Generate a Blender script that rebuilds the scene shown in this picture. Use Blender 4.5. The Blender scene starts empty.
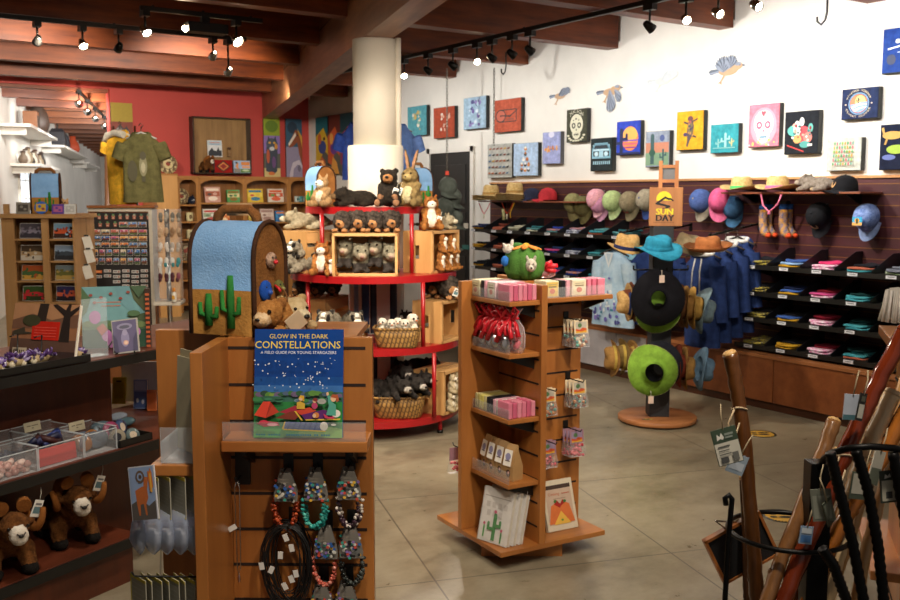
import bpy, bmesh, random
from math import *
from mathutils import Vector as V, Matrix as M, Euler, noise
random.seed(7)
sc = bpy.context.scene
C = sc.collection
YAW = radians(34.2); PIT = atan(105/950); F = 950.0; H = 1.6
FW = V((sin(YAW), cos(YAW), 0)); RT = V((cos(YAW), -sin(YAW), 0)); UP = V((0, 0, 1))
CAM = V((0, 0, H))
CF = -YAW            # heading of things that face the doorway (local y runs away from the viewer)
WF = -pi/2           # things on the white wall
GF = -radians(17.75) # floor grid and roof beam
XW, YR = 6.3, 13.0   # white wall, red wall
def ray(px, py):
    x = (px-450)/F; y = (300-py)/F
    return (FW*cos(PIT)-UP*sin(PIT)) + RT*x + (FW*sin(PIT)+UP*cos(PIT))*y
def at(px, py, D): d = ray(px, py); return CAM + d*(D/d.dot(FW))
def onz(px, py, z): d = ray(px, py); return CAM + d*((z-H)/d.z)
def onx(px, py, X): d = ray(px, py); return CAM + d*(X/d.x)
def ony(px, py, Y): d = ray(px, py); return CAM + d*(Y/d.y)
def depth(p): return (V(p)-CAM).dot(FW)

# ---------- materials ----------
def lin(h):
    h = h.lstrip('#')
    if len(h) == 3: h = ''.join(c*2 for c in h)
    o = []
    for i in (0, 2, 4):
        c = int(h[i:i+2], 16)/255
        o.append(c/12.92 if c <= .04045 else ((c+.055)/1.055)**2.4)
    return (*o, 1)
_mats = {}
def _new(name):
    m = bpy.data.materials.new(name); m.use_nodes = True
    nt = m.node_tree; return m, nt, nt.nodes['Principled BSDF']
def _tex(nt, scale, detail=4, rough=.6, stretch=None, gen='Object'):
    tc = nt.nodes.new('ShaderNodeTexCoord'); n = nt.nodes.new('ShaderNodeTexNoise')
    n.inputs['Scale'].default_value = scale; n.inputs['Detail'].default_value = detail
    n.inputs['Roughness'].default_value = rough
    if stretch:
        mp = nt.nodes.new('ShaderNodeMapping'); mp.inputs['Scale'].default_value = stretch
        nt.links.new(tc.outputs[gen], mp.inputs[0]); nt.links.new(mp.outputs[0], n.inputs[0])
    else: nt.links.new(tc.outputs[gen], n.inputs[0])
    return n
def _ramp(nt, src, stops):
    r = nt.nodes.new('ShaderNodeValToRGB'); e = r.color_ramp.elements
    while len(e) < len(stops): e.new(.5)
    for k, (p, c) in enumerate(stops): e[k].position = p; e[k].color = c if not isinstance(c, str) else lin(c)
    nt.links.new(src, r.inputs[0]); return r
def _bump(nt, bsdf, src, st, dist=.01):
    b = nt.nodes.new('ShaderNodeBump'); b.inputs['Strength'].default_value = st; b.inputs['Distance'].default_value = dist
    nt.links.new(src, b.inputs['Height']); nt.links.new(b.outputs[0], bsdf.inputs['Normal'])
def mul(c, f): return (min(c[0]*f, 1), min(c[1]*f, 1), min(c[2]*f, 1), 1)
def col(h, rough=.6, metal=0, spec=.5, var=.06):
    k = ('c', h, rough, metal, spec)
    if k in _mats: return _mats[k]
    m, nt, b = _new('paint_'+h)
    c = lin(h); n = _tex(nt, 30, 2)
    r = _ramp(nt, n.outputs[0], [(.3, mul(c, 1-var)), (.7, mul(c, 1+var))])
    nt.links.new(r.outputs[0], b.inputs['Base Color'])
    b.inputs['Roughness'].default_value = rough; b.inputs['Metallic'].default_value = metal
    b.inputs['Specular IOR Level'].default_value = spec
    _mats[k] = m; return m
def wood(h1, h2, axis=2, sc_=6, rough=.38, k2=14):
    k = ('w', h1, h2, axis, sc_, rough)
    if k in _mats: return _mats[k]
    m, nt, b = _new('wood_'+h1)
    st = [k2*.6, k2*.6, k2*.6]; st[axis] = .8
    n = _tex(nt, sc_*.6, 6, .62, st); n2 = _tex(nt, 2.2, 3)
    mx = nt.nodes.new('ShaderNodeMath'); mx.operation = 'MULTIPLY_ADD'; mx.inputs[1].default_value = .65
    nt.links.new(n.outputs[0], mx.inputs[0])
    m3 = nt.nodes.new('ShaderNodeMath'); m3.operation = 'MULTIPLY'; m3.inputs[1].default_value = .35
    nt.links.new(n2.outputs[0], m3.inputs[0]); nt.links.new(m3.outputs[0], mx.inputs[2])
    r = _ramp(nt, mx.outputs[0], [(.32, h1), (.68, h2)])
    nt.links.new(r.outputs[0], b.inputs['Base Color']); b.inputs['Roughness'].default_value = rough
    _bump(nt, b, n.outputs[0], .12, .004); _mats[k] = m; return m
def cloth(h, bump=.35, sc_=220, rough=.9, h2=None, hs=18):
    k = ('f', h, bump, sc_, h2, hs)
    if k in _mats: return _mats[k]
    m, nt, b = _new('fabric_'+h)
    c = lin(h); c2 = lin(h2) if h2 else mul(c, .72)
    n = _tex(nt, hs, 5, .7); r = _ramp(nt, n.outputs[0], [(.36, c2), (.62, c if h2 else mul(c, 1.1))])
    nt.links.new(r.outputs[0], b.inputs['Base Color']); b.inputs['Roughness'].default_value = rough
    b.inputs['Specular IOR Level'].default_value = .2
    nb = _tex(nt, sc_, 3); _bump(nt, b, nb.outputs[0], bump, .006); _mats[k] = m; return m
def fur(h, h2=None): return cloth(h, .9, 130, .95, h2, 45)
def metal(h='b8b8b8', rough=.3):
    return col(h, rough, 1)
def emit(h, s):
    k = ('e', h, s)
    if k in _mats: return _mats[k]
    m, nt, b = _new('lamp_'+h); b.inputs['Base Color'].default_value = lin(h)
    b.inputs['Emission Color'].default_value = lin(h); b.inputs['Emission Strength'].default_value = s
    _mats[k] = m; return m
def clear(h='ffffff', op=.08, rough=.06):
    k = ('g', h, op, rough)
    if k in _mats: return _mats[k]
    m, nt, b = _new('clear_'+h)
    o = nt.nodes['Material Output']; t = nt.nodes.new('ShaderNodeBsdfTransparent'); mx = nt.nodes.new('ShaderNodeMixShader')
    fr = nt.nodes.new('ShaderNodeLayerWeight'); fr.inputs[0].default_value = .12
    ma = nt.nodes.new('ShaderNodeMath'); ma.operation = 'MULTIPLY_ADD'; ma.use_clamp = True
    ma.inputs[1].default_value = .6; ma.inputs[2].default_value = op
    nt.links.new(fr.outputs['Fresnel'], ma.inputs[0]); nt.links.new(ma.outputs[0], mx.inputs[0])
    b.inputs['Base Color'].default_value = lin(h); b.inputs['Roughness'].default_value = rough
    n = _tex(nt, 12, 2); _bump(nt, b, n.outputs[0], .05)
    nt.links.new(t.outputs[0], mx.inputs[1]); nt.links.new(b.outputs[0], mx.inputs[2]); nt.links.new(mx.outputs[0], o.inputs[0])
    _mats[k] = m; return m
def cmat(c): return col(c, .55) if isinstance(c, str) else c

# ---------- mesh builder ----------
_txt = {}
def textmesh(s):
    if s not in _txt:
        cu = bpy.data.curves.new('t', 'FONT'); cu.body = s; cu.align_x = 'CENTER'; cu.align_y = 'CENTER'; cu.resolution_u = 2
        o = bpy.data.objects.new('t', cu); me = bpy.data.meshes.new_from_object(o)
        _txt[s] = ([v.co.copy() for v in me.vertices], [tuple(p.vertices) for p in me.polygons])
        bpy.data.objects.remove(o); bpy.data.curves.remove(cu); bpy.data.meshes.remove(me)
    return _txt[s]
def rot(x=0, y=0, z=0): return Euler((radians(x), radians(y), radians(z))).to_matrix().to_4x4()
def tr(x, y=0, z=0): return M.Translation((x, y, z) if not hasattr(x, '__len__') and not isinstance(x, V) else x)
class B:
    def __init__(s): s.bm = bmesh.new(); s.mats = []; s.T = M.Identity(4)
    def mi(s, m):
        m = cmat(m)
        if m not in s.mats: s.mats.append(m)
        return s.mats.index(m)
    def face(s, vs, i, sm=False):
        try: f = s.bm.faces.new(vs)
        except ValueError: return
        f.material_index = i; f.smooth = sm; return f
    def vs(s, pts): return [s.bm.verts.new(s.T @ V(p)) for p in pts]
    def poly(s, pts, m): return s.face(s.vs(pts), s.mi(m))
    def box(s, c, d, m, R=None, bev=0):
        i = s.mi(m); x, y, z = d[0]/2, d[1]/2, d[2]/2
        L = tr(*c) @ (R or M.Identity(4))
        v = s.vs([L @ V(p) for p in ((-x,-y,-z),(x,-y,-z),(x,y,-z),(-x,y,-z),(-x,-y,z),(x,-y,z),(x,y,z),(-x,y,z))])
        fs = [s.face([v[k] for k in q], i) for q in ((3,2,1,0),(4,5,6,7),(0,1,5,4),(1,2,6,5),(2,3,7,6),(3,0,4,7))]
        if bev:
            es = {e for f in fs for e in f.edges}
            r = bmesh.ops.bevel(s.bm, geom=list(es), offset=bev, segments=2, affect='EDGES', profile=.6, material=-1)
        return s
    def bx(s, x0, x1, y0, y1, z0, z1, m, bev=0): return s.box(((x0+x1)/2,(y0+y1)/2,(z0+z1)/2), (abs(x1-x0),abs(y1-y0),abs(z1-z0)), m, None, bev)
    def rings(s, rs, m, caps=True, sm=True, closed=False):
        i = s.mi(m); R = [s.vs(r) for r in rs]; n = len(R[0])
        pr = list(zip(R, R[1:])) + ([(R[-1], R[0])] if closed else [])
        for a, b in pr:
            for k in range(n): s.face((a[k], a[(k+1) % n], b[(k+1) % n], b[k]), i, sm)
        if caps and not closed:
            s.face(R[0][::-1], i); s.face(R[-1], i)
        return s
    def prism(s, pts, h, m, T=None):   # polygon in x-z, extruded along +y by h
        T = T or M.Identity(4)
        return s.rings([[T @ V((x, 0, z)) for x, z in pts], [T @ V((x, h, z)) for x, z in pts]], m, True, False)
    def tube(s, pts, r, m, n=8, closed=False, caps=True, sm=True):
        pts = [V(p) for p in pts]; rs = r if hasattr(r, '__len__') else [r]*len(pts)
        out = []; up = None; N = len(pts)
        for k, p in enumerate(pts):
            t = (pts[(k+1) % N]-pts[k-1]) if (closed or 0 < k < N-1) else (pts[1]-pts[0] if k == 0 else pts[-1]-pts[-2])
            t.normalize()
            if up is None: up = V((0,0,1)) if abs(t.z) < .9 else V((1,0,0))
            a = up-t*up.dot(t)
            if a.length < 1e-4: a = t.orthogonal()
            a.normalize(); up = a; b = t.cross(a)
            out.append([p+(a*cos(2*pi*j/n)+b*sin(2*pi*j/n))*rs[k] for j in range(n)])
        return s.rings(out, m, caps, sm, closed)
    def cyl(s, p0, p1, r, m, r2=None, n=14): return s.tube([p0, p1], [r, r if r2 is None else r2], m, n)
    def lathe(s, prof, m, n=24, T=None, w=None, caps=True):
        T = T or M.Identity(4); out = []
        for r, z in prof:
            rr = []
            for k in range(n):
                a = 2*pi*k/n; p = V((r*cos(a), r*sin(a), z))
                rr.append(T @ (w(p, a) if w else p))
            out.append(rr)
        return s.rings(out, m, caps, True)
    def ell(s, c, r, m, R=None, n=14, k=9):
        r = (r,)*3 if not hasattr(r, '__len__') else r
        L = tr(*c) @ (R or M.Identity(4)); i = s.mi(m)
        rows = [s.vs([L @ V((r[0]*sin(pi*a/k)*cos(2*pi*b/n), r[1]*sin(pi*a/k)*sin(2*pi*b/n), r[2]*cos(pi*a/k))) for b in range(n)]) for a in range(1, k)]
        t = s.vs([L @ V((0,0,r[2]))])[0]; u = s.vs([L @ V((0,0,-r[2]))])[0]
        for a, b in zip(rows, rows[1:]):
            for j in range(n): s.face((a[j], b[j], b[(j+1)%n], a[(j+1)%n]), i, True)
        for j in range(n): s.face((t, rows[0][j], rows[0][(j+1)%n]), i, True); s.face((u, rows[-1][(j+1)%n], rows[-1][j]), i, True)
        return s
    def text(s, st, size, m, T):
        vs, fs = textmesh(st); i = s.mi(m)
        nv = s.vs([T @ V((v.x*size, 0, v.y*size)) for v in vs])
        for f in fs: s.face([nv[k] for k in f], i)
        return s
    # flat printed designs on a face in the x-z plane; list items in fractions of w, h about the centre
    def art(s, items, w, h, T=None, y=0.0, st=.0002, clip=False):
        T = T or M.Identity(4)
        for q in items:
            k = q[0]; y -= st
            if k == 'r':
                _, x0, z0, x1, z1, c = q
                if clip: x0, x1, z0, z1 = (max(-.5, min(.5, v)) for v in (x0, x1, z0, z1))
                s.poly([T @ V((a*w, y, b*h)) for a, b in ((x0,z0),(x1,z0),(x1,z1),(x0,z1))], c)
            elif k == 'd':
                _, x, z, rx, rz, c = q; n = 18
                cl = (lambda v: max(-.5, min(.5, v))) if clip else (lambda v: v)
                s.poly([T @ V((cl(x+rx*cos(2*pi*j/n))*w, y, cl(z+rz*sin(2*pi*j/n))*h)) for j in range(n)], c)
            elif k == 'p': s.poly([T @ V((a*w, y, b*h)) for a, b in q[1]], q[2])
            elif k == 't':
                _, tx, x, z, sz, c = q
                s.text(tx, sz*h, c, T @ tr(x*w, y, z*h))
        return s
    def mesh(s, name):
        me = bpy.data.meshes.new(name); bmesh.ops.recalc_face_normals(s.bm, faces=s.bm.faces) if len(s.bm.faces) < 40000 else None
        s.bm.to_mesh(me); s.bm.free()
        for m in s.mats: me.materials.append(m)
        return me
    def done(s, name, parent=None, loc=(0,0,0), rz=0, R=None):
        o = bpy.data.objects.new(name, s.mesh(name)); C.objects.link(o); o.parent = parent
        o.location = loc
        o.rotation_euler = R.to_euler() if R is not None else (0, 0, rz)
        return o
def link(name, me, parent=None, loc=(0,0,0), rz=0):
    o = bpy.data.objects.new(name, me); C.objects.link(o); o.parent = parent; o.location = loc; o.rotation_euler = (0,0,rz); return o
def tag(o, label, cat, group=None, kind=None):
    if label: o['label'] = label
    if cat: o['category'] = cat
    if group: o['group'] = group
    if kind: o['kind'] = kind
    return o
def thing(name, label, cat, loc=(0,0,0), rz=0, group=None, R=None, s=1):
    o = bpy.data.objects.new(name, None); C.objects.link(o); o.empty_display_size = .05
    o.location = loc; o.rotation_euler = R.to_euler() if R is not None else (0,0,rz); o.scale = (s,s,s)
    return tag(o, label, cat, group)
def struct(b, name, loc=(0,0,0), rz=0, parent=None):
    o = b.done(name, parent, loc, rz)
    if parent is None: o['kind'] = 'structure'
    return o
def dup(root, loc, rz=None, label=None, group=None, s=None, R=None):
    r = root.copy(); C.objects.link(r); r.location = loc
    if R is not None: r.rotation_euler = R.to_euler()
    elif rz is not None: r.rotation_euler = (0,0,rz)
    if s: r.scale = (s,s,s)
    if label: r['label'] = label
    if group: r['group'] = group
    for ch in list(root.children):
        c = ch.copy(); C.objects.link(c); c.parent = r
        for g in list(ch.children):
            d = g.copy(); C.objects.link(d); d.parent = c
    return r
ORD = ['first','second','third','fourth','fifth','sixth','seventh','eighth','ninth','tenth','eleventh','twelfth','thirteenth','fourteenth','fifteenth','sixteenth']
def rel(base, rz, x, y, z=0): return V(base) + V((x*cos(rz)-y*sin(rz), x*sin(rz)+y*cos(rz), z))
# ---------- camera ----------
cd = bpy.data.cameras.new('camera'); cd.lens = 38.0; cd.sensor_width = 36
cam = bpy.data.objects.new('camera', cd); C.objects.link(cam); cam.location = CAM
cam.rotation_euler = (pi/2-PIT, 0, -YAW); sc.camera = cam; cd.clip_start = .02
cd.dof.use_dof = True; cd.dof.focus_distance = 2.8; cd.dof.aperture_fstop = 9.0
sc.view_settings.view_transform = 'Standard'; sc.view_settings.look = 'None'; sc.view_settings.gamma = 1; sc.view_settings.use_curve_mapping = False
sc.view_settings.exposure = 0.0
sc.cycles.use_denoising = True; sc.cycles.max_bounces = 6; sc.cycles.transparent_max_bounces = 24
sc.cycles.sample_clamp_indirect = 6; sc.cycles.caustics_reflective = False; sc.cycles.caustics_refractive = False

# ---------- setting ----------
def plaster(h, rough=.85, h2=None, sc_=1.5):
    m, nt, b = _new('plaster_'+h); n = _tex(nt, sc_, 6, .6); c = lin(h)
    r = _ramp(nt, n.outputs[0], [(.3, mul(c, .9)), (.7, mul(c, 1.06))]); nt.links.new(r.outputs[0], b.inputs['Base Color'])
    b.inputs['Roughness'].default_value = rough; n2 = _tex(nt, 40, 4); _bump(nt, b, n2.outputs[0], .08, .004); return m
WHITE = plaster('e9e6de'); RED = plaster('b8413a', .6); COLW = plaster('e4dccb', .55)
def floor_mat():
    m, nt, b = _new('polished_concrete'); L = nt.links
    tc = nt.nodes.new('ShaderNodeTexCoord'); mp = nt.nodes.new('ShaderNodeMapping')
    P = onz(671, 553, 0); mp.vector_type = 'TEXTURE'
    mp.inputs['Location'].default_value = (P.x, P.y, 0); mp.inputs['Rotation'].default_value = (0, 0, GF)
    L.new(tc.outputs['Object'], mp.inputs[0])
    br = nt.nodes.new('ShaderNodeTexBrick'); br.offset = 0; br.squash = 1
    br.inputs['Scale'].default_value = 1; br.inputs['Mortar Size'].default_value = .0045; br.inputs['Brick Width'].default_value = 1.1
    br.inputs['Row Height'].default_value = 1.1; br.inputs['Mortar Smooth'].default_value = .3
    L.new(mp.outputs[0], br.inputs[0])
    n1 = _tex(nt, 1.1, 8, .7, (1, 2.2, 1)); n2 = _tex(nt, 9, 6, .7)
    ad = nt.nodes.new('ShaderNodeMath'); ad.operation = 'MULTIPLY_ADD'; ad.inputs[1].default_value = .6
    h2 = nt.nodes.new('ShaderNodeMath'); h2.operation = 'MULTIPLY'; h2.inputs[1].default_value = .4
    L.new(n2.outputs[0], h2.inputs[0]); L.new(n1.outputs[0], ad.inputs[0]); L.new(h2.outputs[0], ad.inputs[2])
    r = _ramp(nt, ad.outputs[0], [(.34, '6d6350'), (.5, '8a806a'), (.68, '9f957f')])
    mx = nt.nodes.new('ShaderNodeMixRGB'); mx.inputs[2].default_value = lin('5f574a')
    L.new(br.outputs['Fac'], mx.inputs[0]); L.new(r.outputs[0], mx.inputs[1]); L.new(mx.outputs[0], b.inputs['Base Color'])
    rr = _ramp(nt, n2.outputs[0], [(.3, (.27,.27,.27,1)), (.75, (.34,.34,.34,1))]); L.new(rr.outputs[0], b.inputs['Roughness'])
    _bump(nt, b, br.outputs['Fac'], -.25, .003); return m
JO = wood('4a1d0b', '8c4416', 0, 4, .5); BEAM = wood('6a3a1e', 'a8744a', 1, 3, .4); PLANK = wood('6a3a1c', 'a0663a', 1, 3, .5)
b = B(); b.bx(-6, 6.6, -3, 24, -.1, 0, floor_mat()); struct(b, 'floor')
b = B(); b.bx(XW, XW+.2, 1.2, YR, 0, 3.0, WHITE); b.bx(XW+.03, XW+.2, 1.2, YR, 3.0, 3.3, WHITE); struct(b, 'wall_right')
# red wall with the wide opening to the next room
oL = -5.0; pR = ony(109.5, 92, YR); pT = ony(60, 86, YR)
oR, oT = pR.x, pT.z
b = B(); b.bx(oR, XW, YR, YR+.18, 0, 3.3, RED); b.bx(-6, oR, YR, YR+.18, oT, 3.3, RED); struct(b, 'wall_back')
b = B(); n = 0
for k in range(-4, 12):   # plank ceiling, boards across the joists
    pass
b.bx(-6, XW+.2, -1, YR+.1, 3.24, 3.3, PLANK)
for k in range(0, 90): b.bx(-6+k*.14-.004, -6+k*.14+.004, -1, YR, 3.236, 3.245, col('2a1408'))
struct(b, 'ceiling')
for k in range(-4, 7):
    y = 7.9+1.31*k-.07
    b = B(); b.bx(-6, XW, y, y+.14, 2.94, 3.24, JO); struct(b, 'ceiling_joist')
# the long glued beam on the column
CD = 6.9; pc = at(376, 200, CD); pc.z = 0
b = B(); b.bx(-.1, .1, -6.5, 7.6, 2.69, 3.16, BEAM); b.bx(-.104, -.1, -6.5, 7.6, 3.05, 3.055, col('2a160c')); struct(b, 'beam', pc, GF)
b = B(); b.lathe([(.158, 1.95), (.158, 2.69)], COLW, 40); b.lathe([(.2, 0), (.2, 1.93), (.195, 1.95)], COLW, 40)
b.tube([(.12, -.12, 1.95), (.12, -.12, 2.7)], .022, COLW)
for a0, a1, c in ((-118, -101, '2f4a78'), (-99, -86, '1c2334'), (-58, -40, '1c2334'), (-140, -126, '88a7c9')):
    for z0, z1 in ((.05, .55), (.62, 1.04)):
        pts = [(radians(a0+(a1-a0)*k/4)) for k in range(5)]
        b.rings([[( .202*cos(a+CF), .202*sin(a+CF), z0) for a in pts], [(.202*cos(a+CF), .202*sin(a+CF), z1) for a in pts]], c, False)
struct(b, 'column', pc)
# left side wall far in the shop and the next room through the opening
b = B(); b.bx(-6, -5.8, -3, YR, 0, 3.3, WHITE); struct(b, 'wall_left')
BLK = col('15130f', .45); BLKM = col('1b1a18', .35, .6); CHR = metal('c8c8c8', .2); WARM = emit('ffe2b8', 90)
def spot(P, tgt, W, ang=70, blend=.7, c=(1, .86, .7), r=.03, par=None):
    L = bpy.data.lights.new('spot_lamp', 'SPOT'); L.energy = W; L.spot_size = radians(ang); L.spot_blend = blend; L.color = c; L.shadow_soft_size = r
    o = bpy.data.objects.new('spot_lamp', L); C.objects.link(o); o.location = P
    o.rotation_euler = (V(tgt)-V(P)).to_track_quat('-Z', 'Y').to_euler(); return o
def head(P, tgt, label, lit=True, big=1.0, drop=.14, group=None):
    P = V(P); t = thing('track_spotlight', label, 'spotlight', P, 0, group)
    b = B(); b.box((0,0,-.02), (.09,.05,.04), BLK, rot(0,0,90)); b.cyl((0,0,-.04), (0,0,-drop+.02), .008, BLK); b.done('adapter', t)
    d = (V(tgt)-P); d.normalize(); q = d.to_track_quat('Z', 'Y').to_matrix().to_4x4()
    b = B(); b.lathe([(.012,-.05),(.022,-.045),(.03,-.01),(.036*big,.03),(.034*big,.03)], BLKM if not lit else CHR, 16, tr(0,0,-drop) @ q, None, False)
    h = b.done('lamp_head', t)
    b = B(); b.lathe([(.001,.021),(.031*big,.02)], WARM if lit else col('8a8580', .15), 16, tr(0,0,-drop) @ q, None, False); b.done('bulb', h)
    return t
TX = 4.9
def track(p0, p1, label):
    p0, p1 = V(p0), V(p1); d = p1-p0; b = B()
    b.box((d.length/2, 0, .017), (d.length, .035, .034), BLK, None, .003)
    for k in range(3): b.cyl((d.length*(.1+.4*k), 0, .03), (d.length*(.1+.4*k), 0, .045), .01, BLK)
    tag(b.done('lighting_track', None, p0, atan2(d.y, d.x)), label, 'track')
track((TX, 2.2, 2.9), (TX, 10.1, 2.9), 'long black ceiling track running beside the white shirt wall')
pa, pb = ony(-40, 20, 7.83), ony(246, 48, 7.83)
track((pa.x, 7.83, 2.9), (pb.x, 7.83, 2.9), 'black ceiling track nearer the red wall with five small spotlights')
pc_, pd_ = ony(140, 11, 6.95), ony(262, 22, 6.95)
track((pc_.x, 6.95, 2.9), (pd_.x, 6.95, 2.9), 'short black ceiling track with the flat black lamp box')
i = 0
for px, lit, n in ((404, 1, 'lit spotlight just right of the white column'), (428, 0, 'unlit spotlight beside the chain, first from the column'), (453, 0, 'unlit spotlight left of the brightest wall light'),
                (477, 1, 'brightest starry spotlight on the long track'), (492, 0, 'chrome unlit spotlight just past the brightest light'), (512, 0, 'unlit spotlight above the hanging ceiling hook'),
                (530, 0, 'unlit spotlight with a curved arm above the flying bird decals'), (649, 0, 'unlit curved spotlight above the faded bird decal'), (685, 1, 'lit spotlight above the yellow lizard shirt'),
                (717, 2, 'dim reddish spotlight above the bird decal of rounded wings'), (755, 2, 'pinkish glowing spotlight nearest the doorway end of the track')):
    d = ray(px, 50); P = CAM + d*(TX/d.x); y = P.y
    head((TX, y, 2.9), (3.4, y-3, 1.2) if lit == 1 else (XW, y-.2, 2.0) if lit == 0 else (4.6, y-2.4, 1.6), n, lit > 0, .85 if lit else 1, drop=.15)
i = 0
for px, lit, n in ((38, 0, 'unlit spotlight at the far end of the track before the red wall'), (83, 1, 'bright spotlight pointed at the room, second along the rear track'), (119, 0, 'unlit spotlight, third along the rear track'), (213, 1, 'small lit spotlight, fourth along the rear track'), (228, 1, 'lit spotlight hanging lowest at the end of the rear track')):
    d = ray(px, 50); P = CAM+d*(7.83/d.y); head((P.x, 7.83, 2.9), (P.x+.3, 5.5, .5) if px == 83 else (P.x, 12, 1.0), n, lit, drop=.26 if px == 228 else .14)
for px, n in ((145, 'lit spotlight at the far tip of the short track'), (236, 'dazzling white spotlight at the end of the short track')):
    d = ray(px, 20); P = CAM+d*(6.95/d.y); head((P.x, 6.95, 2.9), (P.x+1, 4.5, .5), n, True, 1.3 if px == 236 else 1)
d = ray(205, 25); P = CAM+d*(6.95/d.y)
t = thing('lamp_box', 'flat black box lamp with a small bright bulb on the short track', 'lamp', (P.x, 6.95, 2.9))
b = B(); b.box((0,0,-.03), (.06,.05,.06), BLK); b.box((0,-.02,-.085), (.3,.12,.07), BLK, None, .006); b.done('housing', t)
b = B(); b.ell((-.16,-.03,-.1), .022, WARM); b.done('bulb', t)
# hooks and chains under the joists
for px, py, n in ((506, 66, 'black wire hook hanging from the joist beside the long track'), (827, 12, 'black wire hook hanging from the joist high above the black floral shirt')):
    P = onx(px, py, 5.6); b = B(); z0 = 2.94-P.z
    pts = [(0,0,z0), (0,0,.0), (0,.012,-.05), (0,.04,-.075), (0,.07,-.05), (0,.072,-.02)]
    b.tube(pts, .007, BLK); tag(b.done('ceiling_hook', None, P), n, 'hook')
def chain(P, z0, z1, label, r=.011):
    b = B(); n = int((z1-z0)/.034)
    for k in range(n):
        z = k*.034; a = (k % 2)*pi/2
        b.tube([(r*cos(t)*cos(a), r*cos(t)*sin(a), z+.019+.021*sin(t)) for t in [2*pi*j/8 for j in range(8)]], .0035, col('6b665c', .4, .7), 5, True)
    tag(b.done('hanging_chain', None, (P.x, P.y, z0)), label, 'chain')
P = onx(447, 100, 5.7); chain(P, onx(447, 212, 5.7).z, 2.94, 'thin dark chain hanging from the ceiling down to the grey cap cluster')
P = onx(494, 100, 6.2); chain(P, onx(494, 146, 6.2).z, 2.94, 'pale chain hanging against the white wall beside the coral bicycle shirt')
# ---------- shared makers: plush animals, hats, caps, shirts ----------
_pm = {}
def limb(p0, p1, r0, r1, k, n=5):
    p0, p1 = V(p0), V(p1)
    return [(*(p0.lerp(p1, i/(n-1))), *([r0+(r1-r0)*i/(n-1)]*3), k) for i in range(n)]
def mirror(bl): return bl + [(-q[0], *q[1:7], *((q[7], -q[8], -q[9]) if len(q) > 7 else ())) for q in bl]
def blobmesh(name, blobs, mats, vox=.008, amp=.003):
    b = B()
    for q in blobs:
        b.ell(q[:3], q[3:6], '888888', rot(*q[7:10]) if len(q) > 7 else None, 14, 9)
    me = b.mesh(name); o = bpy.data.objects.new('tmp', me); C.objects.link(o)
    r = o.modifiers.new('r', 'REMESH'); r.mode = 'VOXEL'; r.voxel_size = vox; r.use_smooth_shade = True
    s = o.modifiers.new('s', 'SMOOTH'); s.iterations = 3
    dg = bpy.context.evaluated_depsgraph_get(); m2 = bpy.data.meshes.new_from_object(o.evaluated_get(dg)); m2.name = name
    bpy.data.objects.remove(o); bpy.data.meshes.remove(me); m2.materials.clear()
    keys = list(mats); [m2.materials.append(cmat(mats[k])) for k in keys]
    inv = [((tr(*q[:3]) @ (rot(*q[7:10]) if len(q) > 7 else M.Identity(4))).inverted(), q) for q in blobs]
    for p in m2.polygons:
        c = p.center; best = None
        for Mi, q in inv:
            l = Mi @ c; d = (l.x/q[3])**2+(l.y/q[4])**2+(l.z/q[5])**2
            if best is None or d < best[0]: best = (d, q[6])
        p.material_index = keys.index(best[1]); p.use_smooth = True
    for v in m2.vertices:
        v.co += v.normal*(noise.noise(v.co*140)*amp + noise.noise(v.co*45)*amp)
    return m2
def sitter(ear='round', hd=1.0, arms=True, tail=.0, mz=1.0, earz=1.0):
    bl = [(0,0,.085,.066,.06,.085,'a'), (0,-.03,.08,.045,.042,.06,'b'), (0,-.012,.195,.055*hd,.05*hd,.05*hd,'a'),
          (0,-.055*hd,.186,.03*mz,.032*mz,.025*mz,'c')]
    s = [(.048,-.02,.045,.04,.05,.04,'a')] + limb((.055,-.04,.03),(.062,-.1,.024),.028,.024,'a',4) + [(.063,-.112,.028,.022,.016,.026,'d')]
    if arms: s += limb((.055,-.005,.135),(.05,-.07,.075),.024,.02,'a',5) + [(.05,-.074,.07,.02,.02,.02,'d')]
    if ear == 'round': s += [(.042*hd,0,.238,.02*earz,.01,.02*earz,'e')]
    if ear == 'point': s += [(.034*hd,0,.243,.014*earz,.01,.03*earz,'e',0,18,0)]
    if ear == 'long': s += [(.026,.01,.29,.016,.009,.085,'e',-8,14,0), (.026,.001,.29,.009,.006,.07,'f',-8,14,0)]
    bl += mirror(s)
    if tail: bl += limb((0,.05,.04),(.08*tail,.1,.05),.022,.016,'a',5)
    return bl
def lier(ear='round', hd=1.0, tail=.5, mz=1.0):
    bl = [(0,.05,.06,.062,.12,.056,'a'), (0,.05,.035,.05,.09,.03,'b'), (0,-.085,.085,.05*hd,.055*hd,.046*hd,'a'), (0,-.135*hd,.073,.026*mz,.034*mz,.022*mz,'c'), (0,-.04,.075,.05,.05,.048,'a')]
    s = limb((.045,-.03,.04),(.06,-.11,.02),.026,.02,'a',5)+[(.06,-.118,.02,.02,.02,.018,'d')] + limb((.05,.11,.035),(.085,.05,.02),.03,.02,'a',4)+[(.088,.035,.02,.02,.022,.018,'d')]
    if ear == 'round': s += [(.038,-.07,.128,.018,.01,.018,'e')]
    if ear == 'point': s += [(.032,-.06,.135,.014,.01,.028,'e',0,18,0)]
    bl += mirror(s)
    if tail: bl += limb((0,.16,.05),(.03,.16+.14*tail,.04),.024,.014,'e' if tail > .8 else 'a',5)
    return bl
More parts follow.
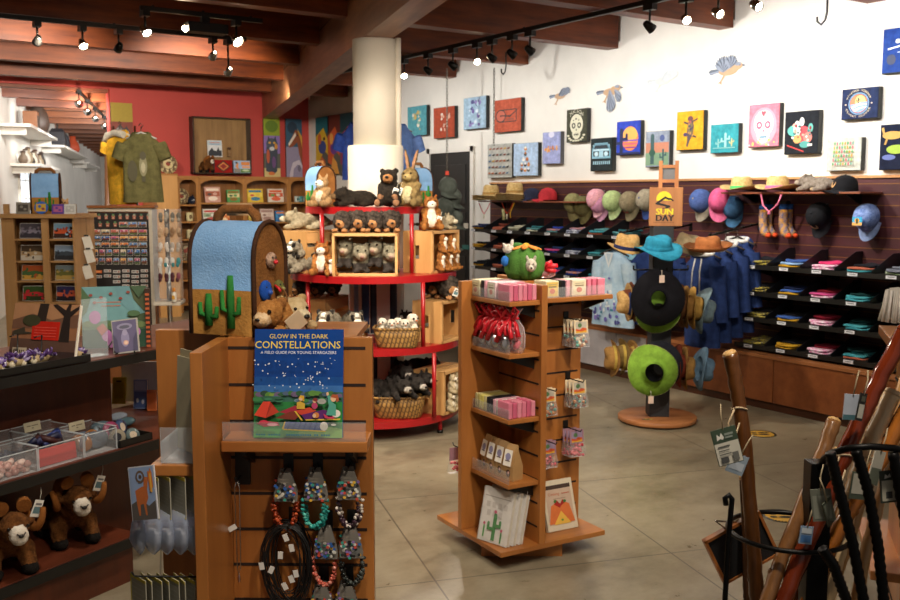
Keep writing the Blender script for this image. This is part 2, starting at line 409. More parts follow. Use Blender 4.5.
def face_bits(kind, hz, hy, ex, r=.007, nose=(0,-.088,.192,.01), eye='14100c', nz='1c1512'):
    e = B(); [e.ell((s*ex, hy, hz), r, col(eye, .12), None, 10, 6) for s in (-1, 1)]
    n = B(); n.ell(nose[:3], (nose[3]*1.2, nose[3]*.8, nose[3]*.8), col(nz, .3), None, 10, 6)
    return e.mesh('eyes'), n.mesh('nose')
SIT_E = (.212, -.052, .024); LIE_E = (.1, -.128, .022)
_pl = {}
def tagmesh():
    b = B(); b.box((0,0,0), (.035,.002,.05), 'efece2'); b.tube([(0,0,.025),(0,.004,.045),(0,.012,.06)], .001, 'd8d2c0', 4); b.art([('r',-.4,-.3,.4,.1,'5e7f86'),('r',-.35,.2,.35,.32,'777777')], .035, .05, None, -.001)
    return b.mesh('paper_tag')
TAGM = None
def plush_kind(key, blobs, mats, vox=.008, eyes=SIT_E, nose=(0,-.088,.192,.01), extra=None, r=.007, amp=.003, eye='14100c', nz='1c1512'):
    e, n = face_bits(key, eyes[0], eyes[1], eyes[2], r, nose, eye, nz) if eyes else (None, None)
    _pl[key] = (blobmesh(key, blobs, mats, vox, amp), e, n, extra or [])
def plush(key, label, loc, rz=CF, group=None, s=1, R=None, tg=None, cat='plush toy', name=None):
    global TAGM
    body, e, n, ex = _pl[key]
    t = thing(name or 'plush_'+key, label, cat, loc, rz, group, R, s)
    link('body', body, t)
    if e: link('eyes', e, t); link('nose', n, t)
    for nm, me in ex: link(nm, me, t)
    if tg:
        TAGM = TAGM or tagmesh()
        o = link('paper_tag', TAGM, t, tg[:3]); o.rotation_euler = (radians(10), radians(20), radians(tg[3] if len(tg) > 3 else 0))
    return t
fK = fur('17130f', '2c251d')
def ear_pt(c): return c
# hats
STRAW = cloth('d8bd86', .8, 90, .85, 'b9975a', 60)
_hm = {}
def hat(key, crown, brimr, h, m, band=None, wave=.02, up=.0, r=.085, pinch=.012, fl=None):
    """a wide hat: brim rings and a crown, local up = z, origin at the brim's lowest point"""
    if key in _hm: return _hm[key]
    def w(p, a):
        rad = hypot(p.x, p.y); q = max(0, (rad-r)/(brimr-r)) if brimr > r else 0
        z = p.z + q*q*(wave*cos(2*a)+up)
        x, y = p.x*1.0, p.y*1.12
        if p.z > h*.7 and rad < r: z -= pinch*(1-abs(x)/r)*2 if abs(x) < r else 0
        return V((x, y, z+.02))
    b = B(); th = .004
    b.lathe([(brimr, th), (brimr*1.0, 0), (r*1.35, 0), (r*1.02, 0), (r*.98, -.001), (r*.9, h*.5), (r*.75, h*.85), (.004, h*.9)][::-1] , m, 36, None, w, False)
    b.lathe([(brimr, 0), (brimr, th), (r*1.3, th*.9), (r*1.05, th*1.5), (r*1.0, th*3), (r*.97, h*.45), (r*.9, h*.8), (r*.72, h*.97), (r*.4, h*1.02), (.003, h)], m, 36, None, w, False)
    me = [('shell', b.mesh('shell'))]
    if band:
        b = B(); b.lathe([(r*1.06, th*1.8), (r*1.05, h*.12), (r*1.03, h*.26), (r*1.0, h*.27)], band, 36, None, w, False); me.append(('hat_band', b.mesh('hat_band')))
    if fl: me.append(fl)
    _hm[key] = me; return me
def put_hat(me, label, loc, rz=0, group=None, R=None, s=1, name='sun_hat'):
    t = thing(name, label, 'hat', loc, rz, group, R, s)
    p = None
    for n, m in me: p = link(n, m, p if n in ('hat_band', 'lining', 'edge_binding') and p else t) if p is None else (link(n, m, p) and p)
    return t
_cm = {}
def capmesh(key, mc, mb, back=None, logo=None):
    if key in _cm: return _cm[key]
    mc, mb = cmat(mc), cmat(mb)
    def w(p, a): return V((p.x*.92, p.y*1.06, p.z))
    b = B(); R = .092
    b.lathe([(R*1.0, 0), (R*1.02, .012), (R*1.0, .045), (R*.9, .08), (R*.66, .108), (R*.3, .122), (.003, .125)], mc, 30, None, w, False)
    if back:
        pass
    b.lathe([(.003, .119), (R*.6, .1), (R*.94, .045), (R*.96, 0)], mc, 30, None, w, False)
    for k in range(6):
        a = k*pi/3; b.tube([V((R*1.015*cos(a)*.92, R*1.015*sin(a)*1.06, .01)), V((R*.91*cos(a)*.92, R*.91*sin(a)*1.06, .08)), V((R*.3*cos(a), R*.3*sin(a), .124))], .0012, mc, 4)
    out = [('crown', b.mesh('crown'))]
    b = B(); n = 14; rows = []
    for t in (0, .25, .5, .75, 1):
        rows.append([])
        for k in range(n+1):
            a = -pi+ .28 + (pi-.56)*k/n; x = R*.96*cos(a)*.95; y = R*1.05*sin(a)
            rows[-1].append(V((x*(1+.05*t), y-.075*t*(sin(pi*k/n)**.55), .006-.02*t*(abs(cos(a))**1.5)*1.6-.004*t)))
    i = b.mi(mb)
    for off in (0, .004):
        vv = [b.vs([p+V((0,0,off)) for p in r]) for r in rows]
        for r0, r1 in zip(vv, vv[1:]):
            for k in range(n): b.face((r0[k], r0[k+1], r1[k+1], r1[k]), i, True)
    out.append(('brim', b.mesh('brim')))
    b = B(); b.ell((0,0,.126), (.008,.008,.005), mb, None, 10, 6); out.append(('button', b.mesh('button')))
    if logo:
        b = B(); b.lathe([(.0, 0), (.03, 0)], logo, 16, tr(0,-.093,.055) @ rot(70,0,0), None, False); out.append(('badge', b.mesh('badge')))
    _cm[key] = out; return out
def put_cap(me, label, loc, R, group=None, s=1):
    t = thing('baseball_hat', label, 'cap', loc, 0, group, R, s)
    p = None
    for n, m in me:
        o = link(n, m, p if n in ('button', 'badge') else t); p = p or o
    return t
# folded shirts
_fs = {}
def folded(c, h2=None, hs=18, w=.2, d=.27, h=.022, seed=0):
    k = (c, h2, hs, w, h, seed)
    if k in _fs: return _fs[k]
    b = B(); rnd = random.Random(seed); rs = []
    n = 28
    for z, f in ((0, .93), (.1, .985), (.35, 1.01), (.65, 1.0), (.9, .975), (1, .9)):
        ring = []
        for j in range(n):
            a = 2*pi*j/n; ca, sa = cos(a), sin(a); q = (abs(ca)**5+abs(sa)**5)**(-1/5)
            ring.append((ca*q*w/2*f, sa*q*d/2*f, h*z + (h*.25*sin(a*3+seed)+h*.2*cos(5*a+seed*2))*(z > .5)))
        rs.append(ring)
    rs.append([(p[0]*.5, p[1]*.5, h*1.08) for p in rs[-1]])
    b.rings(rs, cloth(c, .4, 90, .92, h2, hs)); me = b.mesh('folded_shirt'); _fs[k] = me; return me
# a shirt hanging with its front to -y, collar at the origin
def shirtmesh(w, h, m, sleeve=.2, d=.05, wr=.012, seed=1, neck=.075, flare=1.0, long=False):
    b = B(); n = 40
    def ring(hw, hd, z):
        out = []
        for j in range(n):
            a = 2*pi*j/n; x = hw*(abs(cos(a))**.75)*(1 if cos(a) > 0 else -1); y = hd*(abs(sin(a))**.8)*(1 if sin(a) > 0 else -1)
            k = wr*noise.noise(V((x*14+seed, z*2.2, seed*3.1)))*min(1, -z*6) if z < 0 else 0
            out.append((x + k*.4, y + (k*2 if y < 0 else k), z + (.02 if y > 0 and z > -.03 else 0)))
        return out
    b.rings([ring(neck, d*.7, 0), ring(neck*1.35, d*.8, -.012), ring(w*.62, d*.9, -.035), ring(w*.93, d, -.075), ring(w*.97, d*1.1, -.13), ring(w*.9, d*1.15, -h*.35), ring(w*.9*(1+(flare-1)*.4), d*1.2, -h*.6), ring(w*.92*flare, d*1.25, -h*.85), ring(w*.94*flare, d*1.25, -h)], m, False)
    body = b.mesh('torso'); parts = [('torso', body)]
    for s in (-1, 1):
        b = B(); ang = 1.15 if not long else 1.42; L = sleeve; pts = []
        for k in range(6):
            t = k/5; pts.append((s*(w*.84+L*t*cos(ang)), 0, -.085-L*t*sin(ang)))
        b.tube(pts, [.062, .068, .066, .063, .06, .058] if not long else [.062,.062,.055,.05,.046,.044], m, 14, False, False)
        parts.append(('sleeve', b.mesh('sleeve')))
    return parts
def hanger_mesh(w=.2, c=None):
    b = B(); b.tube([(-w,0,-.06),(-w*.5,0,-.03),(0,0,.0),(w*.5,0,-.03),(w,0,-.06)], .008, c or col('d9d9d6', .2), 6)
    b.tube([(0,0,0),(0,0,.03),(-.015,0,.05),(0,0,.07),(.018,0,.055)], .003, CHR, 5); return b.mesh('hanger')
def cactus_art(x, z, h, c, asp=1.0, arms=((-1,.35,.25),(1,.5,.22))):
    w = .09*h*asp; o = [('r', x-w, z, x+w, z+h-w, c), ('d', x, z+h-w/asp, w, w/asp, c)]
    for s, at_, ln in arms:
        o += [('r', x, z+h*at_, x+s*h*.3*asp, z+h*at_+w*1.3/asp, c), ('r', x+s*h*.3*asp-w*.7, z+h*at_, x+s*h*.3*asp+w*.7, z+h*(at_+ln), c), ('d', x+s*h*.3*asp, z+h*(at_+ln), w*.7, w*.7/asp, c)]
    return o
# ---------- shirts displayed on the white wall ----------
def board(px0, px1, y0, y1, label, face, items, fabric=True, edge='2a2c2c', th=.045, neck=False):
    a, b_ = onx(px0, (y0+y1)/2, XW-th), onx(px1, (y0+y1)/2, XW-th); w = abs(a.y-b_.y)
    cx = (px0+px1)/2; zt, zb = onx(cx, y0, XW-th).z, onx(cx, y1, XW-th).z; h = zt-zb
    t = thing('display_shirt', label, 'shirt display', (XW-.002, (a.y+b_.y)/2, (zt+zb)/2), WF)
    b = B(); b.bx(-w/2, w/2, -th, 0, -h/2, h/2, edge, .002); b.done('backing_board', t)
    b = B(); b.bx(-w/2+.004, w/2-.004, -th-.006, -th+.002, -h/2+.004, h/2-.002, cloth(face, .2, 60, .9) if fabric else face, .002)
    b.done('shirt_front', t)
    if items: b = B(); b.art(items, w, h, None, -th-.007, .0002, True); b.done('print', t)
    return t
def R_(x0, z0, x1, z1, c): return ('r', x0, z0, x1, z1, c)
def D_(x, z, rx, rz, c): return ('d', x, z, rx, rz, c)
def P_(p, c): return ('p', p, c)
def T_(s, x, z, sz, c): return ('t', s, x, z, sz, c)
def scat(n, seed, box, cols, r0, r1, asp=1):
    rd = random.Random(seed); return [D_(rd.uniform(box[0], box[2]), rd.uniform(box[1], box[3]), (q := rd.uniform(r0, r1)), q*asp*rd.uniform(.6, 1.4), rd.choice(cols)) for _ in range(n)]
def skull(x, z, s, c, e, asp=1, mouth=None):
    o = [D_(x, z+.06*s, .3*s, .3*s*asp, c), D_(x, z-.2*s, .19*s, .17*s*asp, c)]
    for k in (-1, 1): o += [D_(x+k*.13*s, z+.03*s, .09*s, .085*s*asp, e), D_(x+k*.13*s, z+.03*s, .04*s, .04*s*asp, c)]
    o += [P_([(x-.035*s, z-.12*s), (x+.035*s, z-.12*s), (x, z-.05*s)], e), R_(x-.12*s, z-.25*s, x+.12*s, z-.22*s, mouth or e)]
    o += [R_(x+k*.04*s-.006, z-.28*s, x+k*.04*s+.006, z-.19*s, mouth or e) for k in (-2, -1, 0, 1, 2)]
    return o
def bird_row(cols):
    o = []
    rd = random.Random(3)
    for r in range(5):
        for k in range(6):
            x, z = -.38+k*.15, .36-r*.18; c = rd.choice(cols)
            o += [D_(x, z, .045, .025, c), D_(x+.04, z+.025, .018, .016, c), P_([(x-.03, z), (x-.08, z-.03), (x-.04, z-.02)], c)]
    return o
board(408, 427, 106, 136, 'small teal shirt with a pale cactus print, first on the wall after the column', '5ea6b3', scat(14, 1, (-.2,-.3,.2,.3), ['e7e3d0','c8b06a','8fc0b0'], .03, .08))
board(434, 455, 107, 138, 'brick red shirt with scattered white bird prints behind the thin chain', 'b4523a', scat(16, 2, (-.3,-.35,.3,.3), ['e8ddd0','d8a890'], .02, .06))
board(464, 486.5, 97, 129, 'pale blue tie-dyed shirt with a purple flower print', 'a8c6dd', scat(26, 3, (-.22,-.38,.25,.38), ['6a5aa0','8d7fc0','d8e6f2','4a4a88','b8d4e8'], .03, .08))
board(495, 521.5, 99, 132, 'coral shirt with a black bicycle drawing', 'c4624a', [D_(-.25,0,.2,.2,'3a2a28'), D_(-.25,0,.165,.165,'c4624a'), D_(-.25,0,.03,.03,'3a2a28'), R_(-.25,-.2,.34,-.17,'3a2a28'), R_(-.25,.16,.34,.19,'3a2a28'), P_([(-.25,.0),(.1,-.05),(.4,.15),(.4,.18),(.1,0),(-.25,.03)],'3a2a28'), R_(.32,-.18,.35,.18,'3a2a28'), R_(0,-.14,.25,-.1,'8a4a3c')])
board(488, 512.5, 144, 178, 'grey shirt covered with rows of small coloured birds', 'b9bab3', bird_row(['3a4a4a','a8603a','c8a040','4a6a8a','7a3a2a','2a2a2a']))
board(514, 538.5, 143, 176, 'light blue shirt with a pyramid of little animals', 'b4cdea', [q for r, n in enumerate((1,1,2,3,3)) for k in range(n) for q in (D_((k-(n-1)/2)*.14, .32-r*.16, .06, .055, ['d08a4a','4a4a4a','f2f2ee','a8603a','303438'][(r+k) % 5]), D_((k-(n-1)/2)*.14, .36-r*.16, .04, .035, ['f2ead8','e8e8e8','c87838'][(r*2+k) % 3]))])
board(543, 561, 132, 164, 'faded periwinkle shirt with small orange figures and a neckline', 'a3abd8', [D_(0,.42,.16,.1,'d8d8ee'), R_(-.36,-.06,.38,-.03,'7a6f90')]+scat(14, 5, (-.35,-.1,.35,.05), ['d88a50','e8b070','8a5a50'], .03, .055), edge='5a5a60')
board(567, 587.5, 109, 142, 'dark olive shirt with a cream sugar skull under the arched word TUCSON', '4a4b3e', skull(0, -.03, 1.05, 'd8d5bd', '4a4b3e')+[T_(ch, .36*cos(radians(140-20*j)), .12+.32*sin(radians(140-20*j)), .17, 'd8d5bd') for j, ch in enumerate('TUCSON')]+[D_(x,z,.06,.03,'d8d5bd') for x, z in ((-.38,-.3),(-.32,-.38),(-.24,-.43),(.38,-.3),(.32,-.38),(.24,-.43),(0,-.46),(-.12,-.46),(.12,-.46))]+[D_(-.13,.16,.03,.02,'4a4b3e'),D_(.13,.16,.03,.02,'4a4b3e'),D_(0,.2,.04,.03,'4a4b3e')])
board(591, 613, 138, 171, 'charcoal shirt with a pale blue old car print', '2c3436', [R_(-.38,.2,.38,.3,'9cc4d4'), R_(-.42,-.12,.42,.16,'7fb0c4'), R_(-.36,-.05,.36,.1,'2c3436'), D_(-.22,.02,.09,.07,'c8e4ee'), D_(.22,.02,.09,.07,'c8e4ee'), R_(-.1,-.08,.1,.1,'a8d0de'), R_(-.3,.32,.3,.35,'7fb0c4'), R_(-.36,.12,.36,.16,'c8e4ee'), P_([(-.42,.16),(-.3,.33),(.3,.33),(.42,.16)],'6a98ac'), P_([(-.34,.18),(-.26,.28),(.26,.28),(.34,.18)],'25303a')]+[R_(-.36+.09*k,-.3,-.31+.09*k,-.2,'9cc4d4') for k in range(9)])
board(617, 641, 121, 155, 'bright blue shirt with a striped sunset behind a cactus', '3a4fc0', [D_(.08,-.02,.34,.36,'f08a4a'), D_(.08,.1,.3,.22,'f7b45a'), R_(-.24,-.1,.42,-.05,'8a5ab8'), R_(-.22,-.2,.4,-.15,'e0607a'), R_(-.18,-.3,.36,-.26,'8a3a90')]+cactus_art(-.28, -.45, .75, '1c2452')+[R_(-.48,-.48,.48,-.42,'1c2452')])
board(646, 670, 131, 167, 'shirt printed with a banded grey, orange and green desert scene', '9aa4b4', [R_(-.48,-.1,.48,.18,'c9866a'), R_(-.48,-.45,.48,-.1,'7f9f80'), D_(.2,.3,.1,.09,'4a5a90')]+cactus_art(-.2, -.42, .85, '3a5a5c', 1, ())+cactus_art(.25, -.4, .4, '3a5a5c')+[D_(-.2,-.1,.13,.1,'2f5a4a')])
board(677, 704, 111, 150, 'golden yellow shirt with a patterned lizard', 'f0ae30', [P_([(-.02,.3),(.1,.28),(.16,.1),(.12,-.1),(.02,-.25),(-.06,-.42),(-.12,-.4),(-.08,-.2),(-.1,-.05),(-.06,.15)],'5a4a48'), D_(.02,.3,.1,.07,'6a3a3c'), D_(.04,.05,.1,.15,'7a6a44'), P_([(.1,.2),(.3,.27),(.28,.31),(.1,.24)],'4a3a3a'), P_([(-.05,.15),(-.22,.2),(-.2,.24),(-.05,.2)],'4a3a3a'), D_(-.15,-.1,.08,.05,'4a3a60'), P_([(.1,-.1),(.26,-.16),(.24,-.2),(.08,-.15)],'4a3a3a')]+scat(14, 8, (-.04,-.15,.12,.25), ['b05a50','3a3a5a','c09050'], .02, .035))
board(711, 739, 124, 153, 'turquoise shirt with a pale outlined cactus garden', '3fa3ae', cactus_art(.05, -.3, .5, '9ad0d0', .9)+cactus_art(-.2, -.3, .3, '8ac4c0', .9)+cactus_art(.28, -.28, .28, 'c8c890', .9)+[R_(-.38,-.34,.4,-.31,'8ac4c0')])
board(749, 780, 104, 147, 'pink shirt with a big white sugar skull', 'e8869a', [D_(0,-.02,.42,.44,'f2a0b2')]+skull(0, -.02, 1.05, 'f6efe8', 'd0547a', 1, '4a90b0')+[P_([(0,.2),(.08,.3),(.04,.35),(0,.31),(-.04,.35),(-.08,.3)],'e05a6a')]+scat(16, 9, (-.44,-.46,.44,-.3), ['f6c8d4','d86a88','f8d860'], .02, .04))
board(785, 819, 111, 154, 'black shirt with a red, white and teal floral bouquet', '23262c', [D_(.05,-.05,.24,.2,'c8404a'), D_(-.2,.05,.2,.13,'5ab0a8'), D_(-.12,.08,.1,.2,'e8e4dc'), D_(.2,-.12,.13,.12,'e87a70'), D_(.02,.25,.07,.1,'f2f0ea'), D_(.12,-.28,.15,.08,'4a9a94'), D_(-.1,-.15,.12,.1,'e0a060'), D_(.28,.1,.07,.1,'5ab0a8'), P_([(-.4,-.3),(.1,-.46),(.1,-.43),(-.4,-.27)],'c83a3a'), R_(.2,-.32,.34,-.27,'e8e4dc')]+scat(18, 10, (-.25,-.25,.3,.2), ['f4e8e0','8a2a34','2f6f70','f0a090'], .02, .05))
mus = [D_(-.02,0,.28,.36,'6f97bd'), D_(-.02,0,.25,.32,'28345c'), D_(-.02,0,.235,.3,'e0784a'), D_(.02,.06,.14,.2,'f6d078'), P_([(-.25,-.02),(-.1,.0),(.02,.04),(.215,.04),(.2,-.12),(.1,-.24),(-.02,-.29),(-.14,-.25),(-.22,-.14)],'7aa0d0'), P_([(-.23,-.1),(-.02,.0),(.2,-.02),(.2,-.06),(0,-.06),(-.2,-.16)],'e4ecf4'), P_([(-.18,-.2),(0,-.12),(.2,-.1),(.18,-.14),(0,-.18),(-.12,-.26)],'e4ecf4'), D_(-.37,-.01,.02,.025,'f0deb0'), D_(.33,-.01,.02,.025,'f0deb0')]+cactus_art(-.03, .0, .2, '2a2a30', .8)
for j, ch in enumerate('ARIZONA-SONORA'):
    a = radians(154-j*9.9); mus.append(T_(ch, -.02+.345*cos(a), .43*sin(a), .1, 'f0deb0'))
for j, ch in enumerate('DESERT MUSEUM'):
    a = radians(206+j*10.6); mus.append(T_(ch, -.02+.345*cos(a), .43*sin(a), .1, 'f0deb0'))
board(842, 879, 88, 119, 'navy shirt with the round desert museum emblem and cactus', '2a3558', mus)
board(827, 862, 138, 171, 'pale grey shirt with a block of tiny multicoloured cacti', 'c6c8be', [q for r in range(6) for k in range(8) for q in (D_(-.26+k*.075, .34-r*.125, .022, .045, ['4a9a5a','7ab04a','d06a7a','e0a040','5aa08a'][(r*3+k*2) % 5]), R_(-.275+k*.075, .28-r*.125, -.245+k*.075, .3-r*.125, 'b07a50'))])
board(880, 914, 124, 170, 'navy shirt with a golden big cat above a green lizard', '1c2238', [D_(-.12,.26,.3,.09,'c09a4a'), D_(.2,.3,.12,.09,'c8a050'), P_([(-.4,.3),(-.46,.42),(-.38,.44),(-.34,.3)],'c09a4a'), P_([(-.3,.2),(-.36,.06),(-.3,.06),(-.24,.2)],'b08a40'), D_(0,-.05,.28,.1,'9ab83a'), D_(-.2,-.22,.2,.06,'5a6aa8')])
board(883, 922, 27, 72, 'royal blue shirt with small white lettering marks, highest on the wall', '2c4a96', [D_(-.1,.2,.06,.05,'e8e4d0'), D_(.15,.22,.05,.06,'d8c080'), P_([(-.35,.02),(.3,.12),(.3,.15),(-.35,.06)],'e8e8f0'), D_(-.25,-.2,.12,.12,'1c2a50'), D_(.2,-.22,.14,.12,'1c2a50'), R_(-.1,-.06,.3,-.04,'c8d0e8')])
# birds painted flat on the wall
def wallbird(px, py, w, label, wing, fade=0):
    P = onx(px, py, XW-.004); g = ['8d97aa','bf9c78','5a6474'] if not fade else ['cfd4d8','ded8cf','c2c8cc'] if fade == 1 else ['dcdfe2','e2e0dc','d4d8dc']
    s = w; b = B(); it = [P_([(-.56,.03),(-.5,.07),(-.25,.07),(-.2,0),(-.5,-.05)], g[2]), P_([(-.54,.0),(-.28,.03),(-.22,-.02),(-.5,-.03)], g[0]), D_(0,0,.27,.1,g[1]), D_(.16,.05,.16,.09,g[1]), D_(.3,.09,.1,.08,g[1]), D_(.27,.13,.09,.04,g[0]), D_(.33,.1,.018,.018,g[2]), P_([(.4,.12),(.52,.07),(.4,.06)], g[2]), P_([(-.12,-.07),(-.22,-.22),(-.3,-.25),(-.22,-.26),(-.16,-.3),(-.17,-.22),(-.06,-.08)], g[1])]
    it += [P_(q, g[k % 2*2]) for k, q in enumerate(wing)]
    it = [('p', q[1], q[2]) if q[0] == 'p' else q for q in it]
    b.art([('p', [(u*1, v*1) for u, v in q[1]], q[2]) if q[0] == 'p' else q for q in it], s, s); o = b.done('bird_decal', None, P, WF); tag(o, label, 'wall decal')
def fan(bx, bz, a0, a1, L, n=9):
    o = []
    for k in range(n):
        a = radians(a0+(a1-a0)*k/(n-1)); l = L*(.62+.38*sin(pi*(.25+.6*k/(n-1)))); dx, dz = cos(a), sin(a); wv = .055
        o.append([(bx-dz*.02, bz+dx*.02), (bx+dx*l*.6-dz*wv, bz+dz*l*.6+dx*wv), (bx+dx*l*.95-dz*.02, bz+dz*l*.95+dx*.02), (bx+dx*l, bz+dz*l), (bx+dx*l*.6+dz*wv*.6, bz+dz*l*.6-dx*wv*.6), (bx+dz*.03, bz-dx*.03)])
    return o
up = fan(.05, .0, 10, 40, .5)+fan(-.05, .02, 15, 42, .42, 7)
dn = fan(.0, .05, -105, -62, .62)+fan(.2, .05, -75, -40, .4, 6)
fo = fan(-.15, .0, 25, 140, .36, 11)+fan(.05, .08, 30, 120, .28, 8)
wallbird(560, 96, .30, 'small flying bird decal with wings raised, first along the white wall', up)
wallbird(610, 92, .34, 'flying bird decal with one long wing hanging down', dn)
wallbird(663, 81, .34, 'faint washed-out flying bird decal between the other two', up, 1)
wallbird(728, 71, .36, 'bird decal with rounded folded wings above the pink skull shirt', fo)
wallbird(812, 34, .30, 'very faint bird decal under the ceiling hook', up, 2)
# ---------- slatwall, cabinets, shelves and folded shirts ----------
SLW = wood('381a1e', '5a3034', 1, 3, .42, 10); XS = XW-.03; XF = XW-.36
YL = onx(490, 250, XS).y; YE = 2.3
b = B(); b.bx(XS, XW-.001, YE, YL, .4, 1.72, SLW)
for k in range(17): b.bx(XS-.0015, XS+.004, YE, YL, .46+k*.076, .466+k*.076, col('8a6238', .4, .5))
b.bx(XS-.015, XW-.001, YE, YL, 1.72, 1.738, wood('b07a4c', 'cf9c6a', 1))
struct(b, 'trim_1'); XC = 5.87
CABW = wood('6f3a1e', '96582f', 1, 3, .35, 9); CABP = wood('a9a6ad', 'c3c0c4', 1, 3, .25, 7)
def cabinet(y0, y1, m, label):
    t = thing('base_cabinet', label, 'cabinet', (XC, (y0+y1)/2, 0), WF); w = abs(y1-y0); d = XS-XC-.002
    b = B(); b.bx(-w/2+.001, w/2-.001, .02, d, .06, .39, CABW); b.done('carcass', t)
    b = B(); b.bx(-w/2+.001, w/2-.001, .03, d, 0, .06, wood('3c2013', '55301c', 0)); b.done('plinth', t)
    b = B(); b.bx(-w/2+.004, w/2-.004, 0, .02, .065, .388, m, .002); b.done('door', t)
    b = B(); b.bx(-w/2, w/2, -.008, d, .39, .415, wood('8a5430', 'a86c40', 0), .002); b.done('top_panel', t)
ys = [8.4, 7.2, onx(616, 345, XC).y, onx(650, 345, XC).y+.05, onx(773, 380, XC).y, 3.0, 2.3]
lab = ['pale grey fronted low cabinet under the far end of the shirt shelves', 'pale grey fronted low cabinet behind the candy display', 'pale grey fronted low cabinet beside the hat stand', 'brown low cabinet under the hanging hooded tops', 'brown low cabinet under the four rows of bright folded shirts', 'brown low cabinet at the near end, behind the walking sticks']
for k in range(6): cabinet(ys[k+1], ys[k], CABP if k < 3 else CABW, lab[k])
def rack_shelf(y0, y1, z, label, tags, kind='folding shelf', divs=()):
    """a black slatwall shelf: bed, front lip, brackets, dividers and price labels; y0 far end"""
    t = thing('display_shelf', label, 'shelf', (XF, (y0+y1)/2, z), WF); w = y0-y1; d = XS-XF-.002
    b = B(); b.bx(-w/2, w/2, 0, d, -.012, 0, BLK); b.bx(-w/2, w/2, -.004, 0, -.03, .004, BLK); b.done('shelf_bed', t)
    for k in range(max(2, int(w/.6)+1)):
        x = -w/2+.06+(w-.12)*k/max(1, int(w/.6)); b = B(); b.prism([(0,0),(.0,-.1),(.02,-.1),(d,-.012),(d,0)], .01, BLK, tr(x, d, 0) @ rot(0,0,-90) ); b.done('bracket', t)
    for y in divs:
        x = (y0+y1)/2-y; b = B(); b.prism([(0,0),(d,0),(d,.13),(d*.75,.13),(0,.02)], .004, col('1b1d22', .3), tr(x, 0, 0) @ rot(0,0,90)); b.done('divider', t)
    for y in tags:
        x = (y0+y1)/2-y; b = B(); b.box((x,-.006,-.013), (.075,.004,.022), 'd9dbe0'); b.box((x,-.0085,-.011), (.05,.001,.006), '7d8086'); b.done('price_label', t)
    return t
rowsL = [1.24, 1.045, .845, .635]; rowsR = [1.071, .869, .672, .464]
nmL = ['top', 'second', 'third', 'lowest']
def colY(px, py): return onx(px, py, XF+.13).y
cL = [colY(p, 228) for p in (483, 504, 520, 538, 558, 578, 601, 626)]
cR = [colY(p, 270) for p in (762, 795, 828, 864, 903)]
for k, z in enumerate(rowsL):
    rack_shelf(8.28, 5.98, z, f'black folding shelf with price labels, {nmL[k]} of the four left of the hanging blouse', [y for y in cL], divs=[(a+b_)/2 for a, b_ in zip(cL, cL[1:])])
for k, z in enumerate(rowsR):
    rack_shelf(4.80, 2.9, z, f'black folding shelf with price labels, {nmL[k]} of the four beside the blue hooded tops', [y for y in cR], divs=[(a+b_)/2 for a, b_ in zip(cR, cR[1:])])
def pile(y, z, cols, place, seed):
    """cols bottom to top: (name, hex, hex2, hs)"""
    zz = z+.001; rd = random.Random(seed); nn = len(cols)
    pos = ['bottom one', 'second from bottom', 'third from bottom'] if nn == 4 else ['bottom', 'middle'] if nn == 3 else ['bottom']
    for j, (nm, c, c2, hs) in enumerate(cols):
        h = .0145 if nn < 4 else .013; bk = .0 if j < (nn+1)//2 else rd.uniform(.03,.06)
        me = folded(c, c2, hs, .175 if bk == 0 else .165, .24 if bk == 0 else .2, h, (seed*3+j) % 4)
        w = 'topmost' if j == nn-1 else pos[j]
        o = link('folded_shirt', me, None, (XF+.15+bk+rd.uniform(-.008,.008), y+rd.uniform(-.012,.012), zz), WF+rd.uniform(-.12,.12))
        tag(o, f'{nm} folded shirt, {w}, {place}', 'folded shirt', 'folded shirts on the wall shelves'); zz += h*1.09+.0012
NV = ('navy', '1f2b52', None, 18); NY = ('navy and yellow printed', '26304f', 'c8b53a', 40); DK = ('black', '1c1d24', None, 18); CO = ('coral', 'b5654e', None, 18); BR = ('rust brown', '7a3a2c', None, 18)
TE = ('teal', '2f6a70', None, 18); LT = ('light teal', '5c9292', '3f6c74', 30); BL = ('blue', '3a5a9c', None, 18); RB = ('royal blue', '2a3f9a', None, 18); CR = ('cream', 'c9c2ac', 'a0a890', 30)
OR = ('orange', 'd08a50', None, 18); PK = ('pink', 'c04880', None, 18); HP = ('hot pink', 'd83a70', None, 18); PW = ('pink and white printed', 'e8dce4', 'd05a98', 45); CM = ('crimson', '8a1f34', None, 18)
TQ = ('turquoise', '4a9ca4', '2f7f8c', 22); DT = ('dark teal', '1d4648', None, 18); GG = ('grey and green printed', 'a9aba0', '6a9a4a', 50); GY = ('grey', '6f7480', None, 18); YE_ = ('yellow', 'c09424', '9a701c', 20); WN = ('white and navy printed', 'c4c8d0', '4a5680', 45); LB = ('light blue', '86a8d0', None, 18); MX = ('orange and blue printed', 'd88a5a', '4a70a8', 45)
LR = [[[YE_,NV,NV],[CO,CO,BR,BR],[CR,CR,CR],[CR,LT,TE],[LT,MX,RB],[WN,WN,MX],[CO,TQ,LT],[TE,LT,TE]],
      [[YE_,YE_,DK],[CO,CO,BR],[CR,LT],[LT,TE,DT],[RB,PK,BL],[WN,WN,NV],[LT,TQ,TE],[TE,DT,TE]],
      [[YE_,DK,DK],[CO,CO,NV],[CR,TE],[LT,BL],[BL,PK,BL],[RB,MX,RB],[LT,TQ,TE],[TE,LT,DT]],
      [[NV,DK],[CO,BR],[DK,NV],[TE,DK],[BL,NV],[RB,NV],[BL,CO,LT],[CR,LT,TE]]]
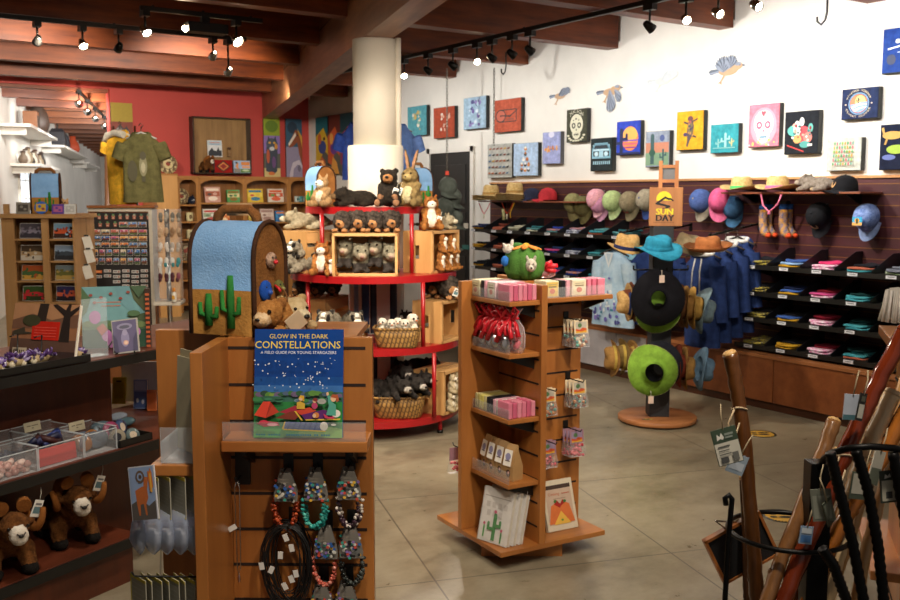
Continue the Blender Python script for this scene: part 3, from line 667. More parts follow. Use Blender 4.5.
RR = [[[NY,NY,DK],[YE_,LB,BL],[PW,PW,HP],[TQ,CO,DK],[GG,GY,GY]], [[NY,NY,DK],[YE_,BL,NV],[PW,PK,CM],[TQ,TQ,DT],[GG,GG,GY]],
      [[NY,NY,DK],[YE_,BL,DK],[PW,PW,CM,CM],[TQ,TQ,DT,DT],[GG,GG,GY]], [[NY,NY],[YE_,YE_,DK],[PW,PW,CM],[CO,TQ,TQ,DT],[DT,DK]]]
for r in range(4):
    for k, y in enumerate(cL): pile(y, rowsL[r], LR[r][k], f'{ORD[k]} pile from the door, {nmL[r]} shelf', r*11+k)
    for k, y in enumerate(cR): pile(y, rowsR[r], RR[r][k], f'{ORD[k]} pile from hooded tops, {nmL[r]} shelf', 70+r*9+k)
# ---------- hat ledges ----------
HATW = wood('6a3420', '8f5236', 1, 3)
def ledge(px0, px1, py, label):
    a, b_ = onx(px0, py, XW-.3), onx(px1, py, XW-.3); t = thing('hat_shelf', label, 'shelf', (XW-.3, (a.y+b_.y)/2, (a.z+b_.z)/2), WF); w = a.y-b_.y
    b = B(); b.bx(-w/2, w/2, 0, .268, -.014, 0, HATW, .002); b.done('shelf_bed', t)
    for x in (-w/2+.15, w/2-.15):
        b = B(); b.prism([(0,0),(.2,0),(.2,-.07),(.17,-.07)], .012, BLK, tr(x, .062, -.014) @ rot(0,0,90)); b.done('bracket', t)
    return (a.z+b_.z)/2
zl = ledge(478, 577, 201, 'short red-brown hat shelf at the far end near the door')
zr = ledge(721, 860, 192, 'red-brown hat shelf with straw hats and the big grey plush')
WH1 = hat('straw_wide', 0, .2, .125, STRAW, cloth('a8844c'), .01, -.01)
def xp(px, py, X=XW-.16): return onx(px, py, X)
for px, n, wh in ((497, 3, 'by the door'), (521, 4, 'second from the door')):
    for j in range(n):
        P = xp(px, 190); put_hat(WH1, f'wide natural straw hat, {"top" if j == n-1 else "bottom" if j == 0 else ORD[j]+" up"} of the straw stack {wh}', (XW-.24, P.y, zl+.001+j*.018), 0, 'stacked straw hats', s=.98)
GB = hat('straw_green', 0, .165, .12, STRAW, cloth('58b868'), .02, .02); PB = hat('straw_pink', 0, .165, .12, STRAW, cloth('e0679a'), .02, .02)
put_hat(GB, 'straw hat with a green band on the hat shelf', (XW-.19, xp(744, 188).y, zr), WF, None, None, .95)
put_hat(PB, 'straw hat with a pink band on the hat shelf', (XW-.19, xp(780, 188).y, zr), WF, None, None, .95)
def capR(tilt=75, az=0, roll=0): return rot(0,0,degrees(WF)+az) @ rot(tilt,0,0) @ rot(0,0,roll)
TANW = cloth('c8a878', .9, 60, .9, 'a88a58', 80)
c1 = capmesh('navy_mesh', cloth('2b2f45'), cloth('2b2f45'), None, 'c06a3a'); c2 = capmesh('red_mesh', cloth('b8323a'), cloth('b8323a'), None, 'd88050')
for me, px, L in ((c1, 535, 'navy cap with a tan patch lying on the far hat shelf'), (c2, 551, 'red cap with an orange patch lying on the far hat shelf'), (capmesh('straw_back', TANW, TANW), 544, 'tan mesh-backed cap tucked behind the navy and red caps')):
    put_cap(me, L, (XW-.2+(.09 if px == 544 else 0), xp(px, 195).y, zl+.012), rot(0,0,degrees(WF)-55), None, .95)
def hook(P, label=None, L=.14):
    b = B(); b.box((0,.0,0), (.03,.006,.06), CHR); b.cyl((0,0,.015), (0,-L,.015), .004, CHR); b.cyl((0,-L,.015), (0,-L,.03), .004, CHR)
    return tag(b.done('slatwall_hook', None, P, WF), label, 'hook')
caps = [(569, 206, 'olive', '8f8a5e', '9a9468', 'olive cap hanging by the far hat shelf, the nearer of the olive pair', 0), (579, 209, 'olive_dark', '6f6c46', '77744c', 'darker olive cap hanging behind the first olive cap', .07), (593, 202, 'pink', 'e8a8b4', 'eab2bc', 'pale pink cap hanging in the row of caps', 0), (596, 206, 'pink_b', 'cf90b0', 'd29ab8', 'mauve pink cap hanging behind the pale pink cap', .08),
        (609, 204, 'lime', 'b5c88a', 'bccf94', 'light green cap hanging in the row of caps', 0), (626, 205, 'khaki', '8f8266', '857a5e', 'khaki cap with a small red label hanging in the row', 0), (643, 203, 'stone', 'a49a84', '3a4f8a', 'stone cap with a blue brim hanging beside the wooden sign', 0),
        (697, 204, 'denim', '4f66a0', 'a39a88', 'blue cap with a stone brim hanging just right of the sign', 0), (815, 219, 'jet', '17181c', '1c1d22', 'black cap with a small animal badge hanging below the big plush', 0), (863, 221, 'tie_blue', '5a74b0', '8aa0cc', 'mottled blue cap with a bright sunset tag', 0)]
for px, py, k, c, cb, L, off in caps:
    m = cloth(c, .3, 120, .9, '8fa6d8' if k == 'tie_blue' else None, 40)
    me = capmesh(k, m, cloth(cb), None, {'jet': 'b08858', 'khaki': 'c05a48'}.get(k))
    P = onx(px, py, XW-.17+off*.5)
    t = put_cap(me, L, (XW-.1+off*.3, P.y-off*.3, P.z+.02), capR(78, {569: 18}.get(px, 0), 0), 'caps hung on the slatwall' if False else None, 1.0 if px < 800 else .98)
    hook((XS-.001, P.y-off*.3, P.z+.08), f'chrome slatwall hook holding the {L.split(" cap ")[0]} cap ' + ('with the small badge' if k == 'jet' else 'on the slatwall'), .12)
    if k == 'tie_blue':
        b = B(); b.box((0,0,0), (.075,.003,.06), '38a8d8'); b.art([D_(0,.1,.25,.25,'f0b030'), R_(-.5,-.5,.5,-.15,'e8b060'), R_(-.1,-.3,.1,.3,'2a3a20')], .075, .06, None, -.002); o = b.done('sunset_tag', t, (0,-.05,.135)); o.rotation_euler = (radians(-78),0,0); o['label'] = 'bright sunset tag'
# visor and pink cap by the sign
vm = capmesh('visor_pink', cloth('d05a86'), cloth('d86a92')); vb = capmesh('visor_teal', cloth('3a5f86'), cloth('3f6a90'))
P = onx(714, 203, XW-.2); put_cap(vm, 'bright pink cap hanging between the blue cap and the green banded straw hat', (XW-.13, P.y, P.z+.01), capR(70, 35, 0), None, 1.03)
P = onx(726, 207, XW-.16); put_cap(vb, 'blue-lined pink visor hanging behind the bright pink cap', (XW-.07, P.y, P.z-.01), capR(74, 30, 0), None, .95)
P = onx(845, 190, XW-.2); put_cap(capmesh('jet', None, None), 'black cap resting on the hat shelf beside the big plush', (XW-.2, P.y, zr+.004), rot(0,0,degrees(WF)-30), None, .92)
plush_kind('grey_bear', lier('round', 1.15, .0, 1.2), {'a': fur('8f857a', '665c52'), 'b': fur('9a9084'), 'c': fur('a89c8c', '8a7e70'), 'd': fur('b09a7a'), 'e': fur('7a7066')}, .008, LIE_E, (0,-.172,.078,.012))
plush('grey_bear', 'big grey-brown plush bear lying on the hat shelf with a teal tag', (XW-.15, onx(813, 190, XW-.15).y-.02, zr+.001), WF-pi/2, None, .92, None, (-.06,-.09,.12,-90))
# patterned socks with pink cords
for px, L in ((766, 'pair of orange and blue patterned socks nearer the sign, hung on a hook'), (786, 'pair of orange and blue patterned socks nearer the black cap, hung on a hook')):
    P = onx(px, 212, XW-.1); t = thing('patterned_socks', L, 'socks', (XW-.1, P.y, P.z), WF)
    for s in (-1, 1):
        b = B(); sk = cloth('d89a2a', .4, 150, .9, '3a5a8a', 28)
        b.tube([(.0,0,.02),(0,0,-.03),(.0,0,-.09),(.008,0,-.13),(.03,-.004,-.16),(.06,-.006,-.175)], [.032,.033,.032,.034,.034,.026], sk, 14); b.ell((.06,-.006,-.178), (.028,.026,.022), cloth('e0522a')); b.ell((.012,0,-.145), (.036,.03,.03), cloth('b03a6a'))
        b.tube([(0,0,.02),(0,0,.06)], .034, cloth('2f5a9a'), 14); b.done('sock', t, (0, .03*s, 0), .12*s)
    b = B(); b.box((0,-.01,.07), (.05,.05,.03), BLK); b.tube([(0,0,.08),(0,.03,.11)], .003, BLK, 6); b.done('hanging_clip', t)
a, b0 = onx(761, 192, XW-.28), onx(783, 192, XW-.28); m_ = onx(770, 212, XW-.28)
b = B(); b.tube([(XW-.285, a.y, a.z), (XW-.288, (a.y*2+m_.y)/3, a.z-.1), (XW-.29, m_.y, m_.z), (XW-.288, (b0.y*2+m_.y)/3, a.z-.09), (XW-.285, b0.y, b0.z)], .007, cloth('e87a9a'), 8); b.ell((XW-.29, m_.y, m_.z-.01), .012, cloth('e87a9a'))
tag(b.done('chin_string', None), 'pink chin cord hanging down from the pink banded straw hat', 'cord')
for px, L, c in ((484, 'pink and white chin cord hanging from the straw stack by the door', 'd86a70'), (507, 'red, green and yellow braided chin cords under the second straw stack', 'b8402a')):
    b = B(); a = onx(px-5, 203, XW-.33); b0 = onx(px+6, 203, XW-.33); m_ = onx(px, 214, XW-.33)
    b.tube([a, a.lerp(m_, .5)+V((0,0,-.01)), m_, b0.lerp(m_, .5)+V((0,0,-.01)), b0], .005, cloth(c), 6); b.tube([m_, m_+V((0,.004,-.05))], .008, cloth('d8d0b8'), 6)
    if px > 500: b.tube([m_+V((-.01,.05,.05)), m_+V((-.01,.04,-.06))], .016, cloth('c8b890', .8, 50, .9, '6a8a4a', 60), 8); b.tube([b0+V((0,-.02,0)), m_+V((0,-.05,.01)), m_+V((0,-.06,-.04))], .006, cloth('d8a830'), 6)
    tag(b.done('chin_string', None), L, 'cord')
# door in the white wall
pa, pb = onx(443, 152, XW), onx(472, 152, XW); y0, y1 = pa.y+.25, pb.y
b = B(); b.bx(XW-.012, XW+.02, y1, y0, 0, 2.09, col('1d1f1e', .5))
for k, (z0, z1) in enumerate(((.15,.9),(1.0,1.4),(1.5,1.95))): b.bx(XW-.02, XW-.01, y1+.1, y1+.42, z0, z1, col('262827', .45), .004); b.bx(XW-.02, XW-.01, y1+.48, y0-.08, z0, z1, col('262827', .45), .004)
b.bx(XW-.022, XW-.01, y1+.05, y1+.13, 1.22, 1.28, 'c9c2b2'); b.bx(XW-.022, XW-.01, y1+.03, y1+.16, .98, 1.03, '2f6a66')
struct(b, 'door_1')
b = B(); b.bx(XW-.03, XW-.001, y0, y0+.06, 0, 2.15, WHITE); b.bx(XW-.03, XW-.001, y1-.06, y1, 0, 2.15, WHITE); b.bx(XW-.03, XW-.001, y1-.06, y0+.06, 2.09, 2.15, WHITE); struct(b, 'trim_2')
# ---------- the wooden-sign hat stand ----------
HS = onz(657, 421, .0); HD = depth(HS); DKP = col('2b2d31', .6)
OAK = wood('8a5430', 'b97c4c', 0, 3); SIGNW = wood('9a6238', 'bd8352', 2, 3)
t = thing('hat_stand', 'tall black post hat stand with a SUN DAY sign and a round wooden base', 'hat stand', HS, CF)
b = B(); b.lathe([(.27,.012),(.275,.018),(.275,.04),(.27,.045),(.001,.045)], OAK, 48, None, None, True); b.lathe([(.2,0),(.2,.012)], BLK, 24); b.art([D_(-.3,0,.16,.06,'5a5a40'), D_(-.32,.03,.04,.03,'c8b84a'), D_(-.2,.0,.05,.03,'c8b84a')], .27, .27, tr(-.02,-.14,.046) @ rot(-90,0,0)); b.done('base', t)
b = B(); b.bx(-.07,.07,-.07,.07,.045,1.385, DKP, .004); b.done('post', t)
for k in range(5): 
    z = 1.06-.0*k
for (x, y, z) in ((-.07,0,1.08),(.07,0,1.08),(0,-.07,1.08),(-.07,0,.93),(.07,0,.93),(0,-.07,.93),(-.07,0,.45),(.07,0,.45),(0,-.07,.45)):
    b = B(); d = V((x,y,0)); d.normalize(); b.cyl((x,y,z), (x+d.x*.12,y+d.y*.12,z), .006, BLK, None, 8); b.cyl((x+d.x*.12,y+d.y*.12,z), (x+d.x*.12,y+d.y*.12,z+.03), .006, BLK, None, 8); b.done('peg', t)
zs0, zs1 = 1.6-(225.5-195)*HD/F, 1.6+(195-187.5)*HD/F; zm = (zs0+zs1)/2; hs = zs1-zs0
SX = (667-657)*HD/F; 
b = B(); b.box((0,0,0), (.225,.13,hs), SIGNW, None, .003)
sd = [P_([(-.06+.23*cos(radians(a)), .2+.2*sin(radians(a))) for a in range(-12, 193, 12)],'e6d22e'), P_([(-.32,.09),(-.02,.27),(.08,.22),(.13,.23),(.24,.16),(.2,.14),(.14,.18),(.08,.17),(-.02,.21),(-.2,.1),(.12,.03),(.14,-.01),(.04,-.04),(-.16,-.06),(.0,-.02),(-.02,.01),(-.3,.06)],'17181c')]
for tx, z, c in (('SUN',-.135,'e6d22e'), ('DAY',-.3,'17181c')):
    for k in range(3): sd.append(T_(tx, -.03+.012*(k-1), z, .23, c))
sd += [R_(-.36+.045*k,-.415,-.335+.045*k,-.4,'5a3f28') for k in range(14)]
b.art(sd, .225, hs, None, -.066); b.art([D_(0,.2,.4,.22,'e6d22e'), P_([(-.4,.1),(.1,.34),(.4,.1)],'17181c'), R_(-.4,-.2,.4,-.08,'e6d22e'), R_(-.4,-.38,.4,-.24,'17181c')], .1, hs, rot(0,0,90), -.114)
s_ = b.done('sign_box', t, (SX*.35, 0, zm), radians(-12))
b = B()
for x in (-.055,.055): b.box((x,.03,0), (.026,.026,.2), SIGNW)
for z in (-.04,.06): b.box((0,.03,z), (.1,.022,.022), SIGNW)
b.box((0,.03,.01), (.085,.01,.08), '6a6e74'); b.done('top_rack', t, (SX*.35+.02, .02, zs1+.085), radians(-12))
b = B(); b.box((0,0,0), (.13,.004,.15), '4a4f56', None, .004); b.done('panel', t, (0,-.0745,1.12))
# hats on the stand
def rimband(c): return cloth(c)
HG = 'hats on the stand'
def hs_at(px, py, D): return at(px, py, D)
def open_hat(key, r, br, m, h=.05, wave=.03):
    if key in _hm: return _hm[key]
    def w(p, a):
        q = max(0, (hypot(p.x,p.y)-r)/(br-r)); return V((p.x, p.y*1.08, p.z+q*wave*1.5*cos(2*a+.6)+q*.014*sin(3*a+1)))
    b = B(); b.lathe([(r*.78,h),(r*.92,h*.5),(r,.004),(r*1.3,.002),(br,0),(br,.004),(r*1.3,.006),(r*1.03,.012),(r*.96,h*.5),(r*.82,h)], m, 40, None, w, False); out = [('brim', b.mesh('brim'))]
    b = B(); b.lathe([(r*.77,h*.9),(r*.9,h*.4),(r*.97,-.01)], cloth('23211c'), 30, None, w, False); out.append(('lining', b.mesh('lining')))
    b = B(); b.lathe([(br+.002,-.001),(br+.003,.002),(br+.002,.005)], cloth('d8d490') if 'green' in key else m, 40, None, w, False); out.append(('edge_binding', b.mesh('edge_binding')))
    _hm[key] = out; return out
RF, RL, RR_ = rot(0,0,degrees(CF)) @ rot(90,0,0), rot(0,0,degrees(CF)) @ rot(0,-90,0), rot(0,0,degrees(CF)) @ rot(0,90,0)
SUNS = cloth('c7a46c', .8, 100, .85, 'a98550', 60); BG = cloth('6f858f'); TANF = cloth('9a7440'); TAND = cloth('80683a')
put_hat(hat('sun_navy', 0, .135, .115, SUNS, cloth('1f2750'), .015, .01), 'straw sun hat with a navy band, topmost on the far side of the hat stand', hs_at(626, 252, HD-.05), CF, HG, rot(0,0,degrees(CF)) @ rot(8,6,0))
put_hat(hat('teal_sun', 0, .155, .1, cloth('2a8cae', .5, 140), cloth('2480a0'), .03, -.01, .088), 'bright teal blue sun hat under the sign', hs_at(658, 252, HD-.22), CF, HG, rot(0,0,degrees(CF)) @ rot(10,-4,20))
put_hat(hat('brown_sun', 0, .165, .105, cloth('a5683c', .5, 140), cloth('935a32'), .0, .035, .09), 'caramel brown sun hat with an upturned brim', hs_at(708, 253, HD-.05), CF, HG, rot(0,0,degrees(CF)) @ rot(6,-4,0))
put_hat(hat('beige_sun', 0, .13, .1, cloth('c4b490', .5, 140), None, .01, -.02), 'beige sun hat half hidden behind the post', hs_at(686, 249, HD+.2), CF, HG, rot(0,0,degrees(CF)) @ rot(10,14,0))
put_hat(open_hat('black_open', .062, .18, cloth('14141a', .5, 140), .05, .02), 'big black open-crowned sun hat in the middle of the stand', hs_at(657, 298, HD-.28), 0, HG, RF)
put_hat(open_hat('green_open', .075, .165, cloth('7fa83c', .5, 140), .07, .025), 'big lime green sun hat hanging lowest on the stand', hs_at(652, 371, HD-.32), 0, HG, RF @ rot(0,0,40))
put_hat(open_hat('green_back', .062, .15, cloth('6f9636', .5, 140), .05, .03), 'lime green sun hat peeking out below the big black one', hs_at(657, 310, HD-.2), 0, HG, RF)
put_hat(open_hat('black_back', .062, .16, cloth('20222a', .5, 140), .05, .0), 'black sun hat tucked behind the low lime green one', hs_at(659, 366, HD-.22), 0, HG, RF)
put_hat(hat('straw_blue', 0, .135, .11, SUNS, cloth('24386e'), .0, .02), 'straw hat with a blue band hanging sideways on the far side of the stand', hs_at(634, 302, HD-.02), 0, HG, RL)
for j, (c, n) in enumerate((('6f3c24', 'dark brown'), ('9c7a3e', 'tan'), ('2c2f48', 'navy'))):
    put_hat(hat('flat_'+n, 0, .135-.004*j, .1, cloth(c, .5, 140), cloth('b84a50') if j == 1 else None, .0, .02), f'{n} sun hat hanging sideways behind the blue banded straw hat', hs_at(637+j*3.5, 301+j*2, HD-.02+j*.0), 0, HG, RL)
for j, (px, py, c) in enumerate(((619, 358, TANF), (628, 357, TAND), (637, 359, TANF))):
    put_hat(hat(f'khaki{j}', 0, .135, .095, c, cloth('b49a4a'), .02, .015), ['olive tan hat hanging sideways, outermost of the low trio by the pale cabinets', 'olive tan hat hanging sideways, middle of the low trio by the pale cabinets', 'olive tan hat hanging sideways, nearest the post in the low trio'][j], hs_at(px, py, HD+.08+j*.05), 0, HG, RL @ rot(0,0,20*j))
put_hat(hat('bluegrey', 0, .165, .11, BG, cloth('64798a'), .03, .01, .088), 'blue-grey sun hat hanging sideways in front of the blue tops', hs_at(697, 309, HD-.05), 0, HG, RR_ @ rot(0,12,0))
put_hat(hat('bluegrey2', 0, .155, .11, cloth('5f7c94'), cloth('50687c'), .02, .01, .088), 'slate blue sun hat hanging sideways, lowest near the blue tops', hs_at(696, 368, HD-.05), 0, HG, RR_ @ rot(0,8,0))
for j, (px, py, c, r) in enumerate(((681, 307, '8e6a38', .15), (688, 308, 'a5803f', .15), (676, 306, '6a4426', .15))):
    put_hat(hat(f'tanr{j}', 0, r, .09, cloth(c, .5, 140), None, .02, .0), f'{["tan", "golden tan", "dark brown"][j]} sun hat hanging edge-on beside the big black one', hs_at(px, py, HD-.06), 0, HG, RR_)
for j, (px, py, c) in enumerate(((680, 368, '96713c'), (674, 366, '7a3524'))):
    put_hat(hat(f'tanl{j}', 0, .15, .09, cloth(c, .5, 140), None, .02, .0), f'{["tan", "russet"][j]} sun hat hanging edge-on beside the low lime green one', hs_at(px, py, HD-.08), 0, HG, RR_)
for px, py, dx, L in ((662, 276, -.28, 'small white paper tag hanging from the big black hat'),(651, 397, -.33, 'pale tag hanging below the lime green hat')):
    P = hs_at(px, py, HD+dx-.03); b = B(); b.box((0,0,-.02), (.035,.003,.05), 'd8c0b0'); b.tube([(0,0,0),(0,.01,.04)], .0015, 'd0c8b8', 4); tag(b.done('price_tag', None, P, CF), L, 'price tag')
# ---------- tops hanging from arms of the slatwall ----------
def arm(y, z, L):
    b = B(); b.box((0,0,0), (.03,.008,.07), BLKM); b.cyl((0,0,.02), (0,-.58,-.06), .009, BLKM, None, 8); b.ell((0,-.58,-.055), .014, BLKM); 
    for k in range(5): b.ell((0,-.1-.1*k,.012-.014*k), .012, BLKM, None, 8, 6)
    return tag(b.done('garment_rail', None, (XS-.001, y, z), WF), L, 'rail')
def floral(c, cs, seed):
    m = cloth(c, .3, 110, .9, cs[0], 9); return m
def hung(parts, X, y, z, label, group, extra=(), hw=.17):
    t = thing('hanging_garment', label, 'top', (X, y, z), WF, group)
    for n, me in parts: link(n, me, t)
    link('hanger', hanger_mesh(hw, col('2a211c')), t, (0,0,.035))
    for n, me in extra: link(n, me, t)
    return t
bm1 = floral('a0c4e0', ['c4def0'], 1); bm2 = floral('7ab4d4', ['a4d4e2'], 2)
sp = shirtmesh(.2, .62, bm1, .42, .05, .014, 3, .07, 1.25, True)
b = B(); rd = random.Random(4)
for k in range(60):
    x, z = rd.uniform(-.16,.16), rd.uniform(-.58,-.2); c = rd.choice(['6a66c0','8a7fd0','4a4f98','3f8fae','e4eef4'])
    if abs(x) < .07 or z < -.4: b.art([D_(x, z, rd.uniform(.008,.02), rd.uniform(.008,.022), c)], 1, 1, None, -.074-rd.random()*.001)
b.art([P_([(-.06,-.0),(.06,-.0),(0,-.13)],'dfe9f0'), P_([(-.03,-.01),(.03,-.01),(0,-.09)],'b8cfe0')], 1, 1, tr(0,0,0), -.062); prt = [('print', b.mesh('print'))]
y = CAM.y+ray(614, 260).y*(5.62/ray(614, 260).x); z = 1.6-(252-195)*depth((5.62, y, 1))/F
arm(y, z+.22, 'black arm on the slatwall carrying the pale blue blouses')
hung(sp, 5.62, y, z, 'pale blue floral blouse hung facing the shop', 'hanging blouses', prt)
hung(shirtmesh(.2, .5, bm2, .3, .05, .014, 5, .07, 1.1, True), 5.86, y, z+.02, 'deeper blue blouse hung behind the floral one', 'hanging blouses')
NB = cloth('2b4076', .4, 120); WT = cloth('d8d8d4')
jk = shirtmesh(.165, .7, NB, .42, .055, .02, 8, .085, 1.05, True)
b = B()
for s in (-1, 1): b.tube([(s*.03,-.05,-.03),(s*.035,-.072,-.12),(s*.04,-.078,-.3)], .006, WT, 6)
b.tube([(.09*cos(a), .055*sin(a)-.005, .0+.02*(sin(a) > 0)) for a in [2*pi*k/16 for k in range(16)]], .016, WT, 8, True); ex = [('collar_trim', b.mesh('collar_trim'))]
b = B(); b.ell((0,.07,-.03), (.1,.04,.07), NB); ex.append(('hood', b.mesh('hood')))
y = CAM.y+ray(703, 260).y*(5.62/ray(703, 260).x); z = 1.6-(254-195)*depth((5.62, y, 1))/F
arm(y, z+.2, 'black notched arm on the slatwall carrying the blue hooded tops')
for j in range(4): hung(jk, 5.62+.13*j, y, z+.03*j, f'blue hooded top with white trim, {["nearest the shopper", "second from the front", "third from the front", "nearest the wall"][j]} of the four', 'hanging hooded tops', ex)
y = CAM.y+ray(647, 260).y*(5.75/ray(647, 260).x); z = 1.6-(252-195)*depth((5.75, y, 1))/F
arm(y, z+.2, 'black arm on the slatwall half hidden by the hat stand post'); 
for j in range(2): hung(shirtmesh(.18, .6, cloth('263a6e'), .4, .05, .018, 11+j, .075, 1.05, True), 5.75+.2*j, y, z+.03*j, f'dark blue top {["in front", "behind"][j]} on the arm behind the hat stand post', 'hanging dark blue tops')
# grey cap cluster on a chain left of the door
capg = capmesh('grey_green', cloth('474e49'), cloth('3f4641')); P = at(447, 190, 7.4)
for k, (dx, z) in enumerate(((0,0),(.02,-.08),(-.02,-.16),(.03,-.24),(-.01,-.32),(.01,-.4))):
    p = at(447, 190, 7.4); put_cap(capg, f'grey-green cap in the hanging column beside the door, {["top", "second", "third", "fourth", "fifth", "lowest"][k]}', (p.x+dx*1.5, p.y, p.z+z+.0), rot(0,0,degrees(CF)+(62 if k % 2 else 35)) @ rot(28,0,0), 'column of hanging grey caps', .82)
p = at(447, 190, 7.4); b = B(); b.cyl((0,0,-.6),(0,0,.14), .004, BLK, None, 6); b.box((0,0,.13),(.03,.01,.03),'c84a3a'); tag(b.done('cap_string', None, p), 'thin black cord stringing the column of grey caps', 'cord')
# round stickers on the floor
def floor_sticker(px, py, r, label):
    P = onz(px, py, 0); b = B(); b.lathe([(r,0),(r,.002),(.001,.002)], col('1d1c18', .4), 40); T0 = tr(0,0,.0022) @ rot(-90,0,0)
    b.art([D_(0,0,.42,.42,'c79a3a'), D_(-.2,.12,.1,.07,'1d1c18'), D_(.12,.12,.19,.08,'1d1c18'), D_(-.24,-.1,.09,.07,'1d1c18'), D_(.06,-.12,.19,.08,'1d1c18')], r*2, r*2, T0)
    for j in range(10):
        a = radians(228+j*9.5); b.art([R_(-.35,-.4,.35,.4,'c79a3a')], r*.1, r*.09, T0 @ tr(r*.91*cos(a), -.0006, r*.91*sin(a)))
    tag(b.done('floor_sticker', None, P, CF), label, 'sticker')
floor_sticker(782, 516, .1, 'round black and gold floor sticker inside the walking stick ring'); floor_sticker(761, 434, .1, 'round black and gold floor sticker near the low brown cabinets')
# ---------- pinwheel slatwall displays ----------
SW = wood('8a5024', 'bb7a3c', 2, 3, .33, 9); SWH = wood('8a5024', 'bb7a3c', 0, 3, .33, 9); SLOT = col('241208', .7)
def pinwheel(X, D, th, L, a, zb, zt, label, s=None, Ls=None, plinth=.18, grooves=.105):
    P = FW*D+RT*X; P.z = 0; rz = CF+th; t_ = .03; s = s or L
    t = thing('slatwall_display', label, 'display stand', P, rz)
    b = B(); b.bx(-plinth, plinth, -plinth, plinth, 0, zb-.022, SWH); o = b.done('plinth', t, (0,0,0), -th*1.0)
    b = B(); b.bx(-s, s, -s, s, zb-.022, zb, SWH, .003); b.done('base_board', t)
    for k in range(4):
        Lk = (Ls or {}).get(k, L); b = B(); b.bx(-a, Lk, -a, -a+t_, zb, zt, SW, .002)
        z = zb+.07
        while z < zt-.03: b.bx(-a+t_, Lk-.018, -a-.0012, -a+.003, z, z+.008, SLOT); z += grooves
        b.done('slat_panel', t, (0,0,0), -k*pi/2)
    b = B(); b.bx(-a+t_, a-t_, -a+t_, a-t_, zt-.03, zt-.005, SWH); b.done('top_board', t)
    def fr(k): return tr(P) @ rot(0,0,degrees(rz-k*pi/2))
    return t, fr
CX, CDp = .32, 4.264; cth = radians(29.8); CL, Ca, CZB, CZT = .28, .082, .092, 1.222
cent, cfr = pinwheel(CX, CDp, cth, CL, Ca, CZB, CZT, 'rotating wooden slatwall stand of candy and soap, in the middle of the floor')
def shelf(M4, x0, x1, y, d, z, label, lip=.03, th=.02, name='wooden_shelf', brackets=True, mat=None):
    """shelf on a slat face: M4 the face frame, y the face, d its depth"""
    t = thing(name, label, 'shelf', (M4 @ V(((x0+x1)/2, y-.001, z))), 0, None, M4.to_3x3().to_4x4()); w = x1-x0
    b = B(); b.bx(-w/2, w/2, -d, 0, -th, 0, mat or SWH, .003); b.done('shelf_board', t)
    if lip: b = B(); b.bx(-w/2+.004, w/2-.004, -d+.004, -d+.007, 0, lip, clear('eef2f4', .1)); b.done('clear_lip', t)
    if brackets:
        for x in (-w/2+.05, w/2-.05): b = B(); b.prism([(0,0),(d*.9,0),(d*.9,-.012),(0,-.06)], .012, BLK, tr(x, 0, -th) @ rot(0,0,-90)); b.done('bracket', t)
    return t
F1, F0 = cfr(1), cfr(0)
szs = (1.158, .937, .657, .377)
for z, n in zip(szs, ('top shelf of soaps', 'second shelf of red ribboned bags', 'third shelf of small soap bars', 'fourth shelf of kraft paper bags')):
    shelf(F1, -Ca+.045, CL-.012, -Ca, .155, z, f'wooden {n} on the candy stand', .04 if z > .4 else .05)
shelf(F0, -Ca+.05, CL+.06, -Ca, .15, 1.158, 'wooden top shelf of soaps on the side of the candy stand facing the hats', .045)
def place(M4, p, rz=0, tilt=0): return (M4 @ V(p)), M4.to_3x3().to_4x4() @ rot(0,0,degrees(rz)) @ rot(tilt,0,0)
CRM = 'd8cda8'; PNK = 'd77a90'
def soap(M4, x, y, z, w, d, h, body, lab, label, group, rz=0, tag_='label'):
    P, R = place(M4, (x, y, z+.0005), rz)
    t = thing('soap_bar', label, 'soap', P, 0, group, R)
    b = B(); b.bx(-w/2, w/2, -d/2, d/2, 0, h, body, .004); b.done('wrapper', t)
    if lab: b = B(); b.art([R_(-.42,-.42,.42,.42,lab), D_(0,-.12,.2,.16,'c86a50'), R_(-.3,.1,.3,.18,'8a7a60'), R_(-.3,.26,.3,.3,'a89878')], w, h, tr(0,0,h/2), -d/2-.0005); b.done('label_print', t)
    return t
def row(M4, spec, y, z, d, h, place_, grp):
    for i, (x, w, c, lab, nm) in enumerate(spec): soap(M4, x*(1.17 if M4 is F1 else 1)-(.024 if M4 is F1 else 0), y, z, w, d, h, col(c, .35) , lab, f'{nm}, {place_}', grp)
row(F1, [(.0,.064,CRM,'d9cfa6','cream wrapped soap with a red seal'),(.045,.018,'1c1c20',None,'black ended soap'),(.066,.014,'d9a0ac',None,'thin pale pink soap'),(.11,.066,'e0c8cc','ddd6c4','broad cream and pink soap'),(.158,.018,'d9a0ac',None,'pale pink soap before the pink stack')], -Ca-.078, szs[0], .13, .072, 'top shelf facing the books side', 'soaps on the candy stand')
row(F0, [(.02,.07,CRM,'d8b860','yellow labelled soap'),(.08,.02,'17171b',None,'black ended soap'),(.105,.02,'d9a0ac',None,'pale pink soap'),(.165,.078,'e0d6c0','ddd2b0','broad cream soap with a red seal'),(.222,.02,PNK,None,'pink soap, first of two at the corner'),(.25,.022,'d06a84',None,'rose soap at the very corner'),(.29,.04,PNK,None,'pink soap overhanging the corner')], -Ca-.085, szs[0], .09, .072, 'top shelf facing the hats', 'soaps on the candy stand')
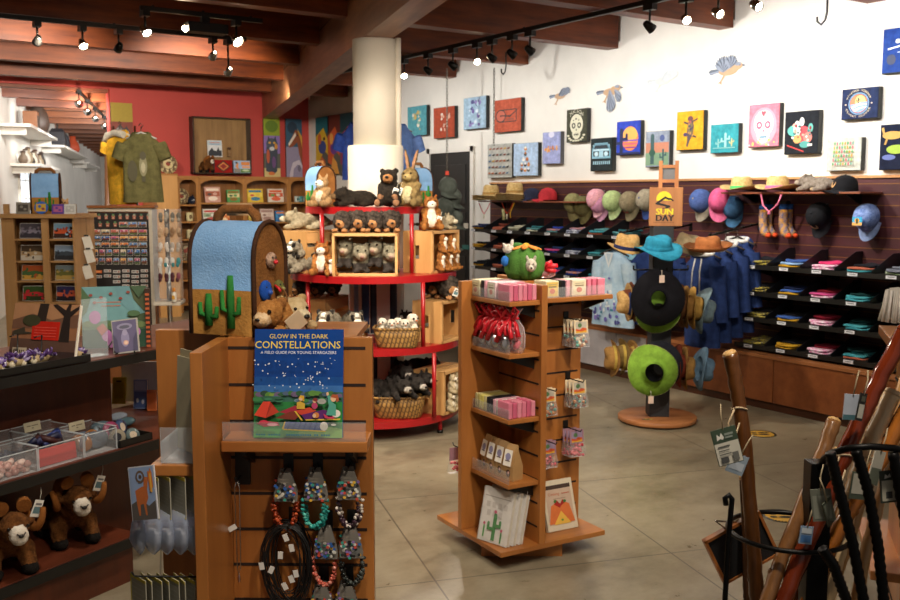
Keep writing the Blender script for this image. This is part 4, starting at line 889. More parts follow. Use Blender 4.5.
row(F1, [(.005+.0215*i, .019, c, None, nm) for i, (c, nm) in enumerate((('c9bf8a','cream soap bar, nearest the side panel'),('d2c87a','yellowish soap bar, second from the side panel'),('d8cc70','yellow soap bar, third from the side panel'),('c8bc84','cream soap bar, fourth from the side panel'),('1d1d22','black soap bar'),('26232a','dark soap bar next to the black one'),('d9a8b4','pale pink soap bar'),('dcd4cc','white soap bar, first of three'),('d8ccc8','white soap bar, second of three'),('e0d8cc','white soap bar, third of three')))], -Ca-.078, szs[2], .13, .065, 'on the third shelf of the candy stand', 'small soaps on the third shelf')
for (z, L) in ((szs[0], 'top'), (szs[2], 'third')):
    for j in range(6): soap(F1, .212, -Ca-.138+.0235*j, z, .086, .0205, .07-.003*(j % 2), col(['d77a90','c85f7c','dc8a9c'][j % 3], .35), None, f'pink wrapped soap at the post end of the {L} shelf, {ORD[j]} from the lip', 'pink soaps at the post')
REDR = col('c81f2c', .35)
def ribbon_bag(M4, x, y, z, label, rz=0, s=1):
    P, R = place(M4, (x, y, z+.0005), rz); t = thing('gift_bag', label, 'gift bag', P, 0, 'red ribboned gift bags', R, s)
    b = B(); b.lathe([(.001,0),(.036,.0),(.042,.02),(.043,.06),(.036,.09),(.012,.118),(.02,.135),(.034,.155)], clear('f6e4e6', .16, .1), 16, None, lambda p, a: V((p.x*(1+.1*cos(3*a)), p.y*(.8+.1*sin(5*a)), p.z)), False); b.done('clear_bag', t)
    b = B(); 
    rd = random.Random(int(x*1000)); 
    for k in range(9): b.ell((rd.uniform(-.02,.02), rd.uniform(-.015,.015), .014+.008*k), (.015,.014,.011), rd.choice(['b8243a','c81f2c','c8485a','8a1c2c','d8d4cc']), rot(rd.uniform(0,90),rd.uniform(0,90),0), 8, 5)
    b.done('sweets', t)
    b = B(); b.tube([(.014*cos(a), .012*sin(a), .118) for a in [2*pi*k/10 for k in range(10)]], .005, REDR, 6, True)
    for s_ in (-1, 1):
        b.tube([(0,-.012,.118),(s_*.02,-.025,.14),(s_*.04,-.03,.132),(s_*.024,-.028,.118),(0,-.014,.118)], .005, REDR, 6)
        b.tube([(0,-.012,.12),(s_*.03,-.03,.165),(s_*.055,-.035,.15),(s_*.03,-.03,.12),(0,-.014,.118)], .006, REDR, 6)
        b.tube([(0,-.014,.118),(s_*.016,-.038,.09),(s_*.04,-.05,.045+.01*s_)], [.005,.008,.009], REDR, 6)
        b.tube([(0,-.014,.12),(s_*.04,-.03,.1),(s_*.06,-.035,.06)], [.005,.008,.008], REDR, 6)
    b.done('ribbon', t)
    b = B(); b.lathe([(.0005,.003),(.021,.003),(.022,0)], metal('c9c9cc', .35), 18, tr(.003,-.044,.035) @ rot(90,0,0), None, False); b.art([D_(0,0,.35,.35,'8a8a90')], .04, .04, tr(.003,-.048,.035)); b.done('silver_seal', t)
    return t
for i, (x, y, n) in enumerate(((.02,-.085,'red ribboned clear bag, nearest the side panel'),(.085,-.09,'red ribboned bag with round silver seal, second from the side panel'),(.15,-.1,'red ribboned bag with round silver seal, third from the side panel'),(.215,-.095,'red ribboned clear bag against the post'),(.1,-.03,'red ribboned clear bag behind the front ones'))):
    ribbon_bag(F1, x, -Ca+y+.0, szs[1], n+' on the second shelf', .15*(i%2), 1.22 if i < 4 else 1.3)
KR = col('b08a58', .7)
for i, x in enumerate((.02,.075,.14,.205)):
    P, R = place(F1, (x, -Ca-.09, szs[3]+.001), .1*(i-1)); t = thing('paper_bag', f'brown paper bag with a cream label, {["nearest the side panel", "second from the side panel", "third from the side panel", "against the post"][i]}', 'paper bag', P, 0, 'paper bags on the fourth shelf', R)
    b = B(); b.rings([[(-.028,-.03,0),(.028,-.03,0),(.028,.03,0),(-.028,.03,0)],[(-.03,-.03,.06),(.03,-.03,.06),(.03,.03,.06),(-.03,.03,.06)],[(-.03,-.012,.13),(.03,-.012,.13),(.03,.004,.13),(-.03,.004,.13)],[(-.03,-.002,.155),(.03,-.002,.155),(.03,.002,.155),(-.03,.002,.155)]], KR, True, False); b.done('bag', t)
    b = B(); b.art([R_(-.42,-.2,.42,.5,'e8e2d6'), D_(0,.2,.28,.16,'8a86a8'), R_(-.26,.0,.26,.05,'6a5a58')], .056, .1, tr(0,-.0315,.085) @ rot(-14,0,0), -.004); b.done('label_print', t)
    b = B(); b.art([D_(0,0,.5,.5,'5a4030'),D_(.1,.1,.2,.2,'d8a8a0')], .026, .032, tr(0,-.0312,.032)); b.done('window', t)
def book(name, label, P, R, w, h, th, cover, items, pages='e8e0cc', group=None, cat='book'):
    t = thing(name, label, cat, P, 0, group, R)
    b = B(); b.bx(-w/2+.003, w/2-.002, -th/2+.002, th/2-.002, .002, h-.002, pages); b.done('pages', t)
    b = B(); b.bx(-w/2, w/2, -th/2, -th/2+.002, 0, h, col(cover, .12)); b.bx(-w/2, w/2, th/2-.002, th/2, 0, h, col(cover, .12)); b.bx(-w/2, -w/2+.002, -th/2, th/2, 0, h, col(cover, .12)); cv = b.done('cover', t)
    if items: b = B(); b.art([(q[0], q[1], q[2], q[3], q[4], col(q[5], .14)) if q[0] == 'r' else q for q in items], w, h, tr(0,0,h/2), -th/2-.0003, .0004, True); b.done('cover_print', cv)
    return t
# books standing on the base board
cact = [R_(-.48,-.48,.48,.48,'d6d2cc'), R_(-.44,.33,.44,.345,'a8a098')]+[R_(-.36+.2*k,.14-.0*k,-.24+.2*k,.24,'c4beb8') for k in range(4)]+[R_(-.3+.2*k,-.02,-.18+.2*k,.09,'c4beb8') for k in range(3)]+[R_(-.5,-.5,-.48,.5,'b8b0a6')]+cactus_art(.02,-.45,.5,'5a8a5a',1.3)+cactus_art(-.3,-.42,.22,'6a9a60',1.4,())+cactus_art(.3,-.46,.2,'5a8a5a',1.4,())+[D_(.02,.08,.05,.03,'b85a70'),D_(-.3,-.17,.04,.03,'b85a70'),D_(.3,-.23,.04,.03,'b85a70')]
for j in range(3):
    P, R = place(F1, (.165+.0*j, -Ca-.165+j*.034, CZB+.001), 0.30, -14)
    book('cookbook', ['pale book with green cacti on its cover, frontmost of three on the base board', 'pale book, second of three leaning on the base board', 'pale book, rearmost of three leaning on the base board'][j], P, R, .165, .235, .022, 'd6d2cc', cact if j == 0 else None, 'cfc8b8', 'leaning cookbooks')
P, R = place(F0, (.115, -Ca-.1, CZB+.001), -.02, -17)
book('cookbook', 'cream cookbook with orange hands and chillies standing alone on the base board', P, R, .165, .225, .016, 'd9cdb4', [R_(-.42,-.38,.42,.4,'c9b09a'), R_(-.42,.32,.42,.4,'4a3a30'), T_('Cooking',-.16,.22,.08,'b8603a'), R_(.1,.205,.36,.225,'b8705a'), R_(-.2,.12,.22,.13,'a08878'), P_([(-.42,-.36),(-.3,.0),(-.1,.06),(0,-.05),(.1,.06),(.3,.0),(.42,-.36)],'d8743a'), P_([(-.28,-.38),(0,-.12),(.28,-.38)],'e8b84a'), P_([(-.2,.02),(-.02,-.06),(.02,-.02),(.2,.04),(.1,.1),(0,.02),(-.1,.1)],'a8241c'), D_(.16,.06,.05,.03,'4a7a3a'), D_(-.15,.08,.05,.03,'4a7a3a'), D_(0,-.3,.04,.02,'6a9a40')])
# header-card packs on pegs
def peg(M4, x, y, z, L, label, plate=True, name='display_hook', grp=None):
    t = thing(name, label, 'hook', M4 @ V((x, y-.0015, z)), 0, grp, M4.to_3x3().to_4x4())
    b = B(); b.bx(-.014, .014, -.004, 0, -.02, .03, BLK, .002); b.done('plate', t)
    b = B(); b.tube([(0,-.003,0),(0,-L,0),(0,-L-.008,.012)], .0028, BLK, 6); b.done('prong', t); return t
def pack(M4, x, y, z, label, grp, kind, w=.078):
    P, R = place(M4, (x, y, z), 0, -4); t = thing('snack_pack', label, 'pack', P, 0, grp, R)
    b = B(); b.bx(-w/2, w/2, -.0015, .0015, -.055, .006, 'd9c6a4' if kind != 'red' else 'a07a88', .001); b.art([R_(-.38,-.45,.38,.38,'b8b0a0' if kind != 'red' else '9a86a0'), P_([(-.38,-.42),(-.38,-.1),(-.1,-.2),(.1,-.05),(.38,-.12),(.38,-.42)],'d05a30'), P_([(-.38,-.42),(-.38,-.28),(0,-.34),(.38,-.24),(.38,-.42)],'e0a83a'), D_(-.1,.12,.14,.16,'5a7a50')], w, .061, tr(0,0,-.0245), -.0016); b.done('header_card', t)
    b = B(); rd = random.Random(hash(label) % 999 if False else len(label)+int(x*1000))
    cs = ['3a8a80','b8763a','e0d0b0','8a4a2a','5aa090'] if kind != 'red' else ['c83a4a','e07a80','b02838','d85a68']
    for k in range(14): b.ell((rd.uniform(-w*.4,w*.4), rd.uniform(-.008,.008), -.064-rd.uniform(0,.048)), rd.uniform(.006,.0095), rd.choice(cs), None, 8, 5)
    b.done('beads' if kind != 'red' else 'sweets', t)
    b = B(); b.rings([[(-w/2,-.001,-.052),(w/2,-.001,-.052),(w/2,.001,-.052),(-w/2,.001,-.052)],[(-w/2,-.014,-.085),(w/2,-.014,-.085),(w/2,.014,-.085),(-w/2,.014,-.085)],[(-w/2,-.012,-.115),(w/2,-.012,-.115),(w/2,.012,-.115),(-w/2,.012,-.115)]], clear('f2f2f2', .12, .15), True, False); b.done('pouch', t)
gp = 'header card packs on the candy stand'
for (x, z, n, kind, wh) in ((.19, 1.045, 4, 'turq', 'uppermost peg'), (.205, .765, 3, 'turq', 'middle peg by the edge'), (.055, .74, 2, 'turq', 'middle peg by the post'), (.195, .54, 3, 'red', 'low peg by the edge'), (.06, .50, 2, 'red', 'low peg by the post')):
    peg(F0, x, -Ca, z, .115, f'black peg on the candy stand, the {wh}')
    for j in range(n): pack(F0, x+.003*j, -Ca-.035-.022*j, z-.006, f'{"pack of turquoise amber beads" if kind == "turq" else "clear pack of red sweets"} on the {wh}, {["rearmost", "next from the rear", "third from the rear", "frontmost"][j] if j < n-1 else "frontmost"}', gp, kind)
F2 = cfr(2)
for j in range(2):
    peg(F2, CL-.03-.09*j, -Ca, .45, .09, f'black peg on the far face of the candy stand, {["outer", "inner"][j]}'); pack(F2, CL-.03-.09*j, -Ca-.06, .444, f'pack of red sweets on the far face of the candy stand, {["outer", "inner"][j]} peg', gp, 'red')
# cactus plush and wrapped sweets on top
T0 = thing('plush_cactus', 'round green plush cactus with an orange flower and a peeking coyote on the candy stand', 'plush toy', FW*4.27+RT*.335+UP*CZT, CF, None, None, 1.0)
GRN = cloth('4c7a34', .6, 120)
b = B(); b.lathe([(.04,.0),(.068,.006),(.082,.04),(.086,.08),(.078,.12),(.055,.145),(.002,.15)], GRN, 48, None, lambda p, a: V((p.x*(1+.09*abs(cos(4*a))), p.y*(1+.09*abs(cos(4*a))), p.z))); b.done('body', T0)
b = B()
for k in range(7):
    a = 2*pi*k/7; b.ell((.04*cos(a)+.005, .04*sin(a)-.02, .152-.008*abs(cos(a))), (.034,.016,.006), cloth('d98a3a'), rot(0,16,degrees(a)), 10, 6)
b.ell((.005,-.02,.158), (.014,.014,.008), cloth('d8b030')); b.done('flower', T0)
GW = fur('cfc8b8', '8a8478')
b = B(); b.ell((.022,-.088,.07), (.026,.016,.03), GW); b.ell((.022,-.104,.058), (.011,.016,.013), fur('e4ded0')); b.ell((.006,-.09,.1), (.007,.005,.014), GW, rot(0,-16,0)); b.ell((.038,-.09,.1), (.007,.005,.014), GW, rot(0,16,0)); b.ell((.022,-.121,.06), (.005,.004,.004), '1b1612'); b.ell((.013,-.103,.076), .003, '120e0a'); b.ell((.031,-.103,.076), .003, '120e0a'); b.done('coyote_head', T0)
b = B(); b.ell((-.075,-.03,.14), (.026,.022,.022), fur('e2ded4', 'b8b0a0')); b.ell((-.09,-.045,.15), (.008,.006,.02), fur('e2ded4'), rot(20,-30,0)); b.ell((-.06,-.04,.165), (.008,.006,.02), fur('e2ded4'), rot(20,10,0)); b.ell((-.035,-.0,.152), (.03,.022,.014), cloth('3f6e34')); b.done('white_bird', T0)
b = B(); b.ell((-.09,-.04,.085), (.018,.018,.024), cloth('2f6fc0')); b.done('blue_bird', T0)
P = at(545, 278, 4.35); P.z = CZT; t = thing('gift_bag', 'small red ribboned bag lying on top of the candy stand behind the plush cactus', 'gift bag', P, CF-.3)
b = B(); b.ell((0,0,.02), (.05,.03,.022), clear('f0c8cc', .3, .15)); b.ell((-.01,0,.02), (.035,.022,.015), 'c8414a'); b.done('clear_bag', t)
b = B()
for a in (-.6, .3, 1.0): b.tube([(.0,-.02,.035),(.03*cos(a),-.03,.05+.02*sin(a)),(.065*cos(a),-.02,.05+.03*sin(a))], [.006,.012,.01], REDR, 6)
b.done('ribbon', t)
# ---------- the near display with the star book ----------
FX, FD = -.539, 2.593; FL, Fa, FZT = .333, .083, 1.222; fth = radians(-1.1)
front, ffr = pinwheel(FX, FD, fth, FL, Fa, .12, FZT, 'wooden slatwall stand nearest the doorway, holding the star book and necklaces', .33, {2: .293}, .2, .1)
G0, G1 = ffr(0), ffr(1)
b = B(); b.bx(-Fa+.03, Fa+.2, -Fa+.03, Fa+.2, FZT-.024, FZT-.006, SWH); o = b.done('top_board', front)
shelf(G0, -Fa+.035, FL-.003, -Fa, .115, .968, 'wooden ledge with a clear lip under the star book', .05, .028)
star = [R_(-.5,-.5,.5,.5,'0f3f8a'), R_(-.5,-.02,.5,.06,'1a4f98'), R_(-.5,-.08,.5,-.02,'3a6eb0'), R_(-.5,-.5,.5,-.08,'3a6a58'), R_(-.5,-.5,.5,-.17,'2f8040'), R_(-.5,-.5,.5,-.42,'4a9a4a'), D_(.3,-.46,.3,.06,'7aaa58'), D_(-.3,-.27,.26,.05,'2a7038')]
rd = random.Random(12)
star += [D_(-.48+.05*k, -.1+rd.uniform(-.012,.012), rd.uniform(.03,.055), rd.uniform(.015,.032), rd.choice(['2f5a3a','3f7038','5a8a3c','4a5f78','2a4a3a','6a5a78','7a9a40'])) for k in range(20)]
star += [D_(rd.uniform(-.48,.48), -.15+rd.uniform(-.02,.02), rd.uniform(.04,.08), rd.uniform(.012,.022), rd.choice(['3a7a5a','4a6a80','2f6048','6a8a98','357a45'])) for k in range(18)]
star += [P_([(-.48,-.29),(-.38,-.165),(-.3,-.165),(-.35,-.315)],'d8402a'), P_([(-.3,-.165),(-.2,-.26),(-.35,-.315)],'a02a1a'), P_([(-.28,-.2),(-.2,-.26),(-.35,-.315)],'b83a22')]
star += [P_([(-.2,-.26),(-.02,-.2),(.06,-.22),(-.04,-.29)],'a02438'), P_([(-.24,-.315),(-.06,-.25),(.06,-.27),(-.02,-.33)],'7a3020'), P_([(-.02,-.25),(.14,-.215),(.22,-.245),(.06,-.29)],'c8402a'), P_([(.05,-.285),(.3,-.235),(.46,-.28),(.44,-.33),(.1,-.335)],'5a1f68'), P_([(-.03,-.25),(.05,-.335),(.07,-.335),(-.01,-.25)],'d8b83a'), P_([(.1,-.335),(.48,-.33),(.49,-.315),(.1,-.325)],'d8b83a')]
star += [P_([(-.0,-.23),(.0,-.17),(.04,-.16),(.09,-.18),(.09,-.23)],'d0a838'), D_(.045,-.135,.024,.022,'e4b890'), P_([(.02,-.13),(.04,-.105),(.08,-.11),(.085,-.16),(.065,-.16),(.06,-.13)],'d8a830'), D_(.2,-.2,.034,.03,'b8406a'), D_(.2,-.155,.022,.02,'e0b088'), P_([(.18,-.15),(.19,-.13),(.23,-.132),(.24,-.17),(.22,-.165)],'8a2f28')]
star += [D_(.28,-.16,.05,.025,'a8a8a0'), D_(.44,-.27,.05,.035,'e4dcd0'), P_([(.33,-.285),(.36,-.2),(.34,-.1),(.36,-.095),(.39,-.16),(.44,-.19),(.44,-.29)],'4fa08c'), D_(.345,-.09,.014,.016,'e4b890'), D_(.41,-.135,.03,.028,'e4b890'), P_([(.38,-.12),(.4,-.095),(.46,-.1),(.475,-.15),(.445,-.17),(.44,-.13)],'a8502a'), D_(.22,-.285,.035,.026,'c87a3a'), D_(.2,-.29,.02,.018,'e4b890'), P_([(.3,-.27),(.36,-.3),(.42,-.295),(.42,-.32),(.32,-.31)],'c83a58')]
star += [P_([(-.16,-.41),(-.12,-.345),(.36,-.355),(.33,-.43)],'4a5c8c'), P_([(-.16,-.41),(-.13,-.345),(-.12,-.345),(-.14,-.415)],'d8b83a'), P_([(-.14,-.42),(.33,-.435),(.33,-.425),(-.14,-.408)],'d8b83a'), D_(.31,-.385,.045,.04,'ddd8cc')]+[P_([(-.1+.06*k,-.415),(-.07+.06*k,-.35),(-.06+.06*k,-.35),(-.09+.06*k,-.415)],'3a4a78') for k in range(6)]
star += [P_([(-.44,-.36),(-.36,-.335),(-.2,-.35),(-.18,-.38),(-.36,-.39)],'b0485a'), D_(-.36,-.35,.05,.02,'c8324a'), D_(-.26,-.37,.06,.015,'d8a0a8'), D_(.42,-.37,.03,.01,'c8ccc0')]
star += [R_(-.44+.028*k,-.468,-.424+.028*k,-.454,'2a6a8a') for k in range(10) if k != 4]+[R_(-.1+.026*k,-.468,-.083+.026*k,-.454,'2a6a8a') for k in range(19) if k not in (11, 14)]
star += [D_(rd.uniform(-.46,.46), rd.uniform(-.04,.24), q, q*.8, 'd8e0ec') for q in [rd.choice((.005,.007,.009)) for _ in range(54)]]
star += [D_(.2+.03*cos(k*1.1)*k*.5, .06+.02*sin(k*1.7)*k*.4, .006, .005, 'e8ecf4') for k in range(9)]
star += [T_('GLOW IN THE DARK', .05, .43, .056, 'f0d23a'), T_('CONSTELLATIONS', .04, .352, .092, 'f0d23a'), T_('A FIELD GUIDE FOR YOUNG STARGAZERS', .05, .285, .036, 'e8ecf4')]
P, R = place(G0, (.146, -Fa-.079, .970), -.0, -9)
book('star_book', 'blue glossy picture book of constellations standing on the front ledge', P, R, .232, .283, .012, '12428c', star)

# necklace pegs and bead bundles
def beads(px, py, c1, c2, label, short=False):
    P = at(px, py, 2.47); l = G0.inverted() @ P; z = l.z
    peg(G0, l.x, -Fa, z, .08, f'black hook holding the {label.split(" bead")[0]} bead bracelets')
    t = thing('bead_bracelets', label, 'bracelets', G0 @ V((l.x, -Fa-.045, z-.004)), 0, 'bead bracelets on the near stand', G0.to_3x3().to_4x4())
    for j in range(3):
        b = B(); y = -.022*j+.02; rr = random.Random(j+px)
        b.prism([(-.014,0),(.014,0),(.032,-.06),(.03,-.078),(-.03,-.078),(-.032,-.06)], .0012, '77726a', tr(.004*j-.004, y, 0))
        it = [R_(-.4+.0,-.9,.4,-.42,'6a6a68')]+[D_(rr.uniform(-.42,.42), rr.uniform(-.95,-.35), .07, .05, rr.choice(['2f5fa8','d8d8d0','c84a3a','3a9a8a','e0b040','2a2a2a','8a70b0','c8c4b8','1a1a1a'])) for _ in range(40)]
        b.art(it+[R_(-.18,-.3,.18,-.26,'7a7468'),R_(-.2,-.2,.2,-.17,'7a7468')], .06, .078, tr(.004*j-.004, y, 0), -.001, .0003); b.done('card', t)
    b = B(); rr = random.Random(px)
    if not short:
        for s in range(3):
            n = 26; off = rr.uniform(-.006,.006)
            for k in range(n):
                a = pi*k/(n-1); q = V((.029*cos(a)+off, -.014+.012*s, -.078-.075*sin(a)**.8-.006*s))
                b.ell(q+V((rr.uniform(-.003,.003),rr.uniform(-.003,.003),rr.uniform(-.003,.003))), (.0062,.005,.0052), rr.choice([c1,c1,c2]), rot(rr.uniform(0,90),rr.uniform(0,90),0), 6, 4)
        b.done('beads', t)
    return t
for px, py, a, c, L in ((286, 468, '9a3a1a', 'c0522a', 'rust orange bead bracelets, upper row nearest the black cords'), (316, 467, '2f9a90', '58b8a8', 'turquoise bead bracelets in the middle of the upper row'), (349, 466, '3a2430', 'cfc4b8', 'dark purple and white bead bracelets at the end of the upper row'),
                     (326, 525, 'c05a48', 'd88a78', 'coral pink bead bracelets in the second row'), (351, 524, '1f2422', '4a524e', 'black bead bracelets in the second row')): beads(px, py, col(a, .3), col(c, .3), L)
beads(322, 581, col('6a3a30', .3), col('8a5a48', .3), 'brown bead bracelets lowest under the coral ones, mostly cut off'); beads(347, 580, col('3a3a58', .3), col('6a6a80', .3), 'slate bead bracelets lowest under the black ones, mostly cut off')
P = at(291, 523, 2.46); l = G0.inverted() @ P; peg(G0, l.x-.0, -Fa, l.z, .09, 'black hook holding the black cord necklaces')
t = thing('cord_necklaces', 'thick bundle of black cord necklaces with white tags', 'necklaces', G0 @ V((l.x, -Fa-.05, l.z)), 0, None, G0.to_3x3().to_4x4()); rd = random.Random(5)
for j in range(22):
    b = B(); w, h = rd.uniform(.038,.068), rd.uniform(.2,.235); y = rd.uniform(-.035,.03); cx = rd.uniform(-.02,0)
    b.tube([(cx+w*sin(a)*(1+.1*cos(a)), y+.004*sin(3*a+j), -h/2+h/2*cos(a)) for a in [2*pi*k/28 for k in range(28)]], .0016, '0f0e0d', 5, True); b.done('cord', t)
for j, (x, z) in enumerate(((-.07,-.1),(-.045,-.11),(-.02,-.07),(.01,-.05),(.02,-.12),(.008,-.135),(-.01,-.155),(-.005,-.022))):
    b = B(); b.box((x,-.048,z), (.013,.001,.02), 'd8d4cc', rot(0,rd.uniform(-30,30),0)); b.done('price_tag', t)
P = at(237, 480, 2.47); l = G0.inverted() @ P; peg(G0, l.x, -Fa, l.z, .05, 'black hook holding the thin silver necklace')
t = thing('silver_necklace', 'thin silver chain necklace with a white price tag', 'necklace', G0 @ V((l.x, -Fa-.045, l.z)), 0, None, G0.to_3x3().to_4x4())
b = B(); b.tube([(0,0,.002),(-.006,0,-.02),(-.004,0,-.24),(.0,0,-.262),(.005,0,-.24),(.007,0,-.02),(0,0,.002)], .0016, metal('cfcac0', .25), 5); b.ell((0,0,-.272), (.004,.003,.012), metal('c0a8a8', .3)); b.done('chain', t)
b = B(); b.box((-.014,-.003,-.13), (.024,.001,.014), 'dcd8d0', rot(0,-30,0)); b.done('price_tag', t)
t = thing('display_bracket', 'black metal bracket under the ledge beside the silver necklace', 'bracket', G0 @ V((-.02, -Fa-.001, .94)), 0, None, G0.to_3x3().to_4x4())
b = B(); b.bx(-.02,.02,-.006,0,-.12,.0,BLK); b.done('arm', t)
# clear pocket with paper sheets, shelf and hanging packs on the outer side
Ps = lambda px, py, D: at(px, py, D)
l = G1.inverted() @ at(200, 455, 2.42)
shelf(G1, Fa-.02, FL-.03, -Fa, .115, .935, 'small wooden shelf under the clear paper pocket', 0, .028, brackets=False)
t = thing('acrylic_pocket', 'clear acrylic pocket holding tall cream paper sheets', 'holder', G1 @ V(((Fa+FL)/2-.02, -Fa-.001, .937)), 0, None, G1.to_3x3().to_4x4())
ac = clear('e8f0f6', .14, .08); w = .105
b = B(); b.bx(-w,w,-.09,-.087,0,.055,ac); b.bx(-w,-w+.003,-.09,0,0,.09,ac); b.bx(w-.003,w,-.09,0,0,.09,ac); b.bx(-w,w,-.003,0,0,.1,ac); b.bx(-w,w,-.09,0,0,.003,ac); b.done('pocket', t)
for j in range(7):
    o = B(); h = .2+.012*(6-j)-.03*(j == 0); o.bx(-.055,.055,-.0011,.0011,0,h, ['cfc6a4','cdbf98','d8d2c0','b8b0a0','cfc8b4','c2b490','d8d4cc'][j]); P, R = place(G1, ((Fa+FL)/2-.02, -Fa-.062+.0075*j, .942), .72, -3)
    x = o.done('paper_sheet', None, P, 0, R); tag(x, f'tall cream paper sheet in the clear pocket, {["outermost", "second from outside", "third from outside", "middle one", "fifth from outside", "sixth from outside", "innermost"][j]}', 'paper', 'paper sheets in the clear pocket')
YG = 'b8a838'
def polybag(P, R, label, grp, h=.1, fill='9a9ca4'):
    t = thing('header_bag', label, 'pack', P, 0, grp, R); w = .075
    b = B(); b.bx(-w/2,w/2,-.0012,.0012,-h,.004,'a5a291'); b.bx(-w/2-.0012,w/2+.0012,-.0022,-.0012,-.0035,.005,YG); b.bx(-w/2-.0012,-w/2+.002,-.0022,-.0012,-h,.004,YG); b.bx(-w/2,w/2,-.0022,-.0012,-h,-h+.003,YG)
    b.art([R_(-.4,-.1-.1*k,.4,-.12-.1*k,'b2b0a6') for k in range(7)], w, h, None, -.0025); b.done('header_card', t)
    b = B(); n = 14; rs = []
    for z, rx, ry in ((-h+.01,w/2,.003),(-h-.02,w/2,.014),(-h-.06,w/2*.95,.02),(-h-.085,w/2*.7,.012),(-h-.1,w/2*.2,.002)): rs.append([(rx*cos(2*pi*k/n), ry*sin(2*pi*k/n)*(1+.2*sin(k*2)), z) for k in range(n)])
    b.rings(rs, clear('c9d4ea', .38, .12)); b.done('plastic_bag', t)
    b = B(); b.ell((.004,0,-h-.055), (.026,.014,.024), col(fill, .5)); b.done('contents', t); return t
Rg = G1.to_3x3().to_4x4()
peg(G1, FL-.05, -Fa, .905, .17, 'long black peg holding the grey header bags on the outer side')
for j in range(5):
    P, R = place(G1, (FL-.05, -Fa-.02-.034*j, .899), radians((38,46,40,48,30)[j]), 0)
    polybag(P, R, f'bag with grey and yellow header card, {["innermost", "second from the inside", "middle one", "fourth from the inside", "outermost"][j]} of the upper five', 'header bags on the outer side', .1)
peg(G1, FL-.05, -Fa, .64, .17, 'lower black peg holding the tan header cards on the outer side')
for j in range(8):
    P, R = place(G1, (FL-.05, -Fa-.015-.021*j, .634), radians((40,45,38,47)[j % 4]), 0)
    polybag(P, R, f'tan header card pack on the lower peg, {ORD[j]} from the wooden panel', 'header packs on the lower peg', .12, '8a7a58')
peg(G1, FL-.18, -Fa, .85, .12, 'black peg holding the painted ram card')
P, R = at(143, 468, 2.55), Rg @ rot(0,0,0)
t = thing('art_card', 'tall glossy card painted with an orange ram and red flowers', 'card', at(141, 466, 2.27), 0, None, rot(0,0,degrees(CF)-25) @ rot(-8,-12,0))
b = B(); b.bx(-.042,.042,-.002,.002,-.13,.0,'c8c8cc'); b.art([R_(-.47,-.5,.47,.48,'8fa4c8'), P_([(-.47,-.5),(-.47,-.2),(-.1,-.1),(.2,-.25),(.47,-.15),(.47,-.5)],'5a5450'), P_([(-.25,-.2),(-.28,.05),(.0,.12),(.18,.1),(.2,-.1),(.1,-.22),(.12,-.42),(.06,-.42),(0,-.2),(-.12,-.22),(-.14,-.42),(-.2,-.42)],'c06a38'), P_([(.05,.1),(.1,.3),(.26,.28),(.2,.08)],'c06a38'), D_(-.05,.3,.17,.12,'6a5648'), D_(-.05,.3,.11,.075,'8fa4c8'), D_(-.04,.3,.06,.04,'5a4638'), P_([(.3,.0),(.26,.4),(.33,.38),(.36,.46),(.42,.36),(.44,.1)],'d87a30'), P_([(.33,0),(.33,.34),(.38,.36),(.4,0)],'e8b048')], .084, .13, tr(0,0,-.065), -.0022); b.done('print', t)
# the plush canyon carriers
SKYB = cloth('84add8', .5, 170, .95, '74a0d0', 12); TANB = cloth('aa7a3c', .5, 120, .95, '94672e', 14); DKB = cloth('42291a', .4, 200); BRN = cloth('8a5a2c', .6, 150)
def carrier(label, loc, rz, s=1, deco=True):
    t = thing('plush_carrier', label, 'toy carrier', loc, rz, None, None, s); W, Dp, Ht = .1, .078, .3
    arch = [(-Dp,0),(-Dp,.12),(-Dp,.2)]+[(-Dp*cos(a), .2+.1*sin(a)) for a in [pi*k/12 for k in range(1,12)]]+[(Dp,.2),(Dp,.12),(Dp,0)]
    ub = [(y, z) for y, z in arch if z >= .12]; lo1 = [p for p in arch[:2]]; lo2 = arch[-2:]
    b = B()
    for pr, m in ((ub, SKYB), (lo1, TANB), (lo2, TANB)): b.rings([[(-W,y,z) for y,z in pr],[(-W*.5,y*1.015,z*1.005) for y,z in pr],[(W*.5,y*1.015,z*1.005) for y,z in pr],[(W,y,z) for y,z in pr]], m, False)
    b.poly([(-W,-Dp,0),(W,-Dp,0),(W,Dp,0),(-W,Dp,0)], TANB)
    bmesh.ops.remove_doubles(b.bm, verts=b.bm.verts, dist=.0005); b.done('shell', t)
    for s_ in (-1, 1):
        b = B(); b.poly([(s_*W*.985,y*.99,z*.995) for y,z in arch], BRN); b.done('end_panel', t)
        b = B(); b.tube([(s_*W,y,z) for y,z in arch], .0065, DKB, 8); b.done('piping', t)
    b = B(); b.tube([(-.065,0,.295),(-.06,0,.315),(-.04,0,.332),(.04,0,.332),(.06,0,.315),(.065,0,.295)], [.013,.014,.0125,.0125,.014,.013], fur('8a5a30', '6e4524'), 10); b.done('handle', t)
    b = B(); cc = cloth('2f7a34')
    for x, z, h, aw in ((.03,.02,.14,1),(-.04,.025,.085,1)):
        def col_(p, r): b.tube([(q[0], -Dp-.003, q[1]) for q in p], [r]*(len(p)-1)+[r*.7], cc, 8)
        col_([(x,z),(x,z+h*.6),(x,z+h)], .011*aw); col_([(x,z+h*.3),(x-.026,z+h*.36),(x-.028,z+h*.72)], .0075); col_([(x,z+h*.25),(x+.024,z+h*.3),(x+.026,z+h*.6)], .0075)
    b.done('cactus_patch', t); return t
LC = at(240, 334, 2.62); LC.z = FZT+.001
crz = CF-radians(22)
carrier('big blue and brown arched plush carrier with green cacti on the near wooden stand', LC, crz, 1.02)
